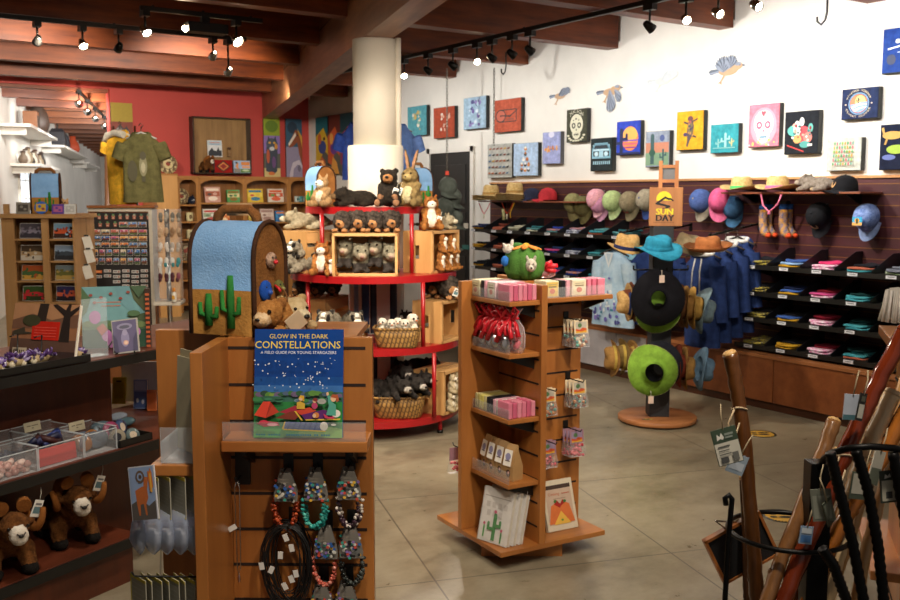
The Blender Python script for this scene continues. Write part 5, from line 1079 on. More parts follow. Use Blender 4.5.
P = rel(LC, crz, -.012, .03, .305); o = B(); o.bx(-.035,.035,-.001,.001,0,.035,'b08a60'); x = o.done('card_tag', None, P+V((0,0,.015)), crz+.5); tag(x, 'brown cardboard tag tucked behind the handle of the big plush carrier', 'tag')
def puppet(y, z, c, c2, label, r=.02, dx=.0):
    P = rel(LC, crz, .106+dx, y, z); t = thing('finger_puppet', label, 'puppet', P, crz+pi/2)
    b = B(); b.ell((0,0,0), (r,.014,r*1.1), c); b.done('head', t)
    b = B(); b.ell((0,-.014,-.004), (r*.35,.008,r*.3), c2); b.ell((-r*.4,-.01,r*.4), .003, '111111'); b.ell((r*.4,-.01,r*.4), .003, '111111'); b.done('beak', t); return t
puppet(.0, .2, fur('5a3a24', 'c8a890'), 'c8202c', 'speckled brown finger puppet with a red tongue, in the upper pocket of the big carrier', .021)
puppet(-.03, .12, cloth('1f4fa8'), '1f4fa8', 'round blue finger puppet in the side pocket of the big carrier', .026); puppet(.035, .125, cloth('6a6a38'), '8a8a50', 'leafy olive finger puppet in the rear side pocket of the big carrier', .018)
# hamster-like heads peeking by the carrier
FT = fur('b07a40', '94602c')
HB = [(0,.045,.055,.058,.075,.055,'a'),(0,-.02,.07,.048,.045,.044,'a'),(0,-.062,.055,.03,.03,.024,'c')]+mirror([(.04,-.005,.105,.02,.011,.02,'e'),(.05,-.04,.018,.022,.028,.018,'d')])
plush_kind('rodent', HB, {'a': FT, 'c': fur('dcc09a', 'c8a070'), 'd': FT, 'e': fur('a06a38')}, .006, (.08,-.058,.024), (0,-.09,.058,.007), None, .007)
plush_kind('pale_mouse', HB, {'a': fur('cdb68c', 'b39a6c'), 'c': fur('d8c8a4'), 'd': fur('c0a478'), 'e': fur('b89a68')}, .006, (.08,-.058,.022), (0,-.09,.056,.01), None, .006)
def onto(px, D, z): P = at(px, 300, D); P.z = z; return P
b = B(); b.bx(-.12,.12,-.08,.09,-.02,0,SWH); o = b.done('side_shelf', None, onto(287, 2.635, FZT-.001), CF); tag(o, 'small wooden shelf carrying the tan plush rodents', 'shelf')
plush('rodent', 'fluffy tan plush rodent peeking from beside the big carrier', onto(271, 2.56, FZT), CF-.3, None, .86)
plush('pale_mouse', 'pale tan plush mouse with a black nose beyond the fluffy rodent', onto(291, 2.63, FZT), CF+.75, None, .85)
b = B(); b.tube([(.034*cos(a), 0, .034*sin(a)) for a in [2*pi*k/16 for k in range(16)]], .003, cloth('7a5230'), 6, True)
b.tube([(0,-.004,.036),(.012,-.008,.03),(.02,-.01,.02)], .004, REDR, 6); o = b.done('mesh_collar', None, onto(276, 2.60, FZT+.095), CF-.3); tag(o, 'round brown mesh collar with a red bow behind the fluffy rodent', 'collar')
x = B(); x.box((0,0,0), (.05,.004,.05), 'c8b090', None, .001); o = x.done('card_tag', None, at(296, 322, 2.55), CF+.6, None); o.rotation_euler = (radians(10), radians(-38), CF+.5); tag(o, 'pale wooden tag leaning beside the tan plush heads', 'tag')
# ---------- red ring shelves of plush animals round the column ----------
RD_, RXp = 6.6, 374
RC = at(RXp, 300, RD_); RC.z = 0
REDM = col('9c171b', .3); PINE = wood('b98a52', 'd6aa70', 0, 3, .5); PINE2 = wood('b0814a', 'cfa066', 2, 3, .5)
t = thing('ring_shelf', 'red metal round shelf unit of plush animals around the white column', 'shelf unit', RC, CF)
def annulus(R, hr, hx, hy, z, th):
    b = B(); n = 64; rs = []
    o = [(R*cos(2*pi*k/n), R*sin(2*pi*k/n)) for k in range(n)]; i = [(hx+hr*cos(2*pi*k/n), hy+hr*sin(2*pi*k/n)) for k in range(n)]
    b.rings([[(x,y,z-th) for x,y in i],[(x,y,z-th) for x,y in o],[(x,y,z) for x,y in o],[(x,y,z) for x,y in i]], REDM, False, False, True); return b
cl = rel(RC, CF, 0, 0); hx, hy = (376-374)*6.9/950, .3
SZ = (.14, .615, 1.08, 1.52)
for z, R in zip(SZ, (.6, .6, .575, .43)): annulus(R, .215, hx, hy if R > .5 else .2, z, .045).done('round_shelf', t, (-.05 if R < .5 else 0, 0 if R > .5 else .1, 0))
def rp(px, D): p = at(px, 300, D); q = M.Rotation(-CF, 4, 'Z') @ (p-RC); return q.x, q.y
for px, D, z0, z1 in ((323, 6.32, SZ[2], SZ[3]), (412, 6.32, SZ[2], SZ[3]), (421, 6.9, SZ[2], SZ[3]), (308, 6.25, SZ[1], SZ[2]), (423, 6.15, SZ[1], SZ[2]), (318, 6.9, SZ[1], SZ[2]), (432, 6.95, SZ[1], SZ[2]), (434, 6.15, SZ[0], SZ[1]), (300, 6.4, SZ[0], SZ[1]), (440, 6.3, 0, SZ[0]), (320, 6.2, 0, SZ[0]), (430, 6.95, 0, SZ[0])):
    x, y = rp(px, D); b = B(); b.cyl((x,y,z0),(x,y,z1-.045),.014,REDM,None,10)
    if z0 == 0: b.cyl((x,y,0),(x,y,.02),.02,BLK)
    b.done('post', t)
def crate(px, D, z, w, d, h, rz, label, tx=0):
    P = at(px, 300, D); P.z = z+.001; c = thing('wooden_crate', label, 'crate', P, CF+rz, 'pine crates')
    for s in (-1, 1):
        b = B(); x = s*(w/2-.007); hz = h*.5
        b.bx(x-.007,x+.007,-d/2,d/2,0,hz-.045,PINE2); b.bx(x-.007,x+.007,-d/2,d/2,hz+.045,h,PINE2); b.bx(x-.007,x+.007,-d/2,-.018,hz-.045,hz+.045,PINE2); b.bx(x-.007,x+.007,.018,d/2,hz-.045,hz+.045,PINE2); b.done('end_panel', c)
    b = B()
    for k in range(3): zz = h*(k+.5)/3; b.bx(-w/2+.014,w/2-.014,d/2-.01,d/2,zz-h/6+.013,zz+h/6-.013,PINE)
    b.done('back_slats', c)
    for zz, nm in ((0,'bottom_slats'),(h-.01,'top_slats')):
        b = B()
        for k in range(3): yy = -d/2+d*(k+.5)/3; b.bx(-w/2+.014,w/2-.014,yy-d/6+.01,yy+d/6-.01,zz,zz+.01,PINE)
        b.done(nm, c)
    b = B(); [b.bx(x0,x1,-d/2-.012,-d/2,z0,z1,PINE) for x0,x1,z0,z1 in ((-w/2,w/2,0,.018),(-w/2,w/2,h-.018,h),(-w/2,-w/2+.016,0,h),(w/2-.016,w/2,0,h))]; b.done('front_frame', c)
    return P
crate(367, 6.22, SZ[2], .42, .24, .275, 0, 'pine crate facing front, packed with four grey plush, middle of the red shelves')
crate(309, 6.5, SZ[2], .34, .22, .28, radians(-118), 'pine crate turned away under the coyote plush on the second red shelf')
crate(431, 6.5, SZ[2], .36, .22, .28, radians(60), 'pine crate of orange wildcats on the second red shelf')
crate(322, 6.6, SZ[1], .36, .24, .28, radians(-110), 'pine crate at the rear of the third red shelf behind the badger plush')
crate(440, 6.45, SZ[1], .36, .22, .28, radians(60), 'pine crate under the porcupine plush on the third red shelf')
crate(442, 6.42, SZ[0], .36, .24, .29, radians(58), 'pine crate of pale plush on the lowest red shelf')
# woven baskets
def weave():
    m, nt, b = _new('woven_straw'); tc = nt.nodes.new('ShaderNodeTexCoord'); mp = nt.nodes.new('ShaderNodeMapping'); mp.inputs['Rotation'].default_value = (.6,.6,.8)
    nt.links.new(tc.outputs['Object'], mp.inputs[0]); ck = nt.nodes.new('ShaderNodeTexBrick'); ck.inputs['Scale'].default_value = 16; ck.inputs['Mortar Size'].default_value = .05
    ck.inputs[1].default_value = lin('a98142'); ck.inputs[2].default_value = lin('8d6832'); ck.inputs[3].default_value = lin('5a3f1c'); nt.links.new(mp.outputs[0], ck.inputs[0]); nt.links.new(ck.outputs[0], b.inputs['Base Color'])
    _bump(nt, b, ck.outputs['Fac'], -.6, .01); b.inputs['Roughness'].default_value = .7; return m
WVM = weave()
def basket(px, D, z, w, d, h, label, rz=0):
    P = at(px, 300, D); P.z = z+.001; t = thing('woven_basket', label, 'basket', P, CF+rz, 'woven straw baskets')
    def ring(f, zz): return [((w/2*f)*(abs(cos(a))**.5)*(1 if cos(a) >= 0 else -1), (d/2*f)*(abs(sin(a))**.5)*(1 if sin(a) >= 0 else -1), zz) for a in [2*pi*(k+.5)/32 for k in range(32)]]
    b = B(); b.rings([ring(.82,0),ring(.86,.01),ring(.95,h*.6),ring(1,h),ring(.95,h),ring(.9,h*.6),ring(.8,.012)], WVM, True); bo = b.done('bowl', t)
    b = B(); b.tube(ring(.985, h), .009, WVM, 6, True); b.done('rim', bo); return P
B1 = basket(397, 6.14, SZ[1], .31, .2, .125, 'woven basket of pale birds on the third red shelf'); B2 = basket(343, 6.2, SZ[1], .34, .22, .12, 'woven basket of badger plush on the third red shelf, half behind the star book')
B3 = basket(398, 6.2, SZ[0], .36, .24, .14, 'woven basket of dark wolf plush on the lowest red shelf'); B4 = basket(411, 6.85, SZ[1], .2, .16, .09, 'small woven basket of brown plush at the back of the third red shelf')
# plush kinds
plush_kind('porcupine', [(0,0,.075,.07,.065,.075,'a'),(0,-.05,.06,.03,.035,.028,'c')]+mirror([(.035,-.07,.014,.022,.026,.015,'c'),(.05,.04,.1,.03,.03,.04,'a')]), {'a': fur('4a4038', '171310'), 'c': fur('a5764c')}, .009, (.085,-.056,.018), (0,-.087,.062,.009), None, .006, .008)
plush_kind('javelina', [(0,.02,.1,.055,.055,.075,'a'),(0,-.015,.12,.05,.05,.05,'a'),(0,-.055,.1,.028,.035,.026,'c'),(0,0,.035,.05,.045,.035,'d')]+mirror([(.036,-.01,.165,.013,.008,.018,'a'),(.032,-.055,.016,.02,.024,.016,'d')]), {'a': fur('8c8672', '5e5a4a'), 'c': fur('a3957e'), 'd': fur('3a3430')}, .009, (.135,-.06,.022), (0,-.09,.1,.012), None, .006, .004, '14100c', '8a6a5c')
plush_kind('badger', lier('round', 1.0, .5)+[(0,-.11,.118,.012,.04,.014,'w'),(.028,-.11,.1,.01,.035,.022,'k'),(-.028,-.11,.1,.01,.035,.022,'k')], {'a': fur('8f8674', '5d5648'), 'b': fur('c9c0ac'), 'c': fur('e6e0d2'), 'd': fur('2a2622'), 'e': fur('2c2824'), 'w': fur('efeadf'), 'k': fur('1d1a18')}, .008, LIE_E, (0,-.17,.076,.009))
WC = {'a': fur('a86c34', '5a3516'), 'b': fur('e8dccb'), 'c': fur('ece2d2'), 'd': fur('9a6430'), 'e': fur('8a4a1c')}
plush_kind('wildcat', sitter('point', 1.08, True, 1.0, 1.1, .75)+[(0,-.045,.12,.03,.03,.05,'b')], WC, .008, SIT_E, (0,-.09,.19,.007))
plush_kind('wolf', lier('point', 1.0, .9), {'a': fur('38332f', '1f1c1a'), 'b': fur('55504a'), 'c': fur('cfc8bc', '6a6058'), 'd': fur('2b2724'), 'e': fur('2a2624')}, .008, LIE_E, (0,-.17,.076,.01))
plush_kind('coyote', lier('point', 1.05, 1.2), {'a': fur('a79c82', '7d735c'), 'b': fur('d0c8b4'), 'c': fur('c8bea6'), 'd': fur('a39678'), 'e': fur('8a8068')}, .008, LIE_E, (0,-.17,.076,.009))
plush_kind('owlet', [(0,0,.045,.036,.034,.045,'a'),(0,-.012,.095,.034,.032,.03,'b'),(0,-.03,.04,.022,.02,.03,'b')]+mirror([(.034,.005,.045,.012,.024,.034,'c')]), {'a': fur('b0a592', '6f6658'), 'b': fur('e4ddce', 'b8ae9a'), 'c': fur('7a6e5c')}, .007, (.1,-.04,.013), (0,-.046,.09,.005), None, .006, .003, '14100c', 'd8702a')
plush_kind('bear_cub', sitter('round', 1.1, True, 0, 1.15, 1.0), {'a': fK, 'b': fK, 'c': fur('a5764a', '8a5c34'), 'd': fur('8a6448'), 'e': fK}, .008, (.212,-.056,.022), (0,-.1,.196,.011))
plush_kind('jackrabbit', sitter('long', 1.0, True, 0, .9), {'a': fur('8a744a', '5a4a2c'), 'b': fur('c2b48c'), 'c': fur('a5905e'), 'd': fur('7a6640'), 'e': fur('54482e'), 'f': fur('9a7458')}, .007, SIT_E, (0,-.086,.19,.006))
plush_kind('fawn', sitter('point', .95, True, 0, 1.2, .9), {'a': fur('a3835a', '7c6040'), 'b': fur('d8cab0'), 'c': fur('e9e2d4'), 'd': fur('8a6c48'), 'e': fur('b08f66')}, .007, SIT_E, (0,-.09,.19,.008))
plush_kind('black_bear', lier('round', 1.1, .0), {'a': fK, 'b': fK, 'c': fur('6a5236'), 'd': fK, 'e': fK}, .008, LIE_E, (0,-.17,.076,.01))
plush_kind('lamb', sitter('round', 1.0, True, 0, 1.1, 1.0), {'a': fur('c3b494', '9a8a6c'), 'b': fur('ddd2ba'), 'c': fur('e4dac6'), 'd': fur('a5946f'), 'e': fur('b3a27c')}, .009)
def on(px, D, z): P = at(px, 300, D); P.z = z+.001; return P
carrier('blue topped arched plush carrier turned sideways on the top red shelf, beside the fawn', on(322, 6.65, SZ[3]), CF-radians(55), .92)
carrier('blue topped arched plush carrier behind the jackrabbit on the top red shelf', on(418, 6.8, SZ[3]), CF+radians(58), .9)
z = SZ[3]
plush('fawn', 'tan and white plush fawn on the top red shelf in front of the arched carrier', on(325, 6.35, z), CF-.5, None, .82)
plush('black_bear', 'black plush lying on its belly on the top red shelf', on(355, 6.42, z), CF-1.2, None, .95)
plush('bear_cub', 'black plush bear cub with a tan muzzle sitting on the top red shelf', on(390, 6.36, z), CF-.1, None, 1.0, None, (.05,-.06,.1,20))
plush('jackrabbit', 'brown plush jackrabbit with tall ears on the top red shelf', on(411, 6.42, z), CF-.35, None, 1.05, None, (-.04,-.09,.1,10))
plush('black_bear', 'small black plush at the back of the top red shelf beside the column', on(341, 6.85, z), CF+.8, None, .8)
zc = SZ[2]+.277
for k, px in enumerate((344, 359, 375, 391)): plush('porcupine', f'dark brown plush porcupine on top of the front crate, {ORD[k]} from the coyote plush side', on(px, 6.2+.02*(k % 2), zc), CF+(-.25,.1,-.1,.2)[k], 'porcupines on the crate', .95+.04*(k % 2))
for k, (px, dz) in enumerate(((346,.03),(361,.0),(376,.035),(391,.0))): plush('javelina', f'grey plush javelina in the front crate, {ORD[k]} from the coyote plush side', on(px, 6.18+.05*(k % 2 == 0), SZ[2]+.012+dz), CF+(-.1,.2,-.15,.1)[k], 'javelinas in the crate', 1.12)
plush('coyote', 'pale grey plush coyote lying on the turned-away pine crate', on(306, 6.5, SZ[2]+.282), CF-1.5, None, 1.0)
plush('badger', 'striped plush badger on the second red shelf beside the orange wildcat', on(301, 6.32, SZ[2]), CF-.9, None, 1.0, None, (.03,-.12,.07))
plush('badger', 'striped plush badger perched above another badger on the second red shelf', on(302, 6.36, SZ[2]+.1), CF-.5, None, .9)
plush('wildcat', 'orange plush wildcat with white chest beside the crate of javelinas', on(323, 6.2, SZ[2]), CF-.1, None, .85)
plush('wildcat', 'small orange plush wildcat at the foot of the front crate', on(331, 6.13, SZ[2]), CF+.3, None, .5)
plush('wildcat', 'orange spotted plush wildcat sitting on the crate of orange wildcats', on(431, 6.45, SZ[2]+.282), CF+.15, None, .92, None, (.05,-.08,.08,-10))
plush('coyote', 'speckled plush tail animal behind the wildcat on the orange wildcat crate', on(441, 6.6, SZ[2]+.282), CF+1.2, None, .75)
for k, (px, D, dz, r) in enumerate(((440,6.36,0,.9),(447,6.42,.0,1.2),(453,6.5,.0,1.3),(442,6.4,.12,1.0),(450,6.46,.11,1.1))): plush('wildcat', f'orange plush wildcat inside the side-facing crate, {["front of the lower row", "middle of the lower row", "rear of the lower row", "front of the upper row", "rear of the upper row"][k]}', on(px, D, SZ[2]+.012+dz), CF+r, 'wildcats in the crate', .5)
zt = SZ[1]+.282
for k, (px, D) in enumerate(((300,6.5),(318,6.55),(333,6.6))): plush('porcupine', f'dark plush porcupine on the third shelf rear crate, {ORD[k]} from the outer end', on(px, D, zt), CF-.6+.3*k, 'porcupines on the rear crate', .8)
plush('porcupine', 'dark plush porcupine on the crate of the third red shelf, nearer the candy stand', on(449, 6.4, zt), CF+.5, None, 1.1, None, (0,-.09,.05))
plush('porcupine', 'dark plush porcupine on the crate of the third red shelf, nearer the column', on(434, 6.5, zt), CF-.1, None, 1.0)
plush('badger', 'striped plush badger in the basket behind the star book, nearer the big carrier', on(328, 6.14, SZ[1]+.09), CF-.1, None, 1.15, None, (0,-.16,.02))
plush('badger', 'striped plush badger in the basket behind the star book, nearer the column', on(353, 6.2, SZ[1]+.09), CF+.3, None, 1.05, None, (.02,-.16,.03))
for k, (px, D) in enumerate(((383,6.18),(391,6.12),(398,6.2),(404,6.12),(411,6.16))): plush('owlet', f'pale plush owlet in the third shelf basket, {ORD[k]} from the star book', on(px, D, SZ[1]+.06), CF+(-.3,.2,0,.3,.7)[k], 'owlets in the basket', 1.0 if k != 4 else 1.25)
for k, (px, D) in enumerate(((407,6.84),(416,6.87))): plush('wolf', f'dark brown plush in the small rear basket, {["nearer the column", "nearer the crate"][k]}', on(px, D, SZ[1]+.07), CF-.5+.8*k, 'plush in the small basket', .6)
zb = SZ[0]+.1
for k, (px, D, dz, r, s) in enumerate(((384,6.22,.02,.9,1.0),(398,6.16,.03,.5,1.05),(410,6.2,.04,.7,1.0),(403,6.3,.1,.3,1.0),(417,6.26,.07,1.0,.9),(377,6.2,.0,-.4,.8))):
    plush('wolf', f'dark grey plush wolf pup heaped in the lowest basket, {["second from the star book", "lying across the front", "third along the front", "topmost at the back", "hanging over the far rim", "nearest the star book"][k]}', on(px, D, zb+dz), CF+r, 'wolf pups in the lowest basket', s)
plush('black_bear', 'black plush bear lying behind the basket of wolf pups', on(408, 6.55, SZ[0]+.16), CF-.6, None, 1.2); plush('black_bear', 'black plush bear slumped by the crate on the lowest red shelf', on(424, 6.62, SZ[0]+.18), CF+.7, None, 1.1)
for k, (px, D, dz) in enumerate(((450,6.28,0),(457,6.36,0),(452,6.3,.12),(458,6.38,.12))): plush('lamb', f'pale plush lamb inside the lowest crate, {["front of the lower row", "rear of the lower row", "front of the upper row", "rear of the upper row"][k]}', on(px, D, SZ[0]+.014+dz), CF+1.0, 'lambs in the lowest crate', .52)
# blue shirts hung by the column
for px, py, D, c, L, rz in ((358, 124, 7.3, '2f4a9c', 'royal blue shirt hanging half behind the column', -.5), (398, 126, 7.35, '5a78b4', 'faded blue shirt with a reddish print hanging past the column', .5)):
    P = at(px, py, D); t = thing('hanging_shirt', L, 'shirt', P, CF+rz)
    for n, me in shirtmesh(.15, .42, cloth(c, .4, 120), .12, .05, .02, 21, .06, 1.0): link(n, me, t)
    b = B(); b.tube([(0,.0,.0),(0,.0,.08),(.02,0,.1)], .004, CHR, 6); b.tube([(-.12,0,-.04),(0,0,.01),(.12,0,-.04)], .006, CHR, 6); b.done('hanger', t)
    if px > 400: b = B(); b.art([D_(0,0,.3,.4,'8a7a90'), D_(.1,.1,.15,.2,'b86a50'), D_(-.1,-.1,.14,.2,'d8cfc0')], .16, .2, tr(0,0,-.2), -.07); b.done('print', t)
# ---------- the red wall: bookcases, shadow box, paintings ----------
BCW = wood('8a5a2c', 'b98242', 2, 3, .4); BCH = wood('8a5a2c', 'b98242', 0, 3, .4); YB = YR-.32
def zat(px, py, Y): return ony(px, py, Y).z
def xat(px, Y): return ony(px, 200, Y).x
ztop = zat(240, 176.5, YB)
def bookcase(p0, p1, shelves, label):
    x0, x1 = xat(p0, YB), xat(p1, YB); w = x1-x0; t = thing('bookcase', label, 'bookcase', ((x0+x1)/2, YB, 0), 0)
    for s in (-1, 1): b = B(); b.bx(s*w/2-s*.03, s*w/2, 0, .3, 0, ztop-.02, BCW); b.done('side_panel', t)
    b = B(); b.bx(-w/2, w/2, -.015, .31, ztop-.03, ztop, BCH); b.done('top_panel', t)
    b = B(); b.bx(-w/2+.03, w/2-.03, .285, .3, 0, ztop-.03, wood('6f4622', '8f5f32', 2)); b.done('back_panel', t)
    n = 12; pts = [(-w/2+.03, ztop-.03)]+[(-w/2+.03+(w-.06)*k/n, ztop-.05-.06*abs(2*k/n-1)**4) for k in range(n+1)]+[(w/2-.03, ztop-.03)]
    b = B(); b.prism(pts, .015, BCH, tr(0,.0,0)); b.done('valance', t)
    for z in shelves: b = B(); b.bx(-w/2+.03, w/2-.03, .005, .285, z-.022, z, BCH); b.done('shelf', t)
    return t
sh1 = [zat(188, y, YB) for y in (204.5, 221.5, 239, 261)]+[.45, .12]; sh2 = [zat(240, y, YB) for y in (202.5, 222.5, 245)]+[.62, .12]
bookcase(178, 198.5, sh1, 'narrow wooden bookcase of plates and mugs beside the honey cabinet'); bookcase(198.7, 245, sh2, 'wide wooden bookcase on the red wall under the shadow box'); bookcase(245.2, 289, sh2, 'wide wooden bookcase on the red wall under the big cat painting'); bookcase(289.2, 311, sh2, 'narrow wooden bookcase on the red wall next to the white wall corner')
def bk(p0, p1, y0, Y, z, cols, label, th=.03, tilt=-8):
    x0, x1 = xat(p0, Y), xat(p1, Y); w = x1-x0; h = zat((p0+p1)/2, y0, Y)-z; rd = random.Random(len(label)); its = [R_(-.46,-.1,.46,.2,cols[1]), R_(-.4,.25,.4,.4,cols[2]), D_(0,-.25,.3,.15,cols[2]), D_(.15,.05,.14,.1,cols[0]), D_(-.2,.02,.14,.08,cols[3 % len(cols)])]
    book('display_book', label, (( x0+x1)/2, Y, z+.001), rot(tilt,0,0), w, h, th, cols[0], its)
Y1 = YB+.12
zA, zB, zC = sh2[0], sh2[1], sh2[2]
for p0, p1, y0, z, cs, L in ((205, 220.5, 187, zA, ('c89a8a','a8604a','e8d8c8','4a3a34'), 'pinkish book facing out on the upper shelf of the bookcase under the shadow box'), (227, 240, 190, zA, ('5a9a5a','d8c890','8a6a2a','2f5a3a'), 'green-topped book facing out on the upper shelf of the bookcase under the shadow box'),
    (247.5, 263, 189, zA, ('d8b83a','e8d05a','3a7a9a','c84a3a'), 'yellow and blue book on the upper shelf under the big cat painting'), (268, 283.5, 189, zA, ('d8d0c0','c85a3a','d8603a','5a9a4a'), 'orange and white book on the upper shelf under the big cat painting'),
    (202.5, 218, 209, zB, ('d8d4cc','9aa88a','b8504a','5a7a5a'), 'white and green box book on the lower shelf behind the big carrier'), (219, 229, 211, zB, ('c8683a','e0a060','f0d8b0','8a3a20'), 'orange book on the lower shelf behind the big carrier handle'), (248, 258, 211, zB, ('c8a83a','e0c868','a88020','6a5a20'), 'mustard book on the lower shelf under the big cat painting'),
    (260, 273.5, 209, zB, ('c8b0a4','d8c8bc','a08078','8a6a60'), 'pale pink book on the lower shelf under the big cat painting'), (275, 288, 211, zB, ('3a78b0','4a90c8','e08a3a','2a5080'), 'blue book with an orange figure on the lower shelf under the horse painting')): bk(p0, p1, y0, Y1, z, cs, L)
def mug(px, z, Y, r, h, c, label, art_=None):
    t = thing('mug', label, 'mug', (xat(px, Y), Y, z+.001), 0); b = B(); b.lathe([(r*.9,0),(r,.01),(r,h),(r*.9,h),(r*.88,.012),(.001,.012)], col(c, .3), 20); b.done('cup', t)
    b = B(); b.tube([(r*.95,0,h*.8),(r*1.6,0,h*.75),(r*1.6,0,h*.3),(r*.95,0,h*.2)], .008, col(c, .3), 6); b.done('handle', t)
    b = B(); b.art([D_(0,0,.5,.5,art_ or '5a6a4a')], r, h*.5, tr(0,-r-.001,h*.5)); b.done('print', t)
for px, k, c, L in ((189, 1, 'd8cfa0', 'cream mug on the second shelf of the plate bookcase'), (195.5, 1, '8a6a4a', 'brown mug on the second shelf of the plate bookcase'), (189, 2, 'c8bf98', 'cream mug on the third shelf of the plate bookcase'), (195.5, 2, '7a5236', 'brown mug on the third shelf of the plate bookcase'), (195.5, 3, 'a08a6a', 'tan mug on the fourth shelf of the plate bookcase')): mug(px, sh1[k], Y1, .045, .12, c, L, '6a5a3a')
for k, px in enumerate((296.5, 301, 305.5)): mug(px, sh2[0], Y1, .032, .085, ['c8d0c8','4a8a90','b8c8b8'][k], f'small glazed mug in the corner bookcase, {["nearest the big cat painting", "middle of the three", "nearest the white wall"][k]}', '3a6a6a')
def plate(P, r, label, c='c9bd8e', rz=0, tilt=-12, group=None):
    t = thing('painted_plate', label, 'plate', P, rz, group, rot(0,0,degrees(rz)) @ rot(tilt,0,0)); b = B(); b.lathe([(.001,.012),(r*.6,.012),(r*.95,0),(r,.002),(r*.95,-.006),(r*.6,.006),(.001,.006)][::-1], col(c, .4), 32, tr(0,0,r) @ rot(-90,0,0), None, False); b.done('dish', t)
    b = B()
    for q, cc in ((.9,'8a7448'),(.55,'5a4a38')): b.tube([(r*q*cos(a),-.008,r+r*q*sin(a)) for a in [2*pi*k/28 for k in range(28)]], .004, cc, 5, True)
    for k in range(9): a = 2*pi*k/9; b.art([P_([(-.03,-.03),(.03,-.03),(0,.05)],'6a5236')], 1, 1, tr(r*.75*cos(a),-.007,r+r*.75*sin(a)))
    b.art([D_(0,0,.03,.03,'8a3a2a'), D_(.02,.02,.02,.012,'5a4a30')], 1, 1, tr(0,-.014,r)); b.done('painted_pattern', t)
plate((xat(182, Y1), Y1, sh1[0]+.002), zat(182,188,Y1)*.5-sh1[0]*.5, 'oval patterned plate on the top shelf of the plate bookcase'); plate((xat(184.5, Y1-.05), Y1-.05, sh1[3]+.002), (zat(184,241,Y1)-sh1[3])/2, 'pale plate leaning on the fourth shelf of the plate bookcase', 'd8d0bc'); plate((xat(187, Y1-.05), Y1-.05, sh1[4]+.28), .13, 'dark rimmed plate low in the plate bookcase', 'b0a888')
P = (xat(193, Y1), Y1, sh1[0]+.001); t = thing('dark_pot', 'dark blue glazed pot on the top shelf of the plate bookcase', 'pot', P); b = B(); b.lathe([(.05,0),(.075,.03),(.07,.08),(.05,.1),(.045,.1),(.06,.05),(.001,.02)], col('1d2434', .25), 20); b.done('pot', t); b = B(); b.lathe([(.05,.1),(.04,.112),(.012,.116),(.012,.13),(.001,.132)], col('1d2434', .25), 18); b.done('lid', t)
# shadow box
sx0, sx1 = xat(195, YR-.16), xat(252.5, YR-.16); sz1, sz0 = zat(224, 117.5, YR-.16), zat(224, 174, YR-.16); sw, sh = sx1-sx0, sz1-sz0; SBX, SBZ = (sx0+sx1)/2, sz0
t = thing('shadow_box', 'large open wooden box frame with dark edges hung on the red wall', 'display box', (SBX, YR-.16, SBZ), 0); DKM = col('3a2c20', .4, .4)
b = B(); b.bx(-sw/2,sw/2,.14,.159,0,sh,wood('7a5a34','a88454',2,3)); b.done('back_panel', t)
b = B(); [b.bx(a0,a1,0,.155,b0,b1,DKM,.002) for a0,a1,b0,b1 in ((-sw/2,sw/2,0,.018),(-sw/2,sw/2,sh-.018,sh),(-sw/2,-sw/2+.018,0,sh),(sw/2-.018,sw/2,0,sh))]; b.done('frame', t)
def sb(px): return xat(px, YR-.09)
book('display_book', 'white book with a dark silhouette cover inside the shadow box', (sb(217), YR-.06, zat(217,157,YR-.06)), rot(-5,0,0), .21, .23, .02, 'd8dce0', [R_(-.45,.2,.45,.45,'b8ccd8'), R_(-.36,.34,.36,.38,'c88070'), R_(-.36,.24,.36,.29,'8aa8c8'), P_([(-.45,-.2),(-.2,.05),(-.1,-.1),(.1,-.15),(.25,.1),(.3,-.1),(.45,-.1),(.45,-.45),(-.45,-.45)],'2a3038')])
t = thing('woven_rug', 'small red woven rug with a brown diamond draped inside the shadow box', 'rug', (sb(224), YR-.1, SBZ+.02), 0); b = B(); b.bx(-.2,.2,.0,.03,0,.175,cloth('9a1f1c',.6,140)); b.art([P_([(0,-.5),(.35,0),(0,.5),(-.35,0)],'3a1a14'), P_([(0,-.38),(.27,0),(0,.38),(-.27,0)],'c87a3a'), P_([(0,-.24),(.17,0),(0,.24),(-.17,0)],'8a2018'), R_(-.5,-.5,-.42,.5,'3a1a14'), R_(.42,-.5,.5,.5,'3a1a14')], .3, .16, tr(0,0,.088), -.002); b.done('weave', t)
book('display_book', 'small book with a red rock desert cover inside the shadow box', (sb(241.5), YR-.14, SBZ+.02), rot(-5,0,0), .25, .17, .02, '9ab4d4', [R_(-.05,.12,.46,.4,'d88a4a'), R_(0,-.12,.46,.06,'e0a070'), R_(-.1,-.48,.48,-.18,'6a8a5a'), D_(.2,-.3,.2,.08,'b8c8a0'), R_(-.48,-.48,-.12,-.15,'8a8480'), P_([(-.42,.0),(-.3,.3),(-.2,.3),(-.24,.0),(-.2,-.2),(-.28,-.2),(-.36,-.05)],'d08a50'), D_(-.32,.32,.08,.08,'4a4440')])
ramb = [(0,.03,.1,.07,.1,.065,'a'),(0,-.05,.13,.05,.05,.05,'a'),(0,-.1,.16,.042,.042,.045,'a'),(0,-.14,.145,.026,.022,.03,'c')]+mirror(limb((.045,-.03,.07),(.05,-.06,.025),.03,.024,'a',4)+[(.05,-.066,.018,.026,.03,.02,'d')]+limb((.045,.09,.07),(.055,.08,.025),.032,.026,'a',4)+[(.056,.076,.018,.026,.03,.02,'d')]+[(.03+.035*sin(q*.5), -.1+.03*(1-cos(q*.7))+.02*(q/6), .2+.012*cos(q*.6)-.009*q, .02-.0012*q, .02-.0012*q, .02-.0012*q, 'h') for q in range(7)]+[(.045,-.09,.165,.02,.008,.011,'a')])
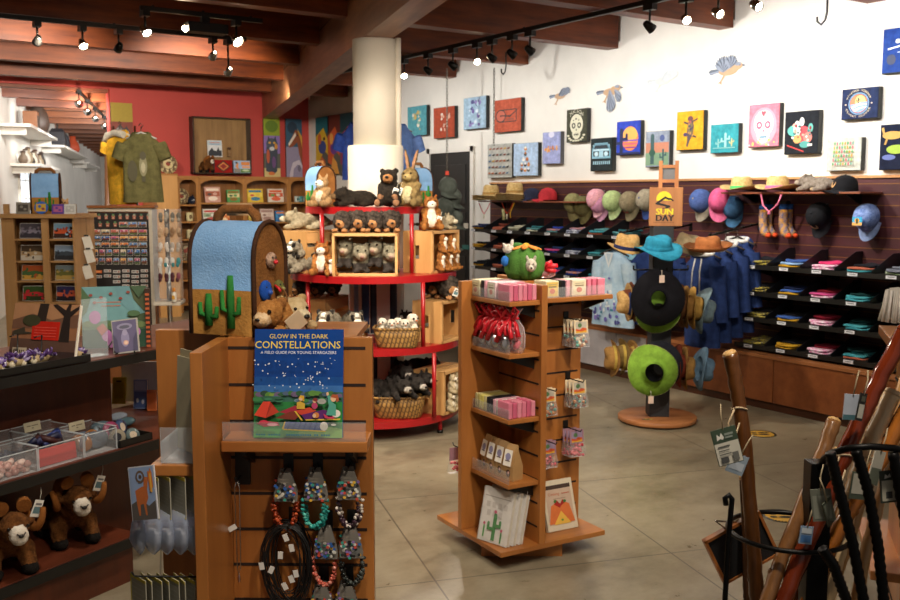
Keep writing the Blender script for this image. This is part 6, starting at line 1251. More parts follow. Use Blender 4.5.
RAMM = {'a': fur('6f4520', '4d2d12'), 'c': fur('e4ddd0', 'cfc4b2'), 'd': fur('16120f'), 'h': cloth('8a5424', .5, 160)}
plush_kind('ram', ramb, RAMM, .006, (.165,-.132,.026), (0,-.163,.15,.008), None, .006)
plush('ram', 'small brown plush ram sitting inside the shadow box', (sb(206.5), YR-.15, SBZ+.02), .2, None, 1.0)
t = thing('small_figure', 'small carved tan figure standing inside the shadow box', 'figurine', (sb(231), YR-.06, zat(231,156.5,YR-.06)), 0); b = B(); b.lathe([(.03,0),(.03,.02),(.015,.03),(.022,.06),(.014,.085),(.02,.1),(.001,.12)], col('8a6a44'), 16); b.done('body', t); b = B(); b.ell((0,-.005,.11), (.028,.026,.02), col('4a3020')); b.done('hair', t)
# painted panels
def panel(P, w, h, rz, label, items, th=.03, tilt=0):
    t = thing('painting', label, 'painting', P, rz, None, rot(0,0,degrees(rz)) @ rot(tilt,0,0)); b = B(); b.bx(-w/2,w/2,0,th,0,h,'4a3a2c'); b.done('panel', t)
    b = B(); b.art([R_(-.5,-.5,.5,.5,'5a5a50')]+items, w, h, tr(0,0,h/2), -.0005); b.done('painted_scene', t)
def rwp(p0, p1, y0, y1, label, items):
    Y = YR-.04; x0, x1 = xat(p0, Y), xat(p1, Y); zb, zt_ = zat((p0+p1)/2, y1, Y), zat((p0+p1)/2, y0, Y); panel(((x0+x1)/2, Y, max(zb, ztop+.0)), x1-x0, zt_-zb, 0, label, items)
rwp(265, 281, 118, 177, 'tall narrow painting of a dark big cat on the red wall', [R_(-.5,.2,.5,.5,'8a9a2a'), D_(0,.36,.4,.1,'5f7a24'), R_(-.5,-.1,.5,.2,'8a70b0'), R_(-.5,-.5,.5,-.35,'c8b47a'), P_([(-.4,-.4),(-.35,.0),(-.2,.14),(.2,.14),(.35,0),(.3,-.4),(.1,-.45)],'3d4452'), D_(0,.06,.36,.1,'4a5462'), P_([(-.3,.1),(-.22,.2),(-.1,.13)],'3d4452'), P_([(.3,.1),(.22,.2),(.1,.13)],'3d4452'), D_(-.14,.08,.07,.018,'d8a83a'), D_(.14,.08,.07,.018,'d8a83a'), D_(0,-.02,.16,.035,'c8ccd0'), D_(-.25,-.15,.1,.12,'b85a3a'), D_(.25,.02,.1,.05,'c88a3a'), D_(.1,-.25,.12,.1,'6a4a7a'), D_(-.05,-.44,.2,.03,'c8703a')])
rwp(287, 303, 119, 177, 'tall narrow painting of a horse in blue and purple on the red wall', [R_(-.5,-.05,.5,.5,'33566e'), D_(-.1,.35,.3,.1,'24384a'), R_(-.5,-.5,.5,.02,'8d86a0'), P_([(.1,.32),(.35,.26),(.5,.1),(.5,-.3),(.3,-.1),(.2,.1),(-.1,.02),(-.3,.0),(-.38,.05),(-.1,.2)],'8a4a2a'), P_([(-.3,.03),(-.36,.07),(.08,.27),(.14,.22)],'e0d8c8'), D_(.2,.22,.05,.015,'1a1410'), P_([(.2,.34),(.5,.2),(.5,0),(.4,.15)],'c89a3a'), P_([(-.3,-.45),(-.1,-.25),(.3,-.2),(.5,-.3),(.5,-.36),(.2,-.28),(-.05,-.36),(-.1,-.5),(-.3,-.5)],'c0b8c4'), D_(.3,-.35,.1,.06,'6a6478')])
def wwp(p0, p1, y0, y1, label, items, X=XW-.01):
    a, c = onx(p0, (y0+y1)/2, X), onx(p1, (y0+y1)/2, X); zb, zt_ = onx((p0+p1)/2, y1, X).z, onx((p0+p1)/2, y0, X).z
    panel((X-.05, (a.y+c.y)/2, zb), a.y-c.y, zt_-zb, WF, label, items)
hs_ = lambda a, c1, c2, c3: [R_(-.5,.2,.5,.5,a), P_([(-.5,.15),(.1,.3),(.4,.1),(.45,-.2),(.1,-.1),(-.2,-.35),(-.5,-.3)],c1), D_(.0,-.05,.3,.12,c2), P_([(-.3,-.5),(-.1,-.2),(.2,-.3),(.4,-.5)],c3), D_(.15,.1,.08,.03,'1a1a1a'), D_(-.2,.1,.15,.1,c3)]
wwp(319, 332, 117, 172, 'tall painting with yellow and blue shapes, first on the white wall past the corner', hs_('1f6a78','d8b02a','3a4a8a','c8642a')); wwp(331, 343.5, 115, 174, 'tall painting of a red-brown horse, second on the white wall past the corner', hs_('6a2c24','c8582a','6a3a8a','e0a04a')); wwp(343.5, 357, 113, 176, 'tall dark teal painting half behind the column', hs_('17404a','8a3a5a','d07a3a','3a3a6a'))
# tall wooden cabinet side with a basket plate
P = onz(168, 300, 0); YC = YB-.35; x0, x1 = xat(157, YC), xat(178, YC); zt_ = zat(168, 173.5, YC)
t = thing('wooden_cabinet', 'plain honey wooden cabinet end at the end of the bookcases, plate on top', 'cabinet', ((x0+x1)/2, YC, 0), 0); b = B(); b.bx(-(x1-x0)/2,(x1-x0)/2,0,.6,0,zt_-.025,wood('b0814a','c9985c',2,3)); b.done('carcass', t); b = B(); b.bx(-(x1-x0)/2-.01,(x1-x0)/2+.005,-.01,.6,zt_-.025,zt_,BCH); b.done('top_panel', t)
plate((xat(169.5, YC+.2), YC+.2, zt_+.002), (zat(169,154,YC+.2)-zt_)/2, 'round woven basket plate with a red centre on the honey cabinet', 'd0c090', 0, -10)
# ---------- magnet board, shirts above it, clear spinner rack ----------
MD = 8.0; MW = lambda px, py: at(px, py, MD)
mp0, mp1 = MW(88, 300), MW(157, 300); mz = MW(125, 206).z; mw = (157-92)*MD/F
MP = MW(124.5, 300); MP.z = 0
t = thing('magnet_board', 'dark magnet board with a wooden frame covered in picture magnets', 'display board', MP, CF)
b = B(); b.bx(-mw/2,mw/2,-.01,.05,.0,mz,wood('7a4a2a','9a6238',2)); b.done('backing', t)
b = B(); b.bx(-mw/2+.02,mw/2-.035,-.014,-.008,.3,mz-.055,col('2a2624',.5)); b.done('steel_sheet', t)
b = B(); b.bx(mw/2-.04,mw/2-.01,-.02,-.006,.28,mz-.02,'cfc4b0'); b.bx(-mw/2,mw/2-.01,-.02,-.006,mz-.045,mz-.02,'cfc4b0'); b.bx(-mw/2,mw/2+.02,-.04,.06,mz-.015,mz+.005,wood('7a4a2a','9a6238',0)); b.done('frame', t)
rd = random.Random(2)
def magnet(px, py, w, h, items, label, grp, rzz=0):
    P = MW(px, py); q = M.Rotation(-CF,4,'Z') @ (P-MP); P2 = rel(MP, CF, q.x, -.0145, q.z)
    b = B(); b.bx(-w/2,w/2,-.004,0,-h/2,h/2,items[0]); b.art(items[1], w, h, rot(0,rzz,0), -.0045, .0004); tag(b.done('picture_magnet' if grp[0] == 'p' else 'pot_magnet' if 'pot' in grp else 'name_magnet', None, P2, CF), label, 'magnet', grp)
def land(rd):
    s, g, m = rd.choice(['d87a3a','e0a050','5a8ac8','8ab0d8','3a6ab0','c86a5a','d8c8a0','c05a80']), rd.choice(['3a4a2a','6a4a30','2a2a34','5a6a3a','8a5a30']), rd.choice(['5a4a50','8a5a40','3a4a5a','7a3a2a'])
    return [R_(-.46,-.44,.46,.44,s), P_([(-.46,-.1),(-.2,.15),(.05,-.02),(.25,.2),(.46,0),(.46,-.44),(-.46,-.44)],m), R_(-.46,-.44,.46,-.14,g), D_(rd.uniform(-.3,.3),.25,.09,.12,rd.choice(['f0e0b0','e8e8e8','f0b050']))]
RW = ['top','second','third','fourth','fifth','sixth','seventh','eighth']
for r, (y, n, x0, dx) in enumerate(((209,6,101,7.2),(216.5,8,100,7.0),(224,3,101,7.5))):
    for k in range(n):
        magnet(x0+k*dx, y, .042, .05, ('2a2624', [R_(-.3,-.45,.3,.05,'a8604a'), R_(-.38,.0,.38,.14,'b87058'), D_(0,.25,.25,.22,rd.choice(['6a8a5a','8a9a7a','5a7a5a','9aa08a'])), R_(-.2,-.3,.2,-.18,'d8c0a8')]), f'tiny potted cactus magnet, {ORD[k]} in the {RW[r]} row of the dark board', 'tiny potted cactus magnets')
for r, (y, n, x0, dx, w, h) in enumerate(((224.5,3,124,9.4,.07,.044),(232,6,97,9.3,.07,.044),(238.5,6,97,9.3,.07,.044),(245,6,97,9.3,.07,.044),(252.5,8,96,7.0,.045,.055),(261,8,96,7.0,.045,.055))):
    for k in range(n): magnet(x0+k*dx, y, w, h, ('d8d0c4', land(rd)), f'small picture magnet of a landscape, {ORD[k]} along the {["upper", "second", "third", "fourth", "fifth", "lowest"][r]} picture row of the dark board', 'picture magnets')
for r in range(4):
    for k in range(6):
        if (k < 2 and r > 1) or (k < 3 and r > 2): continue
        magnet(99+k*9.2, 271.5+r*5.0-(k % 2)*.8, .06, .024, ('cfcac4', [R_(-.42,-.2,.1,.15,'6a6460'), R_(.2,-.3,.42,.3,'a86a50')]) if (r, k) != (0, 0) else ('d8703a', [R_(-.3,-.2,.3,.2,'e8a060')]), f'white name magnet, {ORD[k]} in the {["first", "second", "third", "fourth"][r]} row of name magnets' if (r, k) != (0, 0) else 'orange rectangular magnet beginning the rows of name magnets', 'name magnets')
# shirts on a stand above the board
for px, py, D, c, L, sl, rz, nm in ((120, 132, 8.4, 'f2b836', 'bright yellow shirt hanging behind the olive one', .1, -.5, 0), (141, 134, 8.2, '6f6a42', 'olive green shirt with a faded owl print hanging above the magnet board', .14, .05, 1)):
    P = at(px, py, D); t = thing('hanging_shirt', L, 'shirt', P, CF+rz)
    for n, me in shirtmesh(.17 if nm else .16, .58 if nm else .63, cloth(c, .4, 120), sl, .05, .018, 31+nm, .06, 1.05): link(n, me, t)
    b = B(); b.tube([(-.13,0,-.04),(0,0,.015),(.13,0,-.04)], .007, 'd9d9d6', 6); b.tube([(0,0,.01),(0,0,.05),(.02,0,.07),(0,0,.09),(-.02,0,.07)], .004, CHR, 6); b.done('hanger', t)
    if nm: b = B(); b.art([D_(.1,0,.13,.3,'8f8a68'), D_(.1,.28,.1,.12,'57523a'), D_(-.25,-.15,.16,.3,'57523a'), D_(.1,-.05,.07,.15,'b8b090'), R_(.05,-.45,.16,-.3,'57523a')], .26, .3, tr(0,0,-.27), -.064); b.done('print', t)
    else: b = B(); b.tube([(-.16,-.03,-.09),(-.1,-.05,-.03),(0,-.055,-.01),(.1,-.05,-.03)], .03, cloth('e4dccb'), 8); b.done('pale_collar', t)
for px, D, L in ((120, 8.55, 'thin chrome stand pole carrying the yellow shirt'), (141, 8.33, 'thin chrome stand pole carrying the olive shirt')):
    P = at(px, 300, D); P.z = 0; z = at(px, 134, D).z+.07; b = B(); b.cyl((0,0,0),(0,0,z),.008,CHR,None,8); b.cyl((0,0,0),(0,0,.012),.12,BLK,None,20); tag(b.done('stand_pole', None, P, CF), L, 'stand')
# clear spinner of small hanging packs
SD = 7.7; P = at(169.5, 300, SD); P.z = 0; sw = 24*SD/F; zt_ = at(170, 209, SD).z
t = thing('spinner_rack', 'clear acrylic spinner rack of small hanging trinket packs', 'rack', P, CF+.1); b = B(); b.bx(-sw/2,sw/2,-.1,.1,.75,zt_,clear('e4eaec',.14)); b.done('clear_panels', t); b = B(); b.cyl((0,0,0),(0,0,zt_),.02,CHR); b.cyl((0,0,0),(0,0,.03),.16,BLK,None,24); b.done('post', t)
b = B(); b.box((0,0,.73),(sw*1.1,.24,.03),'d8d0c0',None,.008); b.done('tray', t)
rd = random.Random(9)
for r in range(5):
    for k in range(4):
        y = 216+r*15; px = 160.5+k*6; D = SD-.115; Pp = at(px, y, D); tt = thing('trinket_pack', f'{["silvery", "brownish", "silvery and white", "white and teal feather", "dark maroon"][r]} trinket pack on the clear spinner, {ORD[k]} in the {RW[r]} row', 'pack', Pp, CF, 'trinket packs on the clear spinner')
        b = B(); c = [('9a958a','6a665c'),('8a6a4a','b89a7a'),('b0a8a0','d8d0c8'),('3a8a90','d8d8d4'),('4a1a28','8a4a5a')][r]; b.ell((0,0,0),(.018,.01,.03),rd.choice(c)); b.ell((rd.uniform(-.01,.01),-.004,-.03),(.014,.01,.02),rd.choice(c)); b.done('trinket', tt)
        if r == 3 and k < 2: b = B(); b.box((0,-.002,-.06),(.018,.008,.12),'d8d6d0'); b.done('handle', tt)
P = at(174.5, 309, SD-.12); P.z = .745; t = thing('lotion_bottle', 'small white bottle with an orange cap on the spinner tray', 'bottle', P, CF); b = B(); b.lathe([(.018,0),(.02,.01),(.02,.07),(.008,.085)], col('e8e2d4',.4), 16); b.done('bottle', t); b = B(); b.cyl((0,0,.083),(0,0,.115),.011,'e08a2a'); b.done('cap', t); b = B(); b.art([R_(-.4,-.4,.4,.4,'e0a83a')], .03, .04, tr(0,-.021,.04)); b.done('label_print', t)
# ---------- postcard rack with the second carrier on top ----------
PD = 6.9; PP = at(41, 300, PD); PP.z = 0; LW = wood('a87c4c', 'c89c68', 2, 3, .45); LH = wood('a87c4c', 'c89c68', 0, 3, .45)
pw = 74*PD/F; pzt = at(50, 214, PD).z
t = thing('postcard_rack', 'honey wooden cubby rack of photo postcards', 'rack', PP, CF-.05)
xs = [-pw/2+.0, (17-41)*PD/F, (43-41)*PD/F, (52-41)*PD/F, (75.5-41)*PD/F, pw/2]
b = B(); b.bx(-pw/2-.02,pw/2+.02,-.03,.36,pzt-.03,pzt,LH); b.done('top_board', t)
for x0, x1 in ((xs[0],xs[1]),(xs[2],xs[3]),(xs[4],pw/2)): b = B(); b.bx(x0+.012,x1-.005,0,.02,0,pzt-.03,LW); b.done('stile', t)
for x in (-pw/2+.006, pw/2-.006): b = B(); b.bx(x-.006,x+.006,0,.35,0,pzt-.03,LW); b.done('side_panel', t)
b = B(); b.bx(-pw/2,pw/2,.2,.215,0,pzt-.03,wood('7a5630','9a7040',2)); b.done('back_panel', t)
rows_y = [239, 261, 281, 302, 323, 344]
for y in rows_y:
    z = at(50, y, PD).z
    for x0, x1 in ((xs[1],xs[2]),(xs[3],xs[4])): b = B(); b.bx(x0-.004,x1+.004,.002,.2,z-.012,z,LH); b.done('cubby_shelf', t)
PCS = [('5a5560','8a8494','3a3640'),('8ab8d8','c8542a','3a2018'),('4a3a2a','b89a70','d0c8b8'),('8aa0b8','3f4a54','2a2c30'),('b85a2a','4a6a3a','d8a84a'),('7a8a90','6a6a30','b89a50'),('3a5a2a','c82a34','2a3a1a'),('2a2a5a','c85a3a','1a1420'),('8a6a3a','d8a050','4a3a20'),('d86a3a','3a2a4a','1a1420'),('4a6a4a','c8c060','2a4a2a'),('8a9aa8','c8d0d4','4a5058')]
for r, y in enumerate(rows_y):
    z = at(50, y, PD).z+.002
    for k, (x0, x1) in enumerate(((xs[1],xs[2]),(xs[3],xs[4]))):
        c = PCS[(r*2+k) % 12]; P = rel(PP, CF-.05, (x0+x1)/2, .05, z); R = rot(0,0,degrees(CF-.05)) @ rot(-8,0,0); tt = thing('photo_postcard', f'photo postcard in the {["far-end", "inner"][k]} column of the wooden rack, {RW[r]} cubby down', 'postcard', P, 0, 'photo postcards in the wooden rack', R); w = (x1-x0)*.88
        b = B(); b.bx(-w/2,w/2,0,.03,0,.112,'d8d4cc'); b.done('card_stack', tt); rr = random.Random(r*7+k)
        b = B(); b.art([R_(-.48,-.47,.48,.47,c[0]), P_([(-.48,.1),(-.2,.05),(.1,.12),(.48,.02),(.48,-.47),(-.48,-.47)],c[1]), R_(-.48,-.47,.48,-.18,c[2])]+[D_(rr.uniform(-.42,.42), rr.uniform(-.35,.2), rr.uniform(.03,.09), rr.uniform(.05,.12), rr.choice(c)) for _ in range(14)], w, .112, tr(0,0,.056), -.0006, .0003); b.done('photo', tt)
for k, (px, c, w, h, L) in enumerate(((23,('8a8478','4a443c'),.1,.085,'rectangular dark photo magnet on the rack top'),(41,('2f62b8','c8a03a'),.1,.09,'rounded blue patterned card on the rack top'),(58,('5a3a90','a85a8a'),.09,.07,'purple sunset card on the rack top'),(70,('c8c8c4','b0b0ac'),.085,.07,'pale grey framed card on the rack top'))):
    P = at(px, 214, PD-.02); P.z = pzt+.001; tt = thing('small_card', L, 'card', P, CF, None, rot(0,0,degrees(CF)) @ rot(-6,0,0)); b = B()
    if k == 1: b.prism([(w/2*cos(a),h/2+h/2*sin(a)) for a in [2*pi*j/16 for j in range(16)]], .006, c[0])
    else: b.bx(-w/2,w/2,0,.006,0,h,c[0])
    b.done('card', tt); b = B(); b.art([R_(-.36,-.3,.36,.3,c[1]), D_(-.1,.1,.12,.12,c[0]), D_(.15,-.1,.12,.1,'8a3a4a' if k == 1 else c[0])], w, h, tr(0,0,h/2), -.001); b.done('print', tt)
for k, x in enumerate((-.25,-.1,.02,.15,.25)):
    P = rel(PP, CF-.05, x, .05, pzt); tag(B().box((0,0,.035),(.04,.02,.07),LW).done('wooden_block', None, P+V((0,0,.001)), CF), f'small wooden block peg on top of the postcard rack, {ORD[k]} from the far end', 'block', 'wooden pegs on the rack')
for k, y in enumerate((243, 256, 272)):
    P = at(86+k % 2*2, y, PD+.12)+RT*.012; tt = thing('flyer_stack', f'thin white flyers clipped on the side of the postcard rack, {["upper", "middle", "lower"][k]}', 'flyers', P, CF+.5, 'flyers on the rack side'); b = B(); b.box((0,0,0),(.06,.006,.1),'dcd8cc',rot(0,-14,0)); b.done('sheets', tt); b = B(); b.box((-.01,-.005,.055),(.03,.008,.012),BLK); b.done('clip', tt)
P = at(47, 214, 7.08); P.z = pzt+.001; carrier('blue and brown arched plush carrier with a cactus on top of the postcard rack', P, CF+radians(18), .98)
P = at(66, 205, 7.0); plush_kind('sidepup', [(0,0,.03,.024,.022,.03,'a'),(0,-.015,.06,.02,.02,.018,'a')]+mirror([(.014,-.01,.08,.008,.006,.012,'a')]), {'a': fur('c8a070', '9a744a')}, .006, (.064,-.032,.008), (0,-.036,.056,.004), None, .004); P.z = pzt; plush('sidepup', 'small tan plush peeking beside the carrier on the postcard rack', P, CF, None, 1.3)
# ---------- the room through the opening ----------
a, c = onz(12, 82, 3.25), onz(88, 140, 3.25); d = (c-a); ang = atan2(d.y, d.x); L = d.length+6
NX = thing  # local x runs away along the side wall, local y to the shop's far side
NA = a.copy(); NANG = ang
def loc(x, y, z=0): return V((NA.x+cos(NANG)*x+sin(NANG)*y, NA.y+sin(NANG)*x-cos(NANG)*y, z))
b = B(); b.bx(-3.5, L, 0, .15, 0, 3.3, WHITE); struct(b, 'wall_side', (a.x, a.y, 0), ang)
b = B(); b.bx(L-.1, L, -14, 0, 0, 3.3, WHITE); struct(b, 'wall_far', (a.x, a.y, 0), ang)
b = B(); b.bx(-3.5, L, -14, .15, 3.25, 3.32, PLANK); struct(b, 'ceiling_beyond', (a.x, a.y, 0), ang)
JO2 = wood('5a2c14', '94552a', 1, 4, .5)
for k in range(14): b = B(); x = 1.5+1.5*k; b.bx(x-.08, x+.08, -13, 0, 2.97, 3.25, JO2); struct(b, 'joist_beyond', (a.x, a.y, 0), ang)
p0, p1 = onz(78, 92, 2.91), onz(111, 124, 2.91)
track(p0, p1+(p1-p0)*.2, 'ceiling track of bright spotlights in the room beyond the opening')
for k, (px, py) in enumerate(((78.5,92),(87,101),(95,109),(104,117.5),(109,123))):
    P = onz(px, py-1.5, 2.91); head(P, loc(6+k*2, 0, 1.5), f'bright spotlight on the track in the room beyond, {ORD[k]} from the nearer end', True, 1.5, .16)
# fittings along the side wall of that room: shelves, cases, a window
b = B(); b.bx(.1, 1.5, -.03, -.001, .9, 2.2, WHITE); b.bx(.2, 1.4, -.034, -.028, 1.0, 2.1, emit('dfeaf6', 1.6))
for k in range(1, 3): b.bx(.2+.4*k-.015, .2+.4*k+.015, -.05, -.03, 1.0, 2.1, WHITE)
for k in range(1, 4): b.bx(.2, 1.4, -.05, -.03, 1.0+.275*k-.012, 1.0+.275*k+.012, WHITE)
struct(b, 'window_1', (a.x, a.y, 0), ang)
def wallshelf(x0, x1, z, label, dd=.4):
    t = thing('wall_shelf', label, 'shelf', loc((x0+x1)/2, .001, z), ang); w = x1-x0; b = B(); b.bx(-w/2,w/2,-dd,0,-.04,0,'e4e0d8'); b.done('board', t); [B().bx(x-.02,x+.02,-dd*.8,0,-.14,-.04,'d8d4cc').done('bracket', t) for x in (-w/2+.2, w/2-.2)]
wallshelf(-1.5, 2.0, 2.55, 'white high shelf nearest the opening in the room beyond'); wallshelf(3.2, 9.2, 2.5, 'long white high shelf further along the room beyond'); wallshelf(-.6, 2.2, 2.05, 'white lower shelf of small trinkets in the room beyond'); wallshelf(9.6, 14, 2.4, 'far white shelf in the room beyond')
def blob_item(name, x, y, z, dims, c, label, cat, grp=None, shape='box'):
    t = thing(name, label, cat, loc(x, y, z+.001), ang, grp); b = B()
    if shape == 'box': b.bx(-dims[0]/2,dims[0]/2,-dims[1]/2,dims[1]/2,0,dims[2],c,.01); b.done('body', t); b = B(); b.bx(-dims[0]*.4,dims[0]*.4,-dims[1]/2-.004,-dims[1]/2,dims[2]*.2,dims[2]*.8,'4a4038'); b.done('front_panel', t)
    elif shape == 'bag': b.rings([[(sx*dims[0]/2*f, sy*dims[1]/2*f, zz) for sx, sy in ((-1,-1),(1,-1),(1,1),(-1,1))] for f, zz in ((.9,0),(1,dims[2]*.3),(.85,dims[2]*.8),(.6,dims[2]))], c, True, False); b.done('body', t); b = B(); b.tube([(-dims[0]*.25,0,dims[2]*.95),(-dims[0]*.2,0,dims[2]*1.25),(dims[0]*.2,0,dims[2]*1.25),(dims[0]*.25,0,dims[2]*.95)], .012, '2a2018', 6); b.done('strap', t)
    else: b.lathe([(dims[0]*.3,0),(dims[0]*.5,dims[2]*.3),(dims[0]*.42,dims[2]*.6),(dims[0]*.2,dims[2]*.85),(dims[0]*.24,dims[2])], c, 18); b.done('body', t); b = B(); b.lathe([(dims[0]*.26,0),(dims[0]*.26,.02),(.001,.03)], '3a2418', 16, tr(0,0,dims[2])); b.done('lid', t)
for x, z, d_, c, L, sh in ((.3,2.55,(.3,.2,.3),'8a5a3a','brown box on the high shelf nearest the opening','box'),(1.2,2.55,(.35,.25,.55),'3a2a20','dark carved vase on the high shelf nearest the opening','vase'),(4.2,2.5,(.45,.3,.35),'1d1d22','black handbag on the long high shelf of the room beyond, nearer one','bag'),(4.9,2.5,(.4,.3,.3),'23242c','black handbag on the long high shelf of the room beyond, further one','bag'),(7.5,2.5,(.3,.25,.4),'c8502a','orange red vase on the long high shelf of the room beyond','vase')):
    blob_item('shelf_'+('box' if sh == 'box' else 'vase' if sh == 'vase' else 'handbag'), x, .2, z, d_, c, L, 'handbag' if sh == 'bag' else sh, None, sh)
for k in range(9): blob_item('small_jar', -.4+.28*k, .15, 2.05, (.14,.14,.16+.04*(k % 3)), ['6a5a4a','a8a49a','8a7a60','3a3430','c8c0b0'][k % 5], f'small jar on the lower trinket shelf of the room beyond, {ORD[k]} from the opening', 'jar', 'jars on the trinket shelf', 'vase')
def glass_case(x, y, w, dd, h, label):
    t = thing('glass_case', label, 'display case', loc(x, y, 0), ang); b = B(); b.bx(-w/2,w/2,-dd/2,dd/2,0,.75,col('1f1f21',.4)); b.done('plinth', t); b = B(); b.bx(-w/2+.01,w/2-.01,-dd/2+.01,dd/2-.01,.76,h,clear('cfe0ea',.35,.05)); b.done('glass', t)
    b = B(); [b.bx(sx*w/2-.02,sx*w/2+.02,sy*dd/2-.02,sy*dd/2+.02,.75,h+.02,col('26262a',.4)) for sx in (-1,1) for sy in (-1,1)]; b.bx(-w/2,w/2,-dd/2,dd/2,h,h+.04,col('26262a',.4)); b.done('frame', t)
    b = B(); b.bx(-w/2+.03,w/2-.03,-dd/2+.03,dd/2-.03,1.1,1.11,clear('d8e8ee',.3)); b.done('glass_shelf', t)
glass_case(2.2, 1.7, 1.6, .7, 1.75, 'tall dark framed glass display case behind the postcard rack carrier'); glass_case(5.2, 2.2, 2.2, .7, 1.5, 'dark glass counter case in the room beyond, middle one'); glass_case(8.6, 2.5, 2.4, .7, 1.45, 'dark glass counter case in the room beyond, furthest one')
for k, (x, y, z, c) in enumerate(((5.0,2.2,1.545,'c8c4b8'),(4.5,2.2,1.545,'e0dcd0'),(8.2,2.5,1.495,'26262c'),(9.0,2.5,1.495,'3a3030'))): blob_item('case_handbag', x, y, z, (.45,.3,.32), c, ['cream handbag on the middle glass case of the room beyond, further one','cream handbag on the middle glass case of the room beyond, nearer one','black bag on the furthest glass case, nearer one','dark brown bag on the furthest glass case, further one'][k], 'handbag', None, 'bag')
t = thing('wooden_easel', 'slim dark leaning wooden post between the glass cases and the yellow shirt', 'post', at(103, 240, 9.5), CF); b = B(); b.tube([(0,0,-1.2),(.08,0,.85)], .03, wood('4a3020','6a4830',2), 8); b.done('post', t); b = B(); b.ell((.08,0,.86),(.04,.04,.04),wood('4a3020','6a4830',2)); b.done('knob', t)
panel(ony(123, 150, YR-.05), .28, zat(123,103,YR-.05)-zat(123,150,YR-.05), 0, 'narrow wooden panel painted with dark horses under an ochre sky, on the red wall', [R_(-.5,.1,.5,.5,'a08a2a'), R_(-.5,-.5,.5,.1,'7a3428'), P_([(-.4,-.4),(-.3,-.05),(-.1,.05),(.1,-.05),(.2,.02),(.35,-.1),(.4,-.4)],'3a3436'), D_(-.15,-.1,.15,.08,'8a8486'), D_(.2,-.15,.15,.08,'6a6468')])
# ---------- dark shelves of minerals by the doorway ----------
GA = onz(137, 536, .195); GA.z = 0; GR = CF+radians(60); GM = tr(GA) @ rot(0,0,degrees(GR)); GI = GM.inverted()
DW = wood('4a2214', '6e3620', 0, 3, .4); DW2 = wood('45200f', '66311b', 2, 3, .4); GL = 2.3
Z1, Z2, Z3 = .2, .578, .955
def gl(px, py, z): return GI @ onz(px, py, z)
def gw(x, y, z): return GM @ V((x, y, z))
t = thing('mineral_gondola', 'dark reddish wooden shelf unit with black edges, holding crystals and plush rams', 'shelf unit', GA, GR)
b = B(); b.bx(-GL,.0,.03,.62,0,.155,DW2); b.done('plinth', t)
for z, x1, nm in ((Z1, .02, 'lower_shelf'), (Z2, .95, 'middle_shelf'), (Z3, .95, 'upper_shelf')):
    y0 = {Z1: 0, Z2: .0, Z3: .02}[z]
    b = B(); b.bx(-GL,x1,y0+.006,.62,z-.035,z,DW,.002); b.done(nm, t); b = B(); b.bx(-GL,x1,y0-.004,y0+.006,z-.042,z-.003,BLK); b.done('edge_strip', t)
b = B(); b.bx(-GL,.2,.36,.38,Z2,Z3-.035,DW2); b.done('back_panel', t)
b = B(); b.bx(-GL,.95,.5,.52,0,Z2-.035,DW2); b.done('back_panel', t)
for x in (-2.2,-1.1,.9): b = B(); b.bx(x-.02,x+.02,.52,.56,0,Z3-.035,BLK); b.done('upright', t)
# rams
horn = [(.048+.03*(q/11), -.095+.042*cos(2.3-q*.52), .172+.042*sin(2.3-q*.52), *([.021-.0011*q]*3), 'h') for q in range(12)]
def hornm(s):
    P = [(s*(.03+.05*(k/22)), -.085+.04*cos(2.0-k*.27)*(1-.012*k), .178+.042*sin(2.0-k*.27)*(1-.012*k)) for k in range(23)]
    return B().tube(P, [.021-.0006*k for k in range(23)], RAMM['h'], 10).mesh('horn')
plush_kind('big_ram', [q for q in ramb if q[6] != 'h'], RAMM, .006, (.168,-.138,.026), (0,-.163,.15,.007), [('muzzle_marks', (lambda b: (b.tube([(-.012,-.162,.158),(0,-.166,.148),(.012,-.162,.158)], .0022, '2a211c', 5), b.mesh('muzzle_marks'))[1])(B())), ('horn', hornm(1)), ('horn', hornm(-1))], .005)
for px, py, L, r in ((74, 541, 'brown plush bighorn ram standing further along the lower dark shelf, white muzzle', radians(38)), (9, 572, 'brown plush bighorn ram nearest the edge of the picture on the lower dark shelf', radians(42))):
    q = gl(px, py, Z1); plush('big_ram', L, gw(q.x, q.y+.02, Z1+.001), CF+r, None, 1.27, None, (.075,-.07,.19,30))
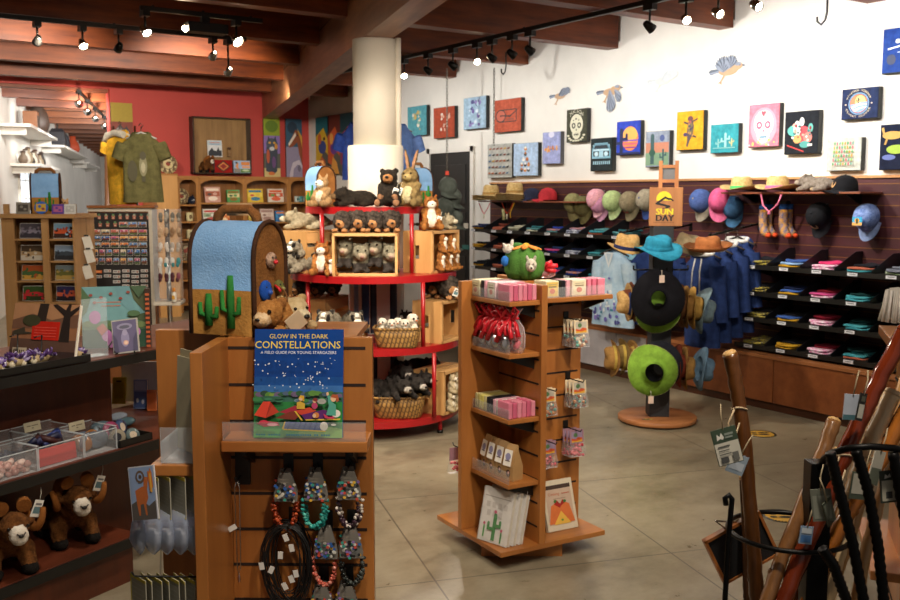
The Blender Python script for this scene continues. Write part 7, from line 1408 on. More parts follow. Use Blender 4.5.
# clear bins of polished stones
ACR = clear('eef2f4', .07, .05); rd = random.Random(31)
def stones(n, w, d, z0, cs, r, b, sq=1.0):
    for k in range(n): b.ell((rd.uniform(-w/2+r,w/2-r), rd.uniform(-d/2+r,d/2-r), z0+rd.uniform(.3,1)*r), (r*rd.uniform(.7,1.1), r*rd.uniform(.7,1.1), r*rd.uniform(.6,.9)*sq), col(rd.choice(cs), .25), rot(rd.uniform(0,90), rd.uniform(0,90), 0), 8, 5)
def bin_(x0, x1, y0, y1, label, cs, fill, text=True, kind='stones'):
    w, d, h = x1-x0-.004, y1-y0-.004, .1; t = thing('acrylic_bin', label, 'bin', gw((x0+x1)/2, (y0+y1)/2, Z2+.001), GR, 'clear mineral bins')
    b = B(); th = .003
    for q in ((-w/2,w/2,-d/2,-d/2+th,0,h*.85),(-w/2,w/2,d/2-th,d/2,0,h),(-w/2,-w/2+th,-d/2,d/2,0,h*.92),(w/2-th,w/2,-d/2,d/2,0,h*.92),(-w/2,w/2,-d/2,d/2,0,th)): b.bx(*q, ACR)
    cw = b.done('clear_walls', t); edge = clear('dfe6ea', .55, .1)
    b = B(); [b.bx(-w/2,w/2,y-.002,y+.002,z,z+.003,edge) for y, z in ((-d/2,h*.85),(d/2,h))]; [b.bx(x-.002,x+.002,-d/2,d/2,h*.92,h*.92+.003,edge) for x in (-w/2,w/2)]; [b.bx(x-.002,x+.002,-d/2-.001,-d/2+.003,0,h*.85,edge) for x in (-w/2,w/2)]; b.done('polished_edges', cw)
    if kind == 'stones': b = B(); stones(60, w-.01, d-.01, .004, cs, .014, b); stones(int(30*fill), w-.012, d-.012, .022, cs, .014, b); o = b.done('tumbled_stones', t); o['kind'] = 'stuff'
    elif kind == 'pouch':
        b = B(); b.box((0,-d/2+.03,.035),(w*.86,.012,.066),'b8281e',rot(-6,0,0),.004); b.done('red_pouch', t); b = B()
        for k in range(9): b.tube([(rd.uniform(-w*.4,w*.4), rd.uniform(-.02,d*.35), .06), (rd.uniform(-w*.4,w*.4), rd.uniform(-.02,d*.35), .1), (rd.uniform(-w*.4,w*.4), rd.uniform(-.02,d*.35), .07)], .014, rd.choice(['1f2f6a','141a3a','3a1a1a','20244a']), 7)
        b.done('velvet_pouches', t)
    else:
        b = B()
        for k in range(9): b.lathe([(.001,-.004),(.034,-.004),(.036,0),(.034,.004),(.001,.004)], col(rd.choice(cs),.2), 14, tr(-w/2+.03+(w-.06)*k/8, rd.uniform(-.02,.03), .04) @ rot(rd.uniform(60,95),0,rd.uniform(-30,30)))
        b.done('agate_slices', t)
    if text: b = B(); P0 = tr(0, d/2-.008, h*.9) @ rot(-12,0,0); b.box((0, d/2-.006, h*.92),(.075,.002,.038),'d8cfb0',rot(-12,0,0)); b.art([R_(-.34,.05,-.1,.16,'8a8068'), R_(-.05,.05,.34,.16,'8a8068'), R_(-.06,-.2,.06,-.1,'8a8068')], .075, .038, tr(0,d/2-.0072,h*.92) @ rot(-12,0,0)); b.done('price_card', t)
x = [gl(px, py, Z2).x for px, py in ((130,451),(94,460),(55,475),(13,490))]; y0 = .02
bin_(x[1]+.002, x[0], y0, y0+.15, 'clear bin of flat agate slices, end of the front row', ['8a5a30','5a6470','a88a60','4a3a38'], 0, True, 'agate')
bin_(x[2]+.002, x[1], y0, y0+.15, 'clear bin with a red pouch and dark velvet bags in the front row', [], 0, False, 'pouch')
bin_(x[3]+.002, x[2], y0, y0+.15, 'clear bin heaped with pale pink tumbled stones in the front row', ['c79a90','d8b0a4','b88478','dcc0b4'], 1)
bin_(x[3]-.24, x[3], y0, y0+.15, 'clear bin of grey and purple tumbled stones beside the pink ones', ['5a4a58','7a7078','8a8484','3f3844'], .8)
bin_(x[3]-.48, x[3]-.242, y0, y0+.15, 'clear bin of dark tumbled stones nearest the doorway, front row', ['3a3a3c','55504c'], .6)
for k in range(4):
    xx = x[0]-.08-.19*k; bin_(xx-.188, xx, y0+.155, y0+.3, ['clear bin of mixed stones in the rear row, behind the agate slices', 'clear bin of bluish stones in the rear row, behind the red pouch', 'clear bin of blue and grey stones in the rear row, behind the pink stones', 'clear bin of brown stones in the rear row, nearest the doorway'][k], [['6a5a50','4a6a70','8a7a60'],['2a3a5a','4a5a7a'],['3a4a70','6a6a70'],['6a4a38','8a6a50']][k], .4)
t = thing('stone_tray', 'black tray of round polished stones at the end of the middle dark shelf', 'tray', gw(.04, .08, Z2+.001), GR); b = B(); b.bx(-.1,.07,-.07,.09,0,.004,BLK); [b.bx(*q,BLK) for q in ((-.1,.07,-.07,-.066,0,.03),(-.1,.07,.086,.09,0,.03),(-.1,-.096,-.07,.09,0,.03),(.066,.07,-.07,.09,0,.03))]; b.done('tray', t)
for k, (dx, dy, dz, r, c, nm) in enumerate(((-.05,-.02,.035,.034,'8a8270','grey banded'),(.02,-.03,.03,.03,'5a6a6a','greenish'),(-.03,.04,.05,.04,'8a3a5a','magenta'),(.03,.05,.05,.036,'3a4a6a','dark blue'),(-.08,.06,.05,.03,'7a8a94','pale blue'))):
    tt = thing('polished_stone', f'{nm} polished round stone slice in the black tray', 'stone', gw(.02+dx, .08+dy, Z2+dz), GR, None, rot(0,0,degrees(GR)) @ rot(70,0,20*k-40)); b = B(); b.lathe([(.001,-.009),(r*.9,-.009),(r,0),(r*.9,.009),(.001,.009)], col(c,.15), 22); b.done('slice', tt); b = B(); b.lathe([(.001,.0095),(r*.5,.0095)], col('c8b8a0' if k % 2 else '2a2a30',.15), 16, None, None, False); b.done('banding', tt)
for k, (px, py, c) in enumerate(((101,418,'6a8a9a'),(118,409,'9aa8b8'),(126,414,'5a7a84'))):
    q = gl(px, py+12, Z2); tt = thing('polished_stone', ['teal polished stone behind the agate bin','pale blue-grey polished oval stone behind the tray','slate green polished stone behind the tray'][k], 'stone', gw(q.x, q.y, Z2+.02), GR); b = B(); b.ell((0,0,0),(.05,.03,.02),col(c,.12)); b.done('stone', tt)
# books and cards at the back of the middle shelf
def stand_book(px, py, z, w, h, c, items, label, rz=CF, tilt=-10, th=.012, name='display_book', cat='book'):
    P = onz(px, py, z); P.z = z+.001; book(name, label, P, rot(0,0,degrees(rz)) @ rot(tilt,0,0), w, h, th, c, items); return P
stand_book(101, 404, Z2, .085, .125, '23243a', [R_(-.4,.2,.4,.36,'2d3050'), T_('WHOO?', 0,.28,.12,'7a7888'), R_(-.5,-.5,.5,-.02,'3a2a1c'), D_(.2,-.2,.16,.08,'7a5a2a'), D_(-.2,-.35,.2,.08,'4a3a2a')], 'small navy book on an easel at the back of the middle dark shelf')
stand_book(119, 404, Z2, .065, .13, 'b8a028', [R_(-.35,-.3,.35,.3,'a08a20'), R_(-.2,.32,.2,.38,'4a4010')], 'narrow yellow book beside the navy one on the middle dark shelf')
stand_book(141, 409, Z2, .065, .14, '8a9cc8', [R_(-.45,-.45,.45,.1,'5a74b0'), R_(-.4,.15,.4,.45,'a8b4d8'), D_(-.2,-.2,.1,.08,'d8dce8'), D_(.2,-.25,.1,.08,'d8dce8')], 'pale blue card pack at the end of the middle dark shelf', CF, -6, .02, 'card_pack', 'card pack')
stand_book(152, 411, Z2, .045, .1, 'c0683a', [R_(-.4,-.4,.4,.4,'a8542c')], 'terracotta red card beside the pale blue pack', CF, -6, .012, 'card_pack', 'card pack')
P = onz(143, 407, Z2); P.z = Z2+.001; P = P+FW*.12; b = B(); b.bx(-.14,.12,0,.012,0,.2,'d2d0cc'); tag(b.done('white_board', None, P, CF), 'white backing board behind the pale blue card pack', 'board')
for k, px in enumerate((97,106)): 
    P = onz(px, 406, Z2); P.z = Z2; t = thing('book_easel', f'black wire easel under the small navy book, {["nearer", "further"][k]} leg pair', 'easel', P, CF); b = B(); b.tube([(0,-.02,.0),(0,-.02,.02),(0,.0,.005),(0,.05,.0)],.003,BLK,5); b.tube([(0,0,.005),(0,.02,.08)],.003,BLK,5); b.done('wire', t)
# top of the unit: books, amethysts, acrylic sheet
bk1 = [R_(-.5,-.5,.5,.5,'8a5f44'), R_(-.5,.1,.5,.5,'a57a58'), P_([(-.5,.2),(-.2,.32),(.1,.22),(.5,.34),(.5,.1),(-.5,.05)],'6a4a38'), R_(-.5,-.5,.5,-.12,'5a4238'), R_(-.5,-.5,.5,-.32,'3a2c28'), P_([(-.18,-.15),(-.1,.5),(.04,.5),(-.02,-.15)],'2a201a'), P_([(.24,-.15),(.28,.3),(.1,.48),(.16,.5),(.3,.4),(.34,.5),(.38,.5),(.37,.38),(.5,.48),(.5,.42),(.38,.28),(.4,-.15)],'241a16'), P_([(-.48,.0),(-.3,.08),(-.28,.0),(-.1,-.02),(-.48,-.06)],'3a3428'), R_(-.18,-.13,.24,.19,'b8261a'), D_(-.2,.2,.14,.1,'3a3a24')]
bk1 += [R_(-.14,.08-.05*k,.2,.09-.05*k,'d8584a') for k in range(4)]+[R_(-.44,-.42,-.22,-.28,'b8a890')]+[R_(-.42+.03*k,-.4,-.405+.03*k,-.32,'2a2420') for k in range(6)]
P = onz(42, 362, Z3); P.z = Z3+.002; pic = book('picture_book', 'large picture book showing its back cover of desert trees and a red panel', P, rot(0,0,degrees(CF)-16) @ rot(-14,0,0), .30, .225, .016, 'd8d4d0', bk1)
for k, dx in enumerate((-.08,.03)):
    t = thing('book_easel', f'black wire easel leg pair before the large picture book, {["nearer the doorway", "nearer the crystals end"][k]}', 'easel', rel(P, CF-radians(16), dx, -.04, 0), CF-radians(16)); b = B(); b.tube([(0,-.02,0),(0,-.03,.03),(0,-.0,.02),(0,.01,.11),(-.02,-.012,.1)],.0032,BLK,5); b.tube([(0,-.02,0),(.02,.03,0)],.003,BLK,5); b.done('wire', t)
fl = [R_(-.5,-.5,.5,.5,'4f7a80'), R_(-.5,-.1,.5,.5,'6f9a9c'), P_([(-.5,-.12),(-.1,-.05),(.3,-.1),(.5,.0),(.5,-.2),(-.5,-.25)],'4a6a48'), R_(-.5,-.5,.5,-.2,'2f4a3a'), R_(-.27,.235,.13,.25,'b0705c'), R_(-.2,.175,.1,.19,'b0705c'), P_([(.0,.5),(.12,.2),(.36,-.02),(.3,.2),(.22,.5)],'5f8c92'), P_([(.24,.5),(.3,.28),(.46,.08),(.5,.12),(.5,.5)],'3f4a22'), P_([(.18,.0),(.5,-.1),(.5,.06)],'33481f')]+[D_(x,-.12+.03*sin(x*9),.1,.05,'5a6f3c') for x in (-.4,-.2,0,.2,.4)]
fl += [D_(x,z,r,r*1.2,'b070a8') for x,z,r in ((-.3,.0,.09),(-.12,-.3,.08),(-.05,-.42,.07),(.12,-.38,.09),(.34,-.25,.06))]+[D_(x,z,.03,.022,'8a3a2a') for x,z in ((-.36,.36),(-.2,.32),(-.05,.38),(.1,.3),(.22,.4),(-.3,.24))]+[P_([(-.5,.5),(-.36,.3),(-.42,.1),(-.5,.0)],'3f5f38'), P_([(.25,.5),(.38,.3),(.46,.4),(.5,.5)],'33502e'), D_(.3,.05,.1,.05,'3f6038'), P_([(-.28,-.18),(-.18,-.1),(-.1,-.2),(-.2,-.3)],'a04838')]
P = onz(107, 352, Z3); P = P+FW*.1; P.z = Z3+.002; book('picture_book', 'teal picture book cover with pink flowers behind the acrylic sheet', P, rot(0,0,degrees(CF)+14) @ rot(-10,0,0), .26, .26, .014, '5a8488', fl)
P = P+RT*.135+FW*.02; b = B(); b.bx(-.01,.01,0,.02,0,.25,'3a2418'); b.art([R_(-.4,-.5+.08*k,.4,-.46+.08*k,'b85a30') for k in range(12)], .02, .25, tr(0,0,.125), -.001); tag(b.done('book_spine', None, P, CF+.2, None), 'dark patterned book spine beside the teal picture book', 'book')
P = onz(96, 357, Z3); P.z = Z3+.001; b = B(); b.bx(-.055,.055,-.002,.002,0,.235,clear('e8f2f6', .16, .05)); b.bx(-.055,.055,-.002,.06,0,.004,clear('e8f2f6', .2, .05)); tag(b.done('acrylic_sheet', None, P, CF+.9), 'upright clear acrylic sheet in front of the teal picture book', 'stand')
P = onz(127, 354, Z3); P.z = Z3+.004; book('story_card', 'small purple-grey book with a bear under an arch on a black wire stand', P, rot(0,0,degrees(CF)+4) @ rot(-16,-7,0), .105, .14, .012, 'a8a49c', [R_(-.46,-.46,.46,.46,'6a6480'), D_(0,.28,.3,.1,'8a86a0'), D_(0,.27,.2,.05,'5a5a6a'), D_(0,-.08,.16,.24,'8a84a4'), D_(0,.1,.1,.09,'9a94b0'), D_(.02,-.2,.1,.07,'d8a898'), D_(.02,-.2,.06,.045,'e8c8b0'), P_([(-.46,-.46),(-.46,.1),(-.3,-.1),(-.26,-.46)],'4a4660'), P_([(.46,-.46),(.46,.1),(.32,-.1),(.28,-.46)],'4a4660')])
t = thing('book_easel', 'black wire stand holding the small purple-grey book', 'easel', P, CF); b = B(); b.tube([(-.04,-.03,.012),(-.04,-.02,.0),(-.02,.05,.0),(.02,.05,.0),(.04,-.02,.0),(.04,-.03,.012)],.003,BLK,5); b.tube([(-.02,.05,0),(-.03,.03,.06),(-.01,.02,.08)],.003,BLK,5); b.tube([(-.09,-.01,0),(-.05,.03,.07),(-.04,.06,0)],.003,BLK,5); b.done('wire', t)
q0, q1 = gl(96, 362, Z3), gl(0, 383, Z3)
t = thing('crystal_tray', 'long black tray of amethyst clusters on top of the dark shelf unit', 'tray', gw(0,0,Z3+.001), GR); b = B(); xa, xb = q0.x, -1.4; b.bx(xb,xa,.015,.17,0,.005,BLK); [b.bx(*q,BLK) for q in ((xb,xa,.015,.02,0,.028),(xb,xa,.165,.17,0,.028),(xa-.005,xa,.015,.17,0,.028),(xb,xb+.005,.015,.17,0,.028))]; b.done('tray', t)
def amethyst(px, py, s, label, seed):
    q = gl(px, py, Z3+.01); rr = random.Random(seed); t = thing('amethyst_cluster', label, 'crystal', gw(q.x, max(.06, min(.13, q.y)), Z3+.007), GR)
    b = B(); b.ell((0,0,s*.22),(s*.62,s*.42,s*.26),col('a8926a',.7),None,12,7); [b.ell((rr.uniform(-.4,.4)*s,rr.uniform(-.3,.3)*s,s*.15),s*.16,col('c8bca0',.7),None,7,5) for k in range(7)]; b.done('matrix_rock', t)
    b = B()
    for k in range(46):
        a, u = rr.uniform(0,2*pi), rr.uniform(0,1)**.6; p = V((u*.58*s*cos(a), u*.4*s*sin(a), s*(.22+.25*sqrt(1-u*u)))); d = V((cos(a)*u, sin(a)*u, .7)); d.normalize(); L = s*rr.uniform(.14,.3); r = s*rr.uniform(.05,.09)
        b.tube([p-d*L*.3, p+d*L*.6, p+d*L], [r, r, r*.1], col(rr.choice(['3a2450','5a3f78','7a64a0','a89ac0','4a3060']), .12), 6, False, True, False)
    b.done('crystals', t)
amethyst(14, 366, .085, 'pale low amethyst cluster nearest the doorway in the black tray', 1); amethyst(36, 362, .085, 'purple amethyst cluster in front of the large picture book', 2); amethyst(58, 358, .085, 'dark purple amethyst cluster, third along the black tray', 3); amethyst(74, 358, .075, 'spiky pale amethyst cluster at the end of the black tray', 4); amethyst(-8, 372, .08, 'whitish amethyst cluster at the picture edge of the black tray', 5)
# ---------- walking sticks in the iron stand ----------
SK = 2.1
IRON = col('141312', .4, .7)
def sp(px, py, D=SK): return at(px, py, D)
post0 = sp(818, 470, 2.05)
t = thing('stick_stand', 'black iron walking stick stand with rings and twisted bars', 'stand', (post0.x, post0.y, 0), CF)
def lc(p): return M.Rotation(-CF,4,'Z') @ (V(p)-V((post0.x,post0.y,0)))
b = B(); b.bx(-.024,.024,-.024,.024,0,post0.z+.02,IRON,.003); b.done('post', t)
rc = lc(sp(788, 531, 2.14)); b = B(); b.tube([(rc.x+.135*cos(a), rc.y+.135*sin(a), rc.z) for a in [2*pi*k/40 for k in range(40)]], .006, IRON, 8, True); b.done('lower_ring', t)
b = B(); b.tube([lc(sp(x, y, D)) for x, y, D in ((820,468,2.03),(824,459,2.0),(834,452,1.97),(850,448,1.94),(870,446.5,1.93),(893,448,1.93),(912,452,1.94),(935,462,1.97))], .0075, IRON, 8); b.done('upper_rail', t)
for pts in (((822,548),(834,566),(847,602),(854,640)), ((830,452),(838,485),(852,540),(864,602),(868,650)), ((856,450),(868,490),(878,545),(884,602),(886,650)), ((893,452),(905,520),(912,600))):
    P = [lc(sp(x, y, 1.93)) for x, y in pts]; Q = []
    for a, c in zip(P, P[1:]):
        for k in range(14): Q.append(a.lerp(c, k/14))
    b = B(); b.tube(Q, [.0105+.0022*(k % 2) for k in range(len(Q))], IRON, 8); b.done('twisted_bar', t)
Pb = lc(sp(818, 700, 2.05)); b = B(); [b.tube([(0,0,.25),(.3*cos(a),.3*sin(a),.05),(.36*cos(a),.36*sin(a),.012)], .012, IRON, 8) for a in (.4,2.0,3.6,5.2)]; b.done('feet', t)
hk = [sp(x, y, 2.02) for x, y in ((726,505),(725,498),(729,495),(732,499),(731,510),(728,545),(725,600),(722,660))]; b = B(); b.tube([lc(p) for p in hk], .0062, IRON, 8); b.done('hook_bar', t)
# the black notice board with a wooden frame hung on the stand
c = [sp(708,540,2.16), sp(767,504,2.28), sp(772,549,2.28), sp(720,592,2.1)]; ux = c[1]-c[0]; ux.z = 0; w = ux.length*1.02; rz = atan2(ux.y, ux.x); cc = (c[0]+c[1]+c[2]+c[3])/4; Rb = rot(0,0,degrees(rz)) @ rot(0,-2,0)
w = .155; t = thing('notice_board', 'small blackboard with an orange wooden frame hanging on the stick stand', 'board', sp(741, 547, 2.22), 0, None, rot(0,0,degrees(CF)+8) @ rot(0,-27,0)); hh = .125
b = B(); b.bx(-w/2+.006,w/2-.006,-.004,.004,-hh/2+.004,hh/2-.004,col('17181a',.6)); b.done('slate', t); FWD = wood('8a4f22','b5713a',0,3)
b = B(); [b.bx(*q,FWD) for q in ((-w/2,w/2,-.009,.009,hh/2-.007,hh/2),(-w/2,w/2,-.009,.009,-hh/2,-hh/2+.005),(-w/2,-w/2+.007,-.009,.009,-hh/2,hh/2),(w/2-.007,w/2,-.009,.009,-hh/2,hh/2))]; b.done('frame', t)
b = B(); b.tube([(-w*.1,0,hh/2),(-.03,-.0,hh/2+.03),(w*.1,0,hh/2)], .0025, CHR, 5); b.done('wire_loop', t)
def barkwood(h1, h2, k=30): return wood(h1, h2, 2, 5, .3, k)
def stick(pts, D0, D1, r, m, cut, label, knots=3, seed=1, lace=None):
    rr = random.Random(seed); n = len(pts); P = [sp(x, y, D0+(D1-D0)*k/(n-1)) for k, (x, y) in enumerate(pts)]; Q = []; rs = []
    for i, (a, c) in enumerate(zip(P, P[1:])):
        for k in range(8): Q.append(a.lerp(c, k/8)+V((rr.uniform(-1,1), rr.uniform(-1,1), 0))*r*.07); rs.append(r*(1+.1*noise.noise(V((i+k/8.,seed,0))*1.7)))
    Q.append(P[-1]); rs.append(r*.9); d = (P[-1]-P[-2]).normalized()
    if P[-1].z > .02: Q.append(P[-1]+d*(P[-1].z/-d.z)); rs.append(r*.8)
    base = Q[-1].copy(); t = thing('walking_stick', label, 'walking stick', base, 0); b = B(); b.tube([q-base for q in Q], rs, m, 12)
    for k in range(knots): j = rr.randrange(2, len(Q)-3); b.ell(Q[j]-base+V((rr.uniform(-1,1),rr.uniform(-1,1),0))*r*.7, (r*.45,r*.45,r*.7), m, None, 8, 6)
    b.done('shaft', t); u = (Q[0]-Q[1]).normalized(); q = u.to_track_quat('Z','Y').to_matrix().to_4x4(); b = B(); b.lathe([(r*1.0,-.004),(r*.93,.004),(r*.6,.008),(.001,.009)], cut, 16, tr(Q[0]-base) @ q); b.done('cut_top', t)
    if lace:
        j = lace; p = Q[j]-base; b = B(); b.tube([p+V((r*1.05*cos(a), r*1.05*sin(a), .004*sin(2*a))) for a in [2*pi*k/12 for k in range(12)]], .0022, col('b8a280',.8), 5, True); b.tube([p+RT*-r+FW*-r, p+RT*-.03+UP*-.03+FW*-.02, p+RT*-.02+UP*-.09+FW*-.02, p+RT*-.005+UP*-.03+FW*-.02], .0022, col('b8a280',.8), 5); b.done('lace', t)
    return Q
PALE = col('c9a064', .5)
stick([(730,354),(736,385),(743,430),(748,480),(753,540),(757,602)], 2.12, 2.1, .0165, barkwood('1d1007','75451c',22), PALE, 'dark knobbly walking stick standing tallest at the near side of the ring', 9, 1, 12)
stick([(743,478),(745,520),(746,560),(747,602)], 2.2, 2.18, .009, barkwood('2a180d','54341c'), PALE, 'thin dark walking stick behind the tallest knobbly one', 2, 2)
stick([(834,421),(822,455),(803,505),(783,555),(766,602)], 2.14, 2.02, .016, barkwood('5a3a20','96683c'), PALE, 'brown walking stick with a pale cut top leaning across the post', 3, 3)
stick([(905,330),(880,378),(858,424),(840,464),(822,510),(800,560),(780,610)], 2.06, 2.02, .0185, wood('5a1f0e','8e3a1c',2,4,.15,10), col('8a3a1c',.2), 'glossy red-brown walking stick leaning highest at the picture edge', 1, 4, 22)
stick([(893,393),(876,430),(862,465),(850,500),(838,545),(826,600)], 2.12, 2.06, .02, barkwood('c9a272','f0d6a8',10), col('d8b890',.5), 'pale peeled walking stick with an angled top and small holes', 2, 5, 14)
stick([(838,451),(831,480),(820,520),(808,560),(797,602)], 2.2, 2.12, .014, wood('6a3a18','a8662c',2,4,.25,10), PALE, 'short amber walking stick behind the iron post', 1, 6)
stick([(908,405),(886,450),(862,490),(838,530),(812,590)], 2.1, 2.05, .0165, wood('7a4216','b8702c',2,4,.2,10), PALE, 'amber polished walking stick curving behind the twisted bars', 2, 7)
stick([(906,380),(888,430),(872,470),(858,510),(842,560)], 2.2, 2.16, .014, barkwood('9a7040','cc9c66',12), PALE, 'tan bark walking stick behind the pale peeled one', 2, 8)
stick([(912,425),(893,460),(880,500),(866,550),(856,602)], 2.2, 2.16, .014, barkwood('9a7448','c8a070',12), PALE, 'light tan walking stick nearest the picture edge', 2, 9, 8)
stick([(860,462),(852,480),(834,520),(816,570),(806,602)], 2.26, 2.2, .011, barkwood('3a2416','7a5028'), PALE, 'thin dark brown walking stick at the back of the bundle', 2, 10)
def swing_tag(px, py, D, w, h, c, items, label, rl=0, rz=0, cord=None):
    P = sp(px, py, D); t = thing('swing_tag', label, 'price tag', P, 0, None, rot(0,0,degrees(CF)+rz) @ rot(0,rl,0)); b = B(); b.bx(-w/2,w/2,-.0012,.0012,-h/2,h/2,c); b.done('card', t); b = B(); b.art(items, w, h, None, -.0014, .0003); b.done('print', t)
    b = B(); q = cord or [(0,-.001,h/2-.004),(.004,.0,h/2+.03),(.012,.01,h/2+.05)]; b.tube(q, .0016, col('a89878',.8), 5); b.done('string', t)
GN = [R_(-.48,.14,.48,.48,'3a4a38'), R_(-.48,-.48,.48,.12,'c8c4b4'), P_([(-.34,.2),(-.3,.38),(-.2,.3),(-.12,.4),(-.04,.26),(-.1,.2),(-.2,.24)],'dcd8cc'), R_(.0,.3,.34,.36,'8a9488'), R_(.0,.22,.3,.27,'8a9488'), R_(-.38,.0,.1,.04,'5a5a54'), R_(-.38,-.1,.05,-.07,'5a5a54'), R_(-.38,-.2,.1,-.17,'5a5a54'), R_(-.36,-.42,-.06,-.26,'4a4a48'), R_(.12,-.42,.36,-.18,'6a6a64')]
swing_tag(727, 446, 2.02, .055, .082, '3a4a38', GN, 'dark green and cream tag tied on the tallest knobbly stick', -16)
swing_tag(737, 464, 2.06, .04, .045, '8a98a4', [R_(-.4,-.3,.4,.1,'b0b8c0')], 'grey-blue folded tag behind the green and cream one', 20)
swing_tag(852, 407, 2.0, .036, .056, 'b8c0cc', [R_(-.5,-.5,.5,-.3,'4a7078')], 'pale blue-grey tag with a teal foot on the red-brown stick', 3)
swing_tag(861, 407, 1.985, .022, .06, '26241e', [R_(-.4,-.4,.4,.1,'c8c4b4'), R_(-.3,.2,.3,.4,'5a5a4a')], 'dark narrow tag overlapping the pale one on the red-brown stick', 14, 30)
swing_tag(822, 505, 1.96, .042, .07, '6f7264', [R_(-.42,-.42,.42,.3,'8d8f80')], 'grey-green folded tag in front of the iron post', -8, -15); swing_tag(829, 512, 1.955, .03, .06, '4a5040', [R_(-.42,-.2,.42,.42,'7c8070')], 'dark green half of the folded tag by the iron post', -26, 35)
swing_tag(806, 535, 2.0, .028, .04, '8aa0b8', [R_(-.4,-.4,.4,.0,'4a78b0'), R_(-.4,.1,.4,.4,'c8d0d4')], 'small blue and white tag low on the leaning brown stick', 6)
swing_tag(876, 468, 1.97, .03, .075, 'c8c2b0', [R_(-.45,-.48,.45,.0,'6a7060')], 'cream and olive tag hanging under the upper ring', 16, 20)
swing_tag(893, 486, 1.95, .055, .07, '3a4034', [R_(-.44,-.44,.44,.2,'c2bda8'), R_(-.3,-.36,-.05,-.15,'4a4a48'), R_(.05,-.1,.34,.12,'6a6a60'), P_([(-.34,.26),(-.3,.4),(-.2,.34),(-.12,.42),(-.08,.3)],'dcd8cc'), R_(.0,.3,.34,.38,'8a9488')], 'large dark green and cream tag at the picture edge', -6)
swing_tag(862, 486, 1.99, .05, .06, '4a5244', [R_(-.44,-.3,.44,.44,'b8b4a4')], 'cream tag half hidden behind the twisted bars', 6)
# wooden stand at the picture edge with white fringe
c1, c2 = onz(878.5, 325, 1.222), onz(893, 343, 1.222); dv = c2-c1; ang2 = atan2(dv.y, dv.x); CW = thing('wooden_counter', 'honey brown wooden display stand at the picture edge behind the walking sticks', 'display stand', (c1.x, c1.y, 0), ang2)
b = B(); b.bx(0,dv.length,0,.7,1.196,1.222,SWH,.003); b.done('top_board', CW); b = B(); b.bx(.03,dv.length-.02,.05,.65,.1,1.196,SW); b.done('carcass', CW)
b = B(); b.bx(-.05,dv.length+.04,-.03,.7,.6,.625,SWH,.003); b.done('side_shelf', CW); b = B(); b.bx(0,dv.length,.02,.68,0,.1,SWH); b.done('plinth', CW)
b = B(); [b.bx(.03,dv.length-.02,.048,.052,z,z+.008,SLOT) for z in (.25,.36,.47,.74,.85,.96,1.07)]; b.done('slat_grooves', CW)
P = onz(899, 322, 1.222); P.z = 1.223; t = thing('fringe_bundle', 'bundle of white leather fringe standing on the wooden stand at the picture edge', 'fringe', P, CF); rr = random.Random(3)
b = B(); b.lathe([(.03,.085),(.034,.09),(.03,.1),(.001,.104)], col('d8d2c6',.7), 18); b.done('top_band', t); b = B()
for k in range(40): a = 2*pi*k/40; q = .032+.004*(k % 3); f = 1.25+rr.uniform(-.1,.15); b.tube([(q*.95*cos(a), q*.95*sin(a), .095), (q*1.1*cos(a), q*1.1*sin(a), .05), (q*f*cos(a), q*f*sin(a), .0)], .004, col(rr.choice(['ece7dd','dcd6ca','f2eee6']),.8), 5)
b.done('strands', t)['kind'] = 'stuff'
w = bpy.data.worlds.new('world'); sc.world = w; w.use_nodes = True
w.node_tree.nodes['Background'].inputs[0].default_value = (1, .95, .9, 1); w.node_tree.nodes['Background'].inputs[1].default_value = .2
# wall washers of the long track (some of its lamps hang out of the frame)
for y, W in ((10.2, 45), (9.2, 50), (8.2, 55), (7.2, 60), (6.3, 66), (5.5, 76), (4.7, 95), (4.0, 90), (3.2, 75)):
    spot((TX+.05, y, 2.72), (XW, y-.15, 2.2), W*.8, 118, .9, (1, .965, .91))
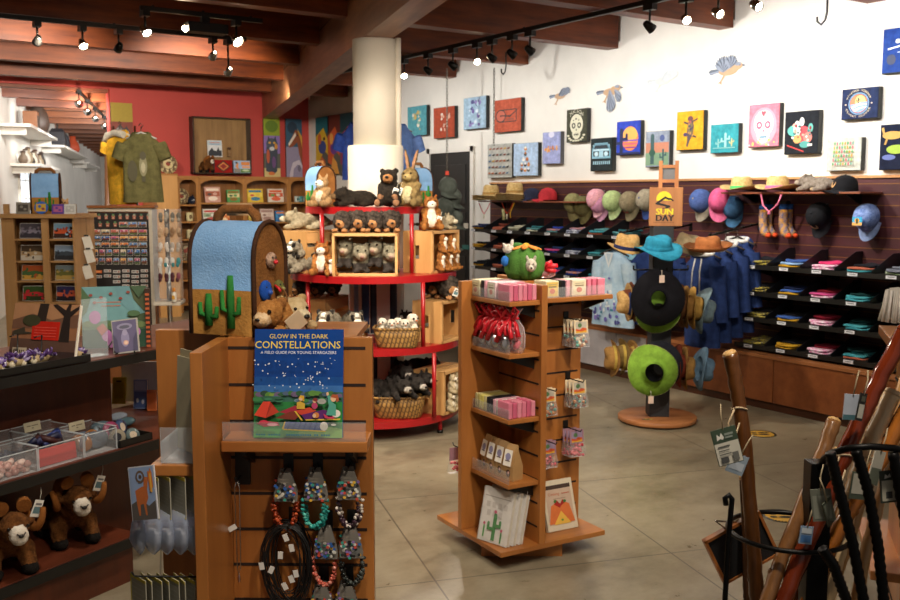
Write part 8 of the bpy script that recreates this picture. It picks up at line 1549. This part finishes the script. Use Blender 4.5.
# lamps of the rear and short tracks: down into the shop and on to the red wall; added spots without a track brighten the middle floor and near stands
for x, y, tx, ty, tz, W in ((-.6, 7.7, -.4, 12.9, 1.9, 350), (1.6, 7.7, 1.6, 12.9, 1.7, 450), (3.2, 7.9, 3.6, 12.9, 1.6, 400), (.2, 7.6, .8, 5.4, .6, 160),
    (1.9, 6.8, 3.2, 5.2, .4, 200), (2.2, 4.5, 3.4, 5.6, 1.0, 200), (4.6, 7.0, 4.2, 5.3, .6, 90), (1.2, 5.2, 1.6, 3.2, 1, 80), (3.6, 4.2, 2.7, 3.4, .6, 120), (4.3, 4.6, 5.9, 4.2, 1, 130),
    (1.9, 1.6, 2.7, 3.9, 1.0, 210), (3.0, 2.0, 3.6, 4.6, 1.1, 220), (.9, .5, .9, 2.6, 1.1, 90), (2.0, 3.2, 3.9, 5.5, 1.0, 160), (0.4, 3.2, -.3, 6.5, 1.0, 120)):
    spot((x, y, 2.72), (tx, ty, tz), W*1.22, 85, 1.0, (1, .87, .71), .06)

# the neighbouring room: its own track spots, then added spots without fittings to brighten it
for k in range(5):
    P = onz((78.5,87,95,104,109)[k], (90,99,107,116,121)[k], 2.93); spot((P.x, P.y, 2.72), loc(5.0+k*2.2, .2, 1.6), 110, 120, .6, (1, .97, .93), .06)
for x, y in ((.5, 2.5), (3, 4), (6.5, 3.5), (11, 4), (16, 4)):
    p = loc(x, y, 2.85); spot(p, loc(x+.8, .2, 1.5), 95, 130, .6, (1, .97, .93), .06)
for px, py, D, W in ((150, 40, 6.8, 70), (60, 30, 5.6, 70)):  # spots added to brighten the two shirts above the magnet board
    P = at(px, py, D); spot((P.x, P.y, 2.7), at(110, 190, 8.0), W, 70, 1.0, (1, .9, .76), .06)

P = at(900, 330, 1.5); spot((P.x, P.y, 2.72), at(850, 470, 2.05), 120, 80, 1.0, (1, .88, .74), .06)  # added spot with no fitting, brightens the walking sticks

spot((4.3, 9.9, 2.72), (XW, 11.9, 1.9), 110, 90, 1.0, (1, .93, .84), .06)  # added spot, no track head here; lifts the white wall past the corner

for a_, b_, W in ((at(120, 200, 2.7), at(60, 380, 3.5), 110), (at(330, 100, 1.6), at(270, 370, 2.5), 75)):  # unseen spots added over the mineral shelves and the star book stand
    spot((a_.x, a_.y, 2.72), b_, W, 75, 1.0, (1, .88, .74), .06)
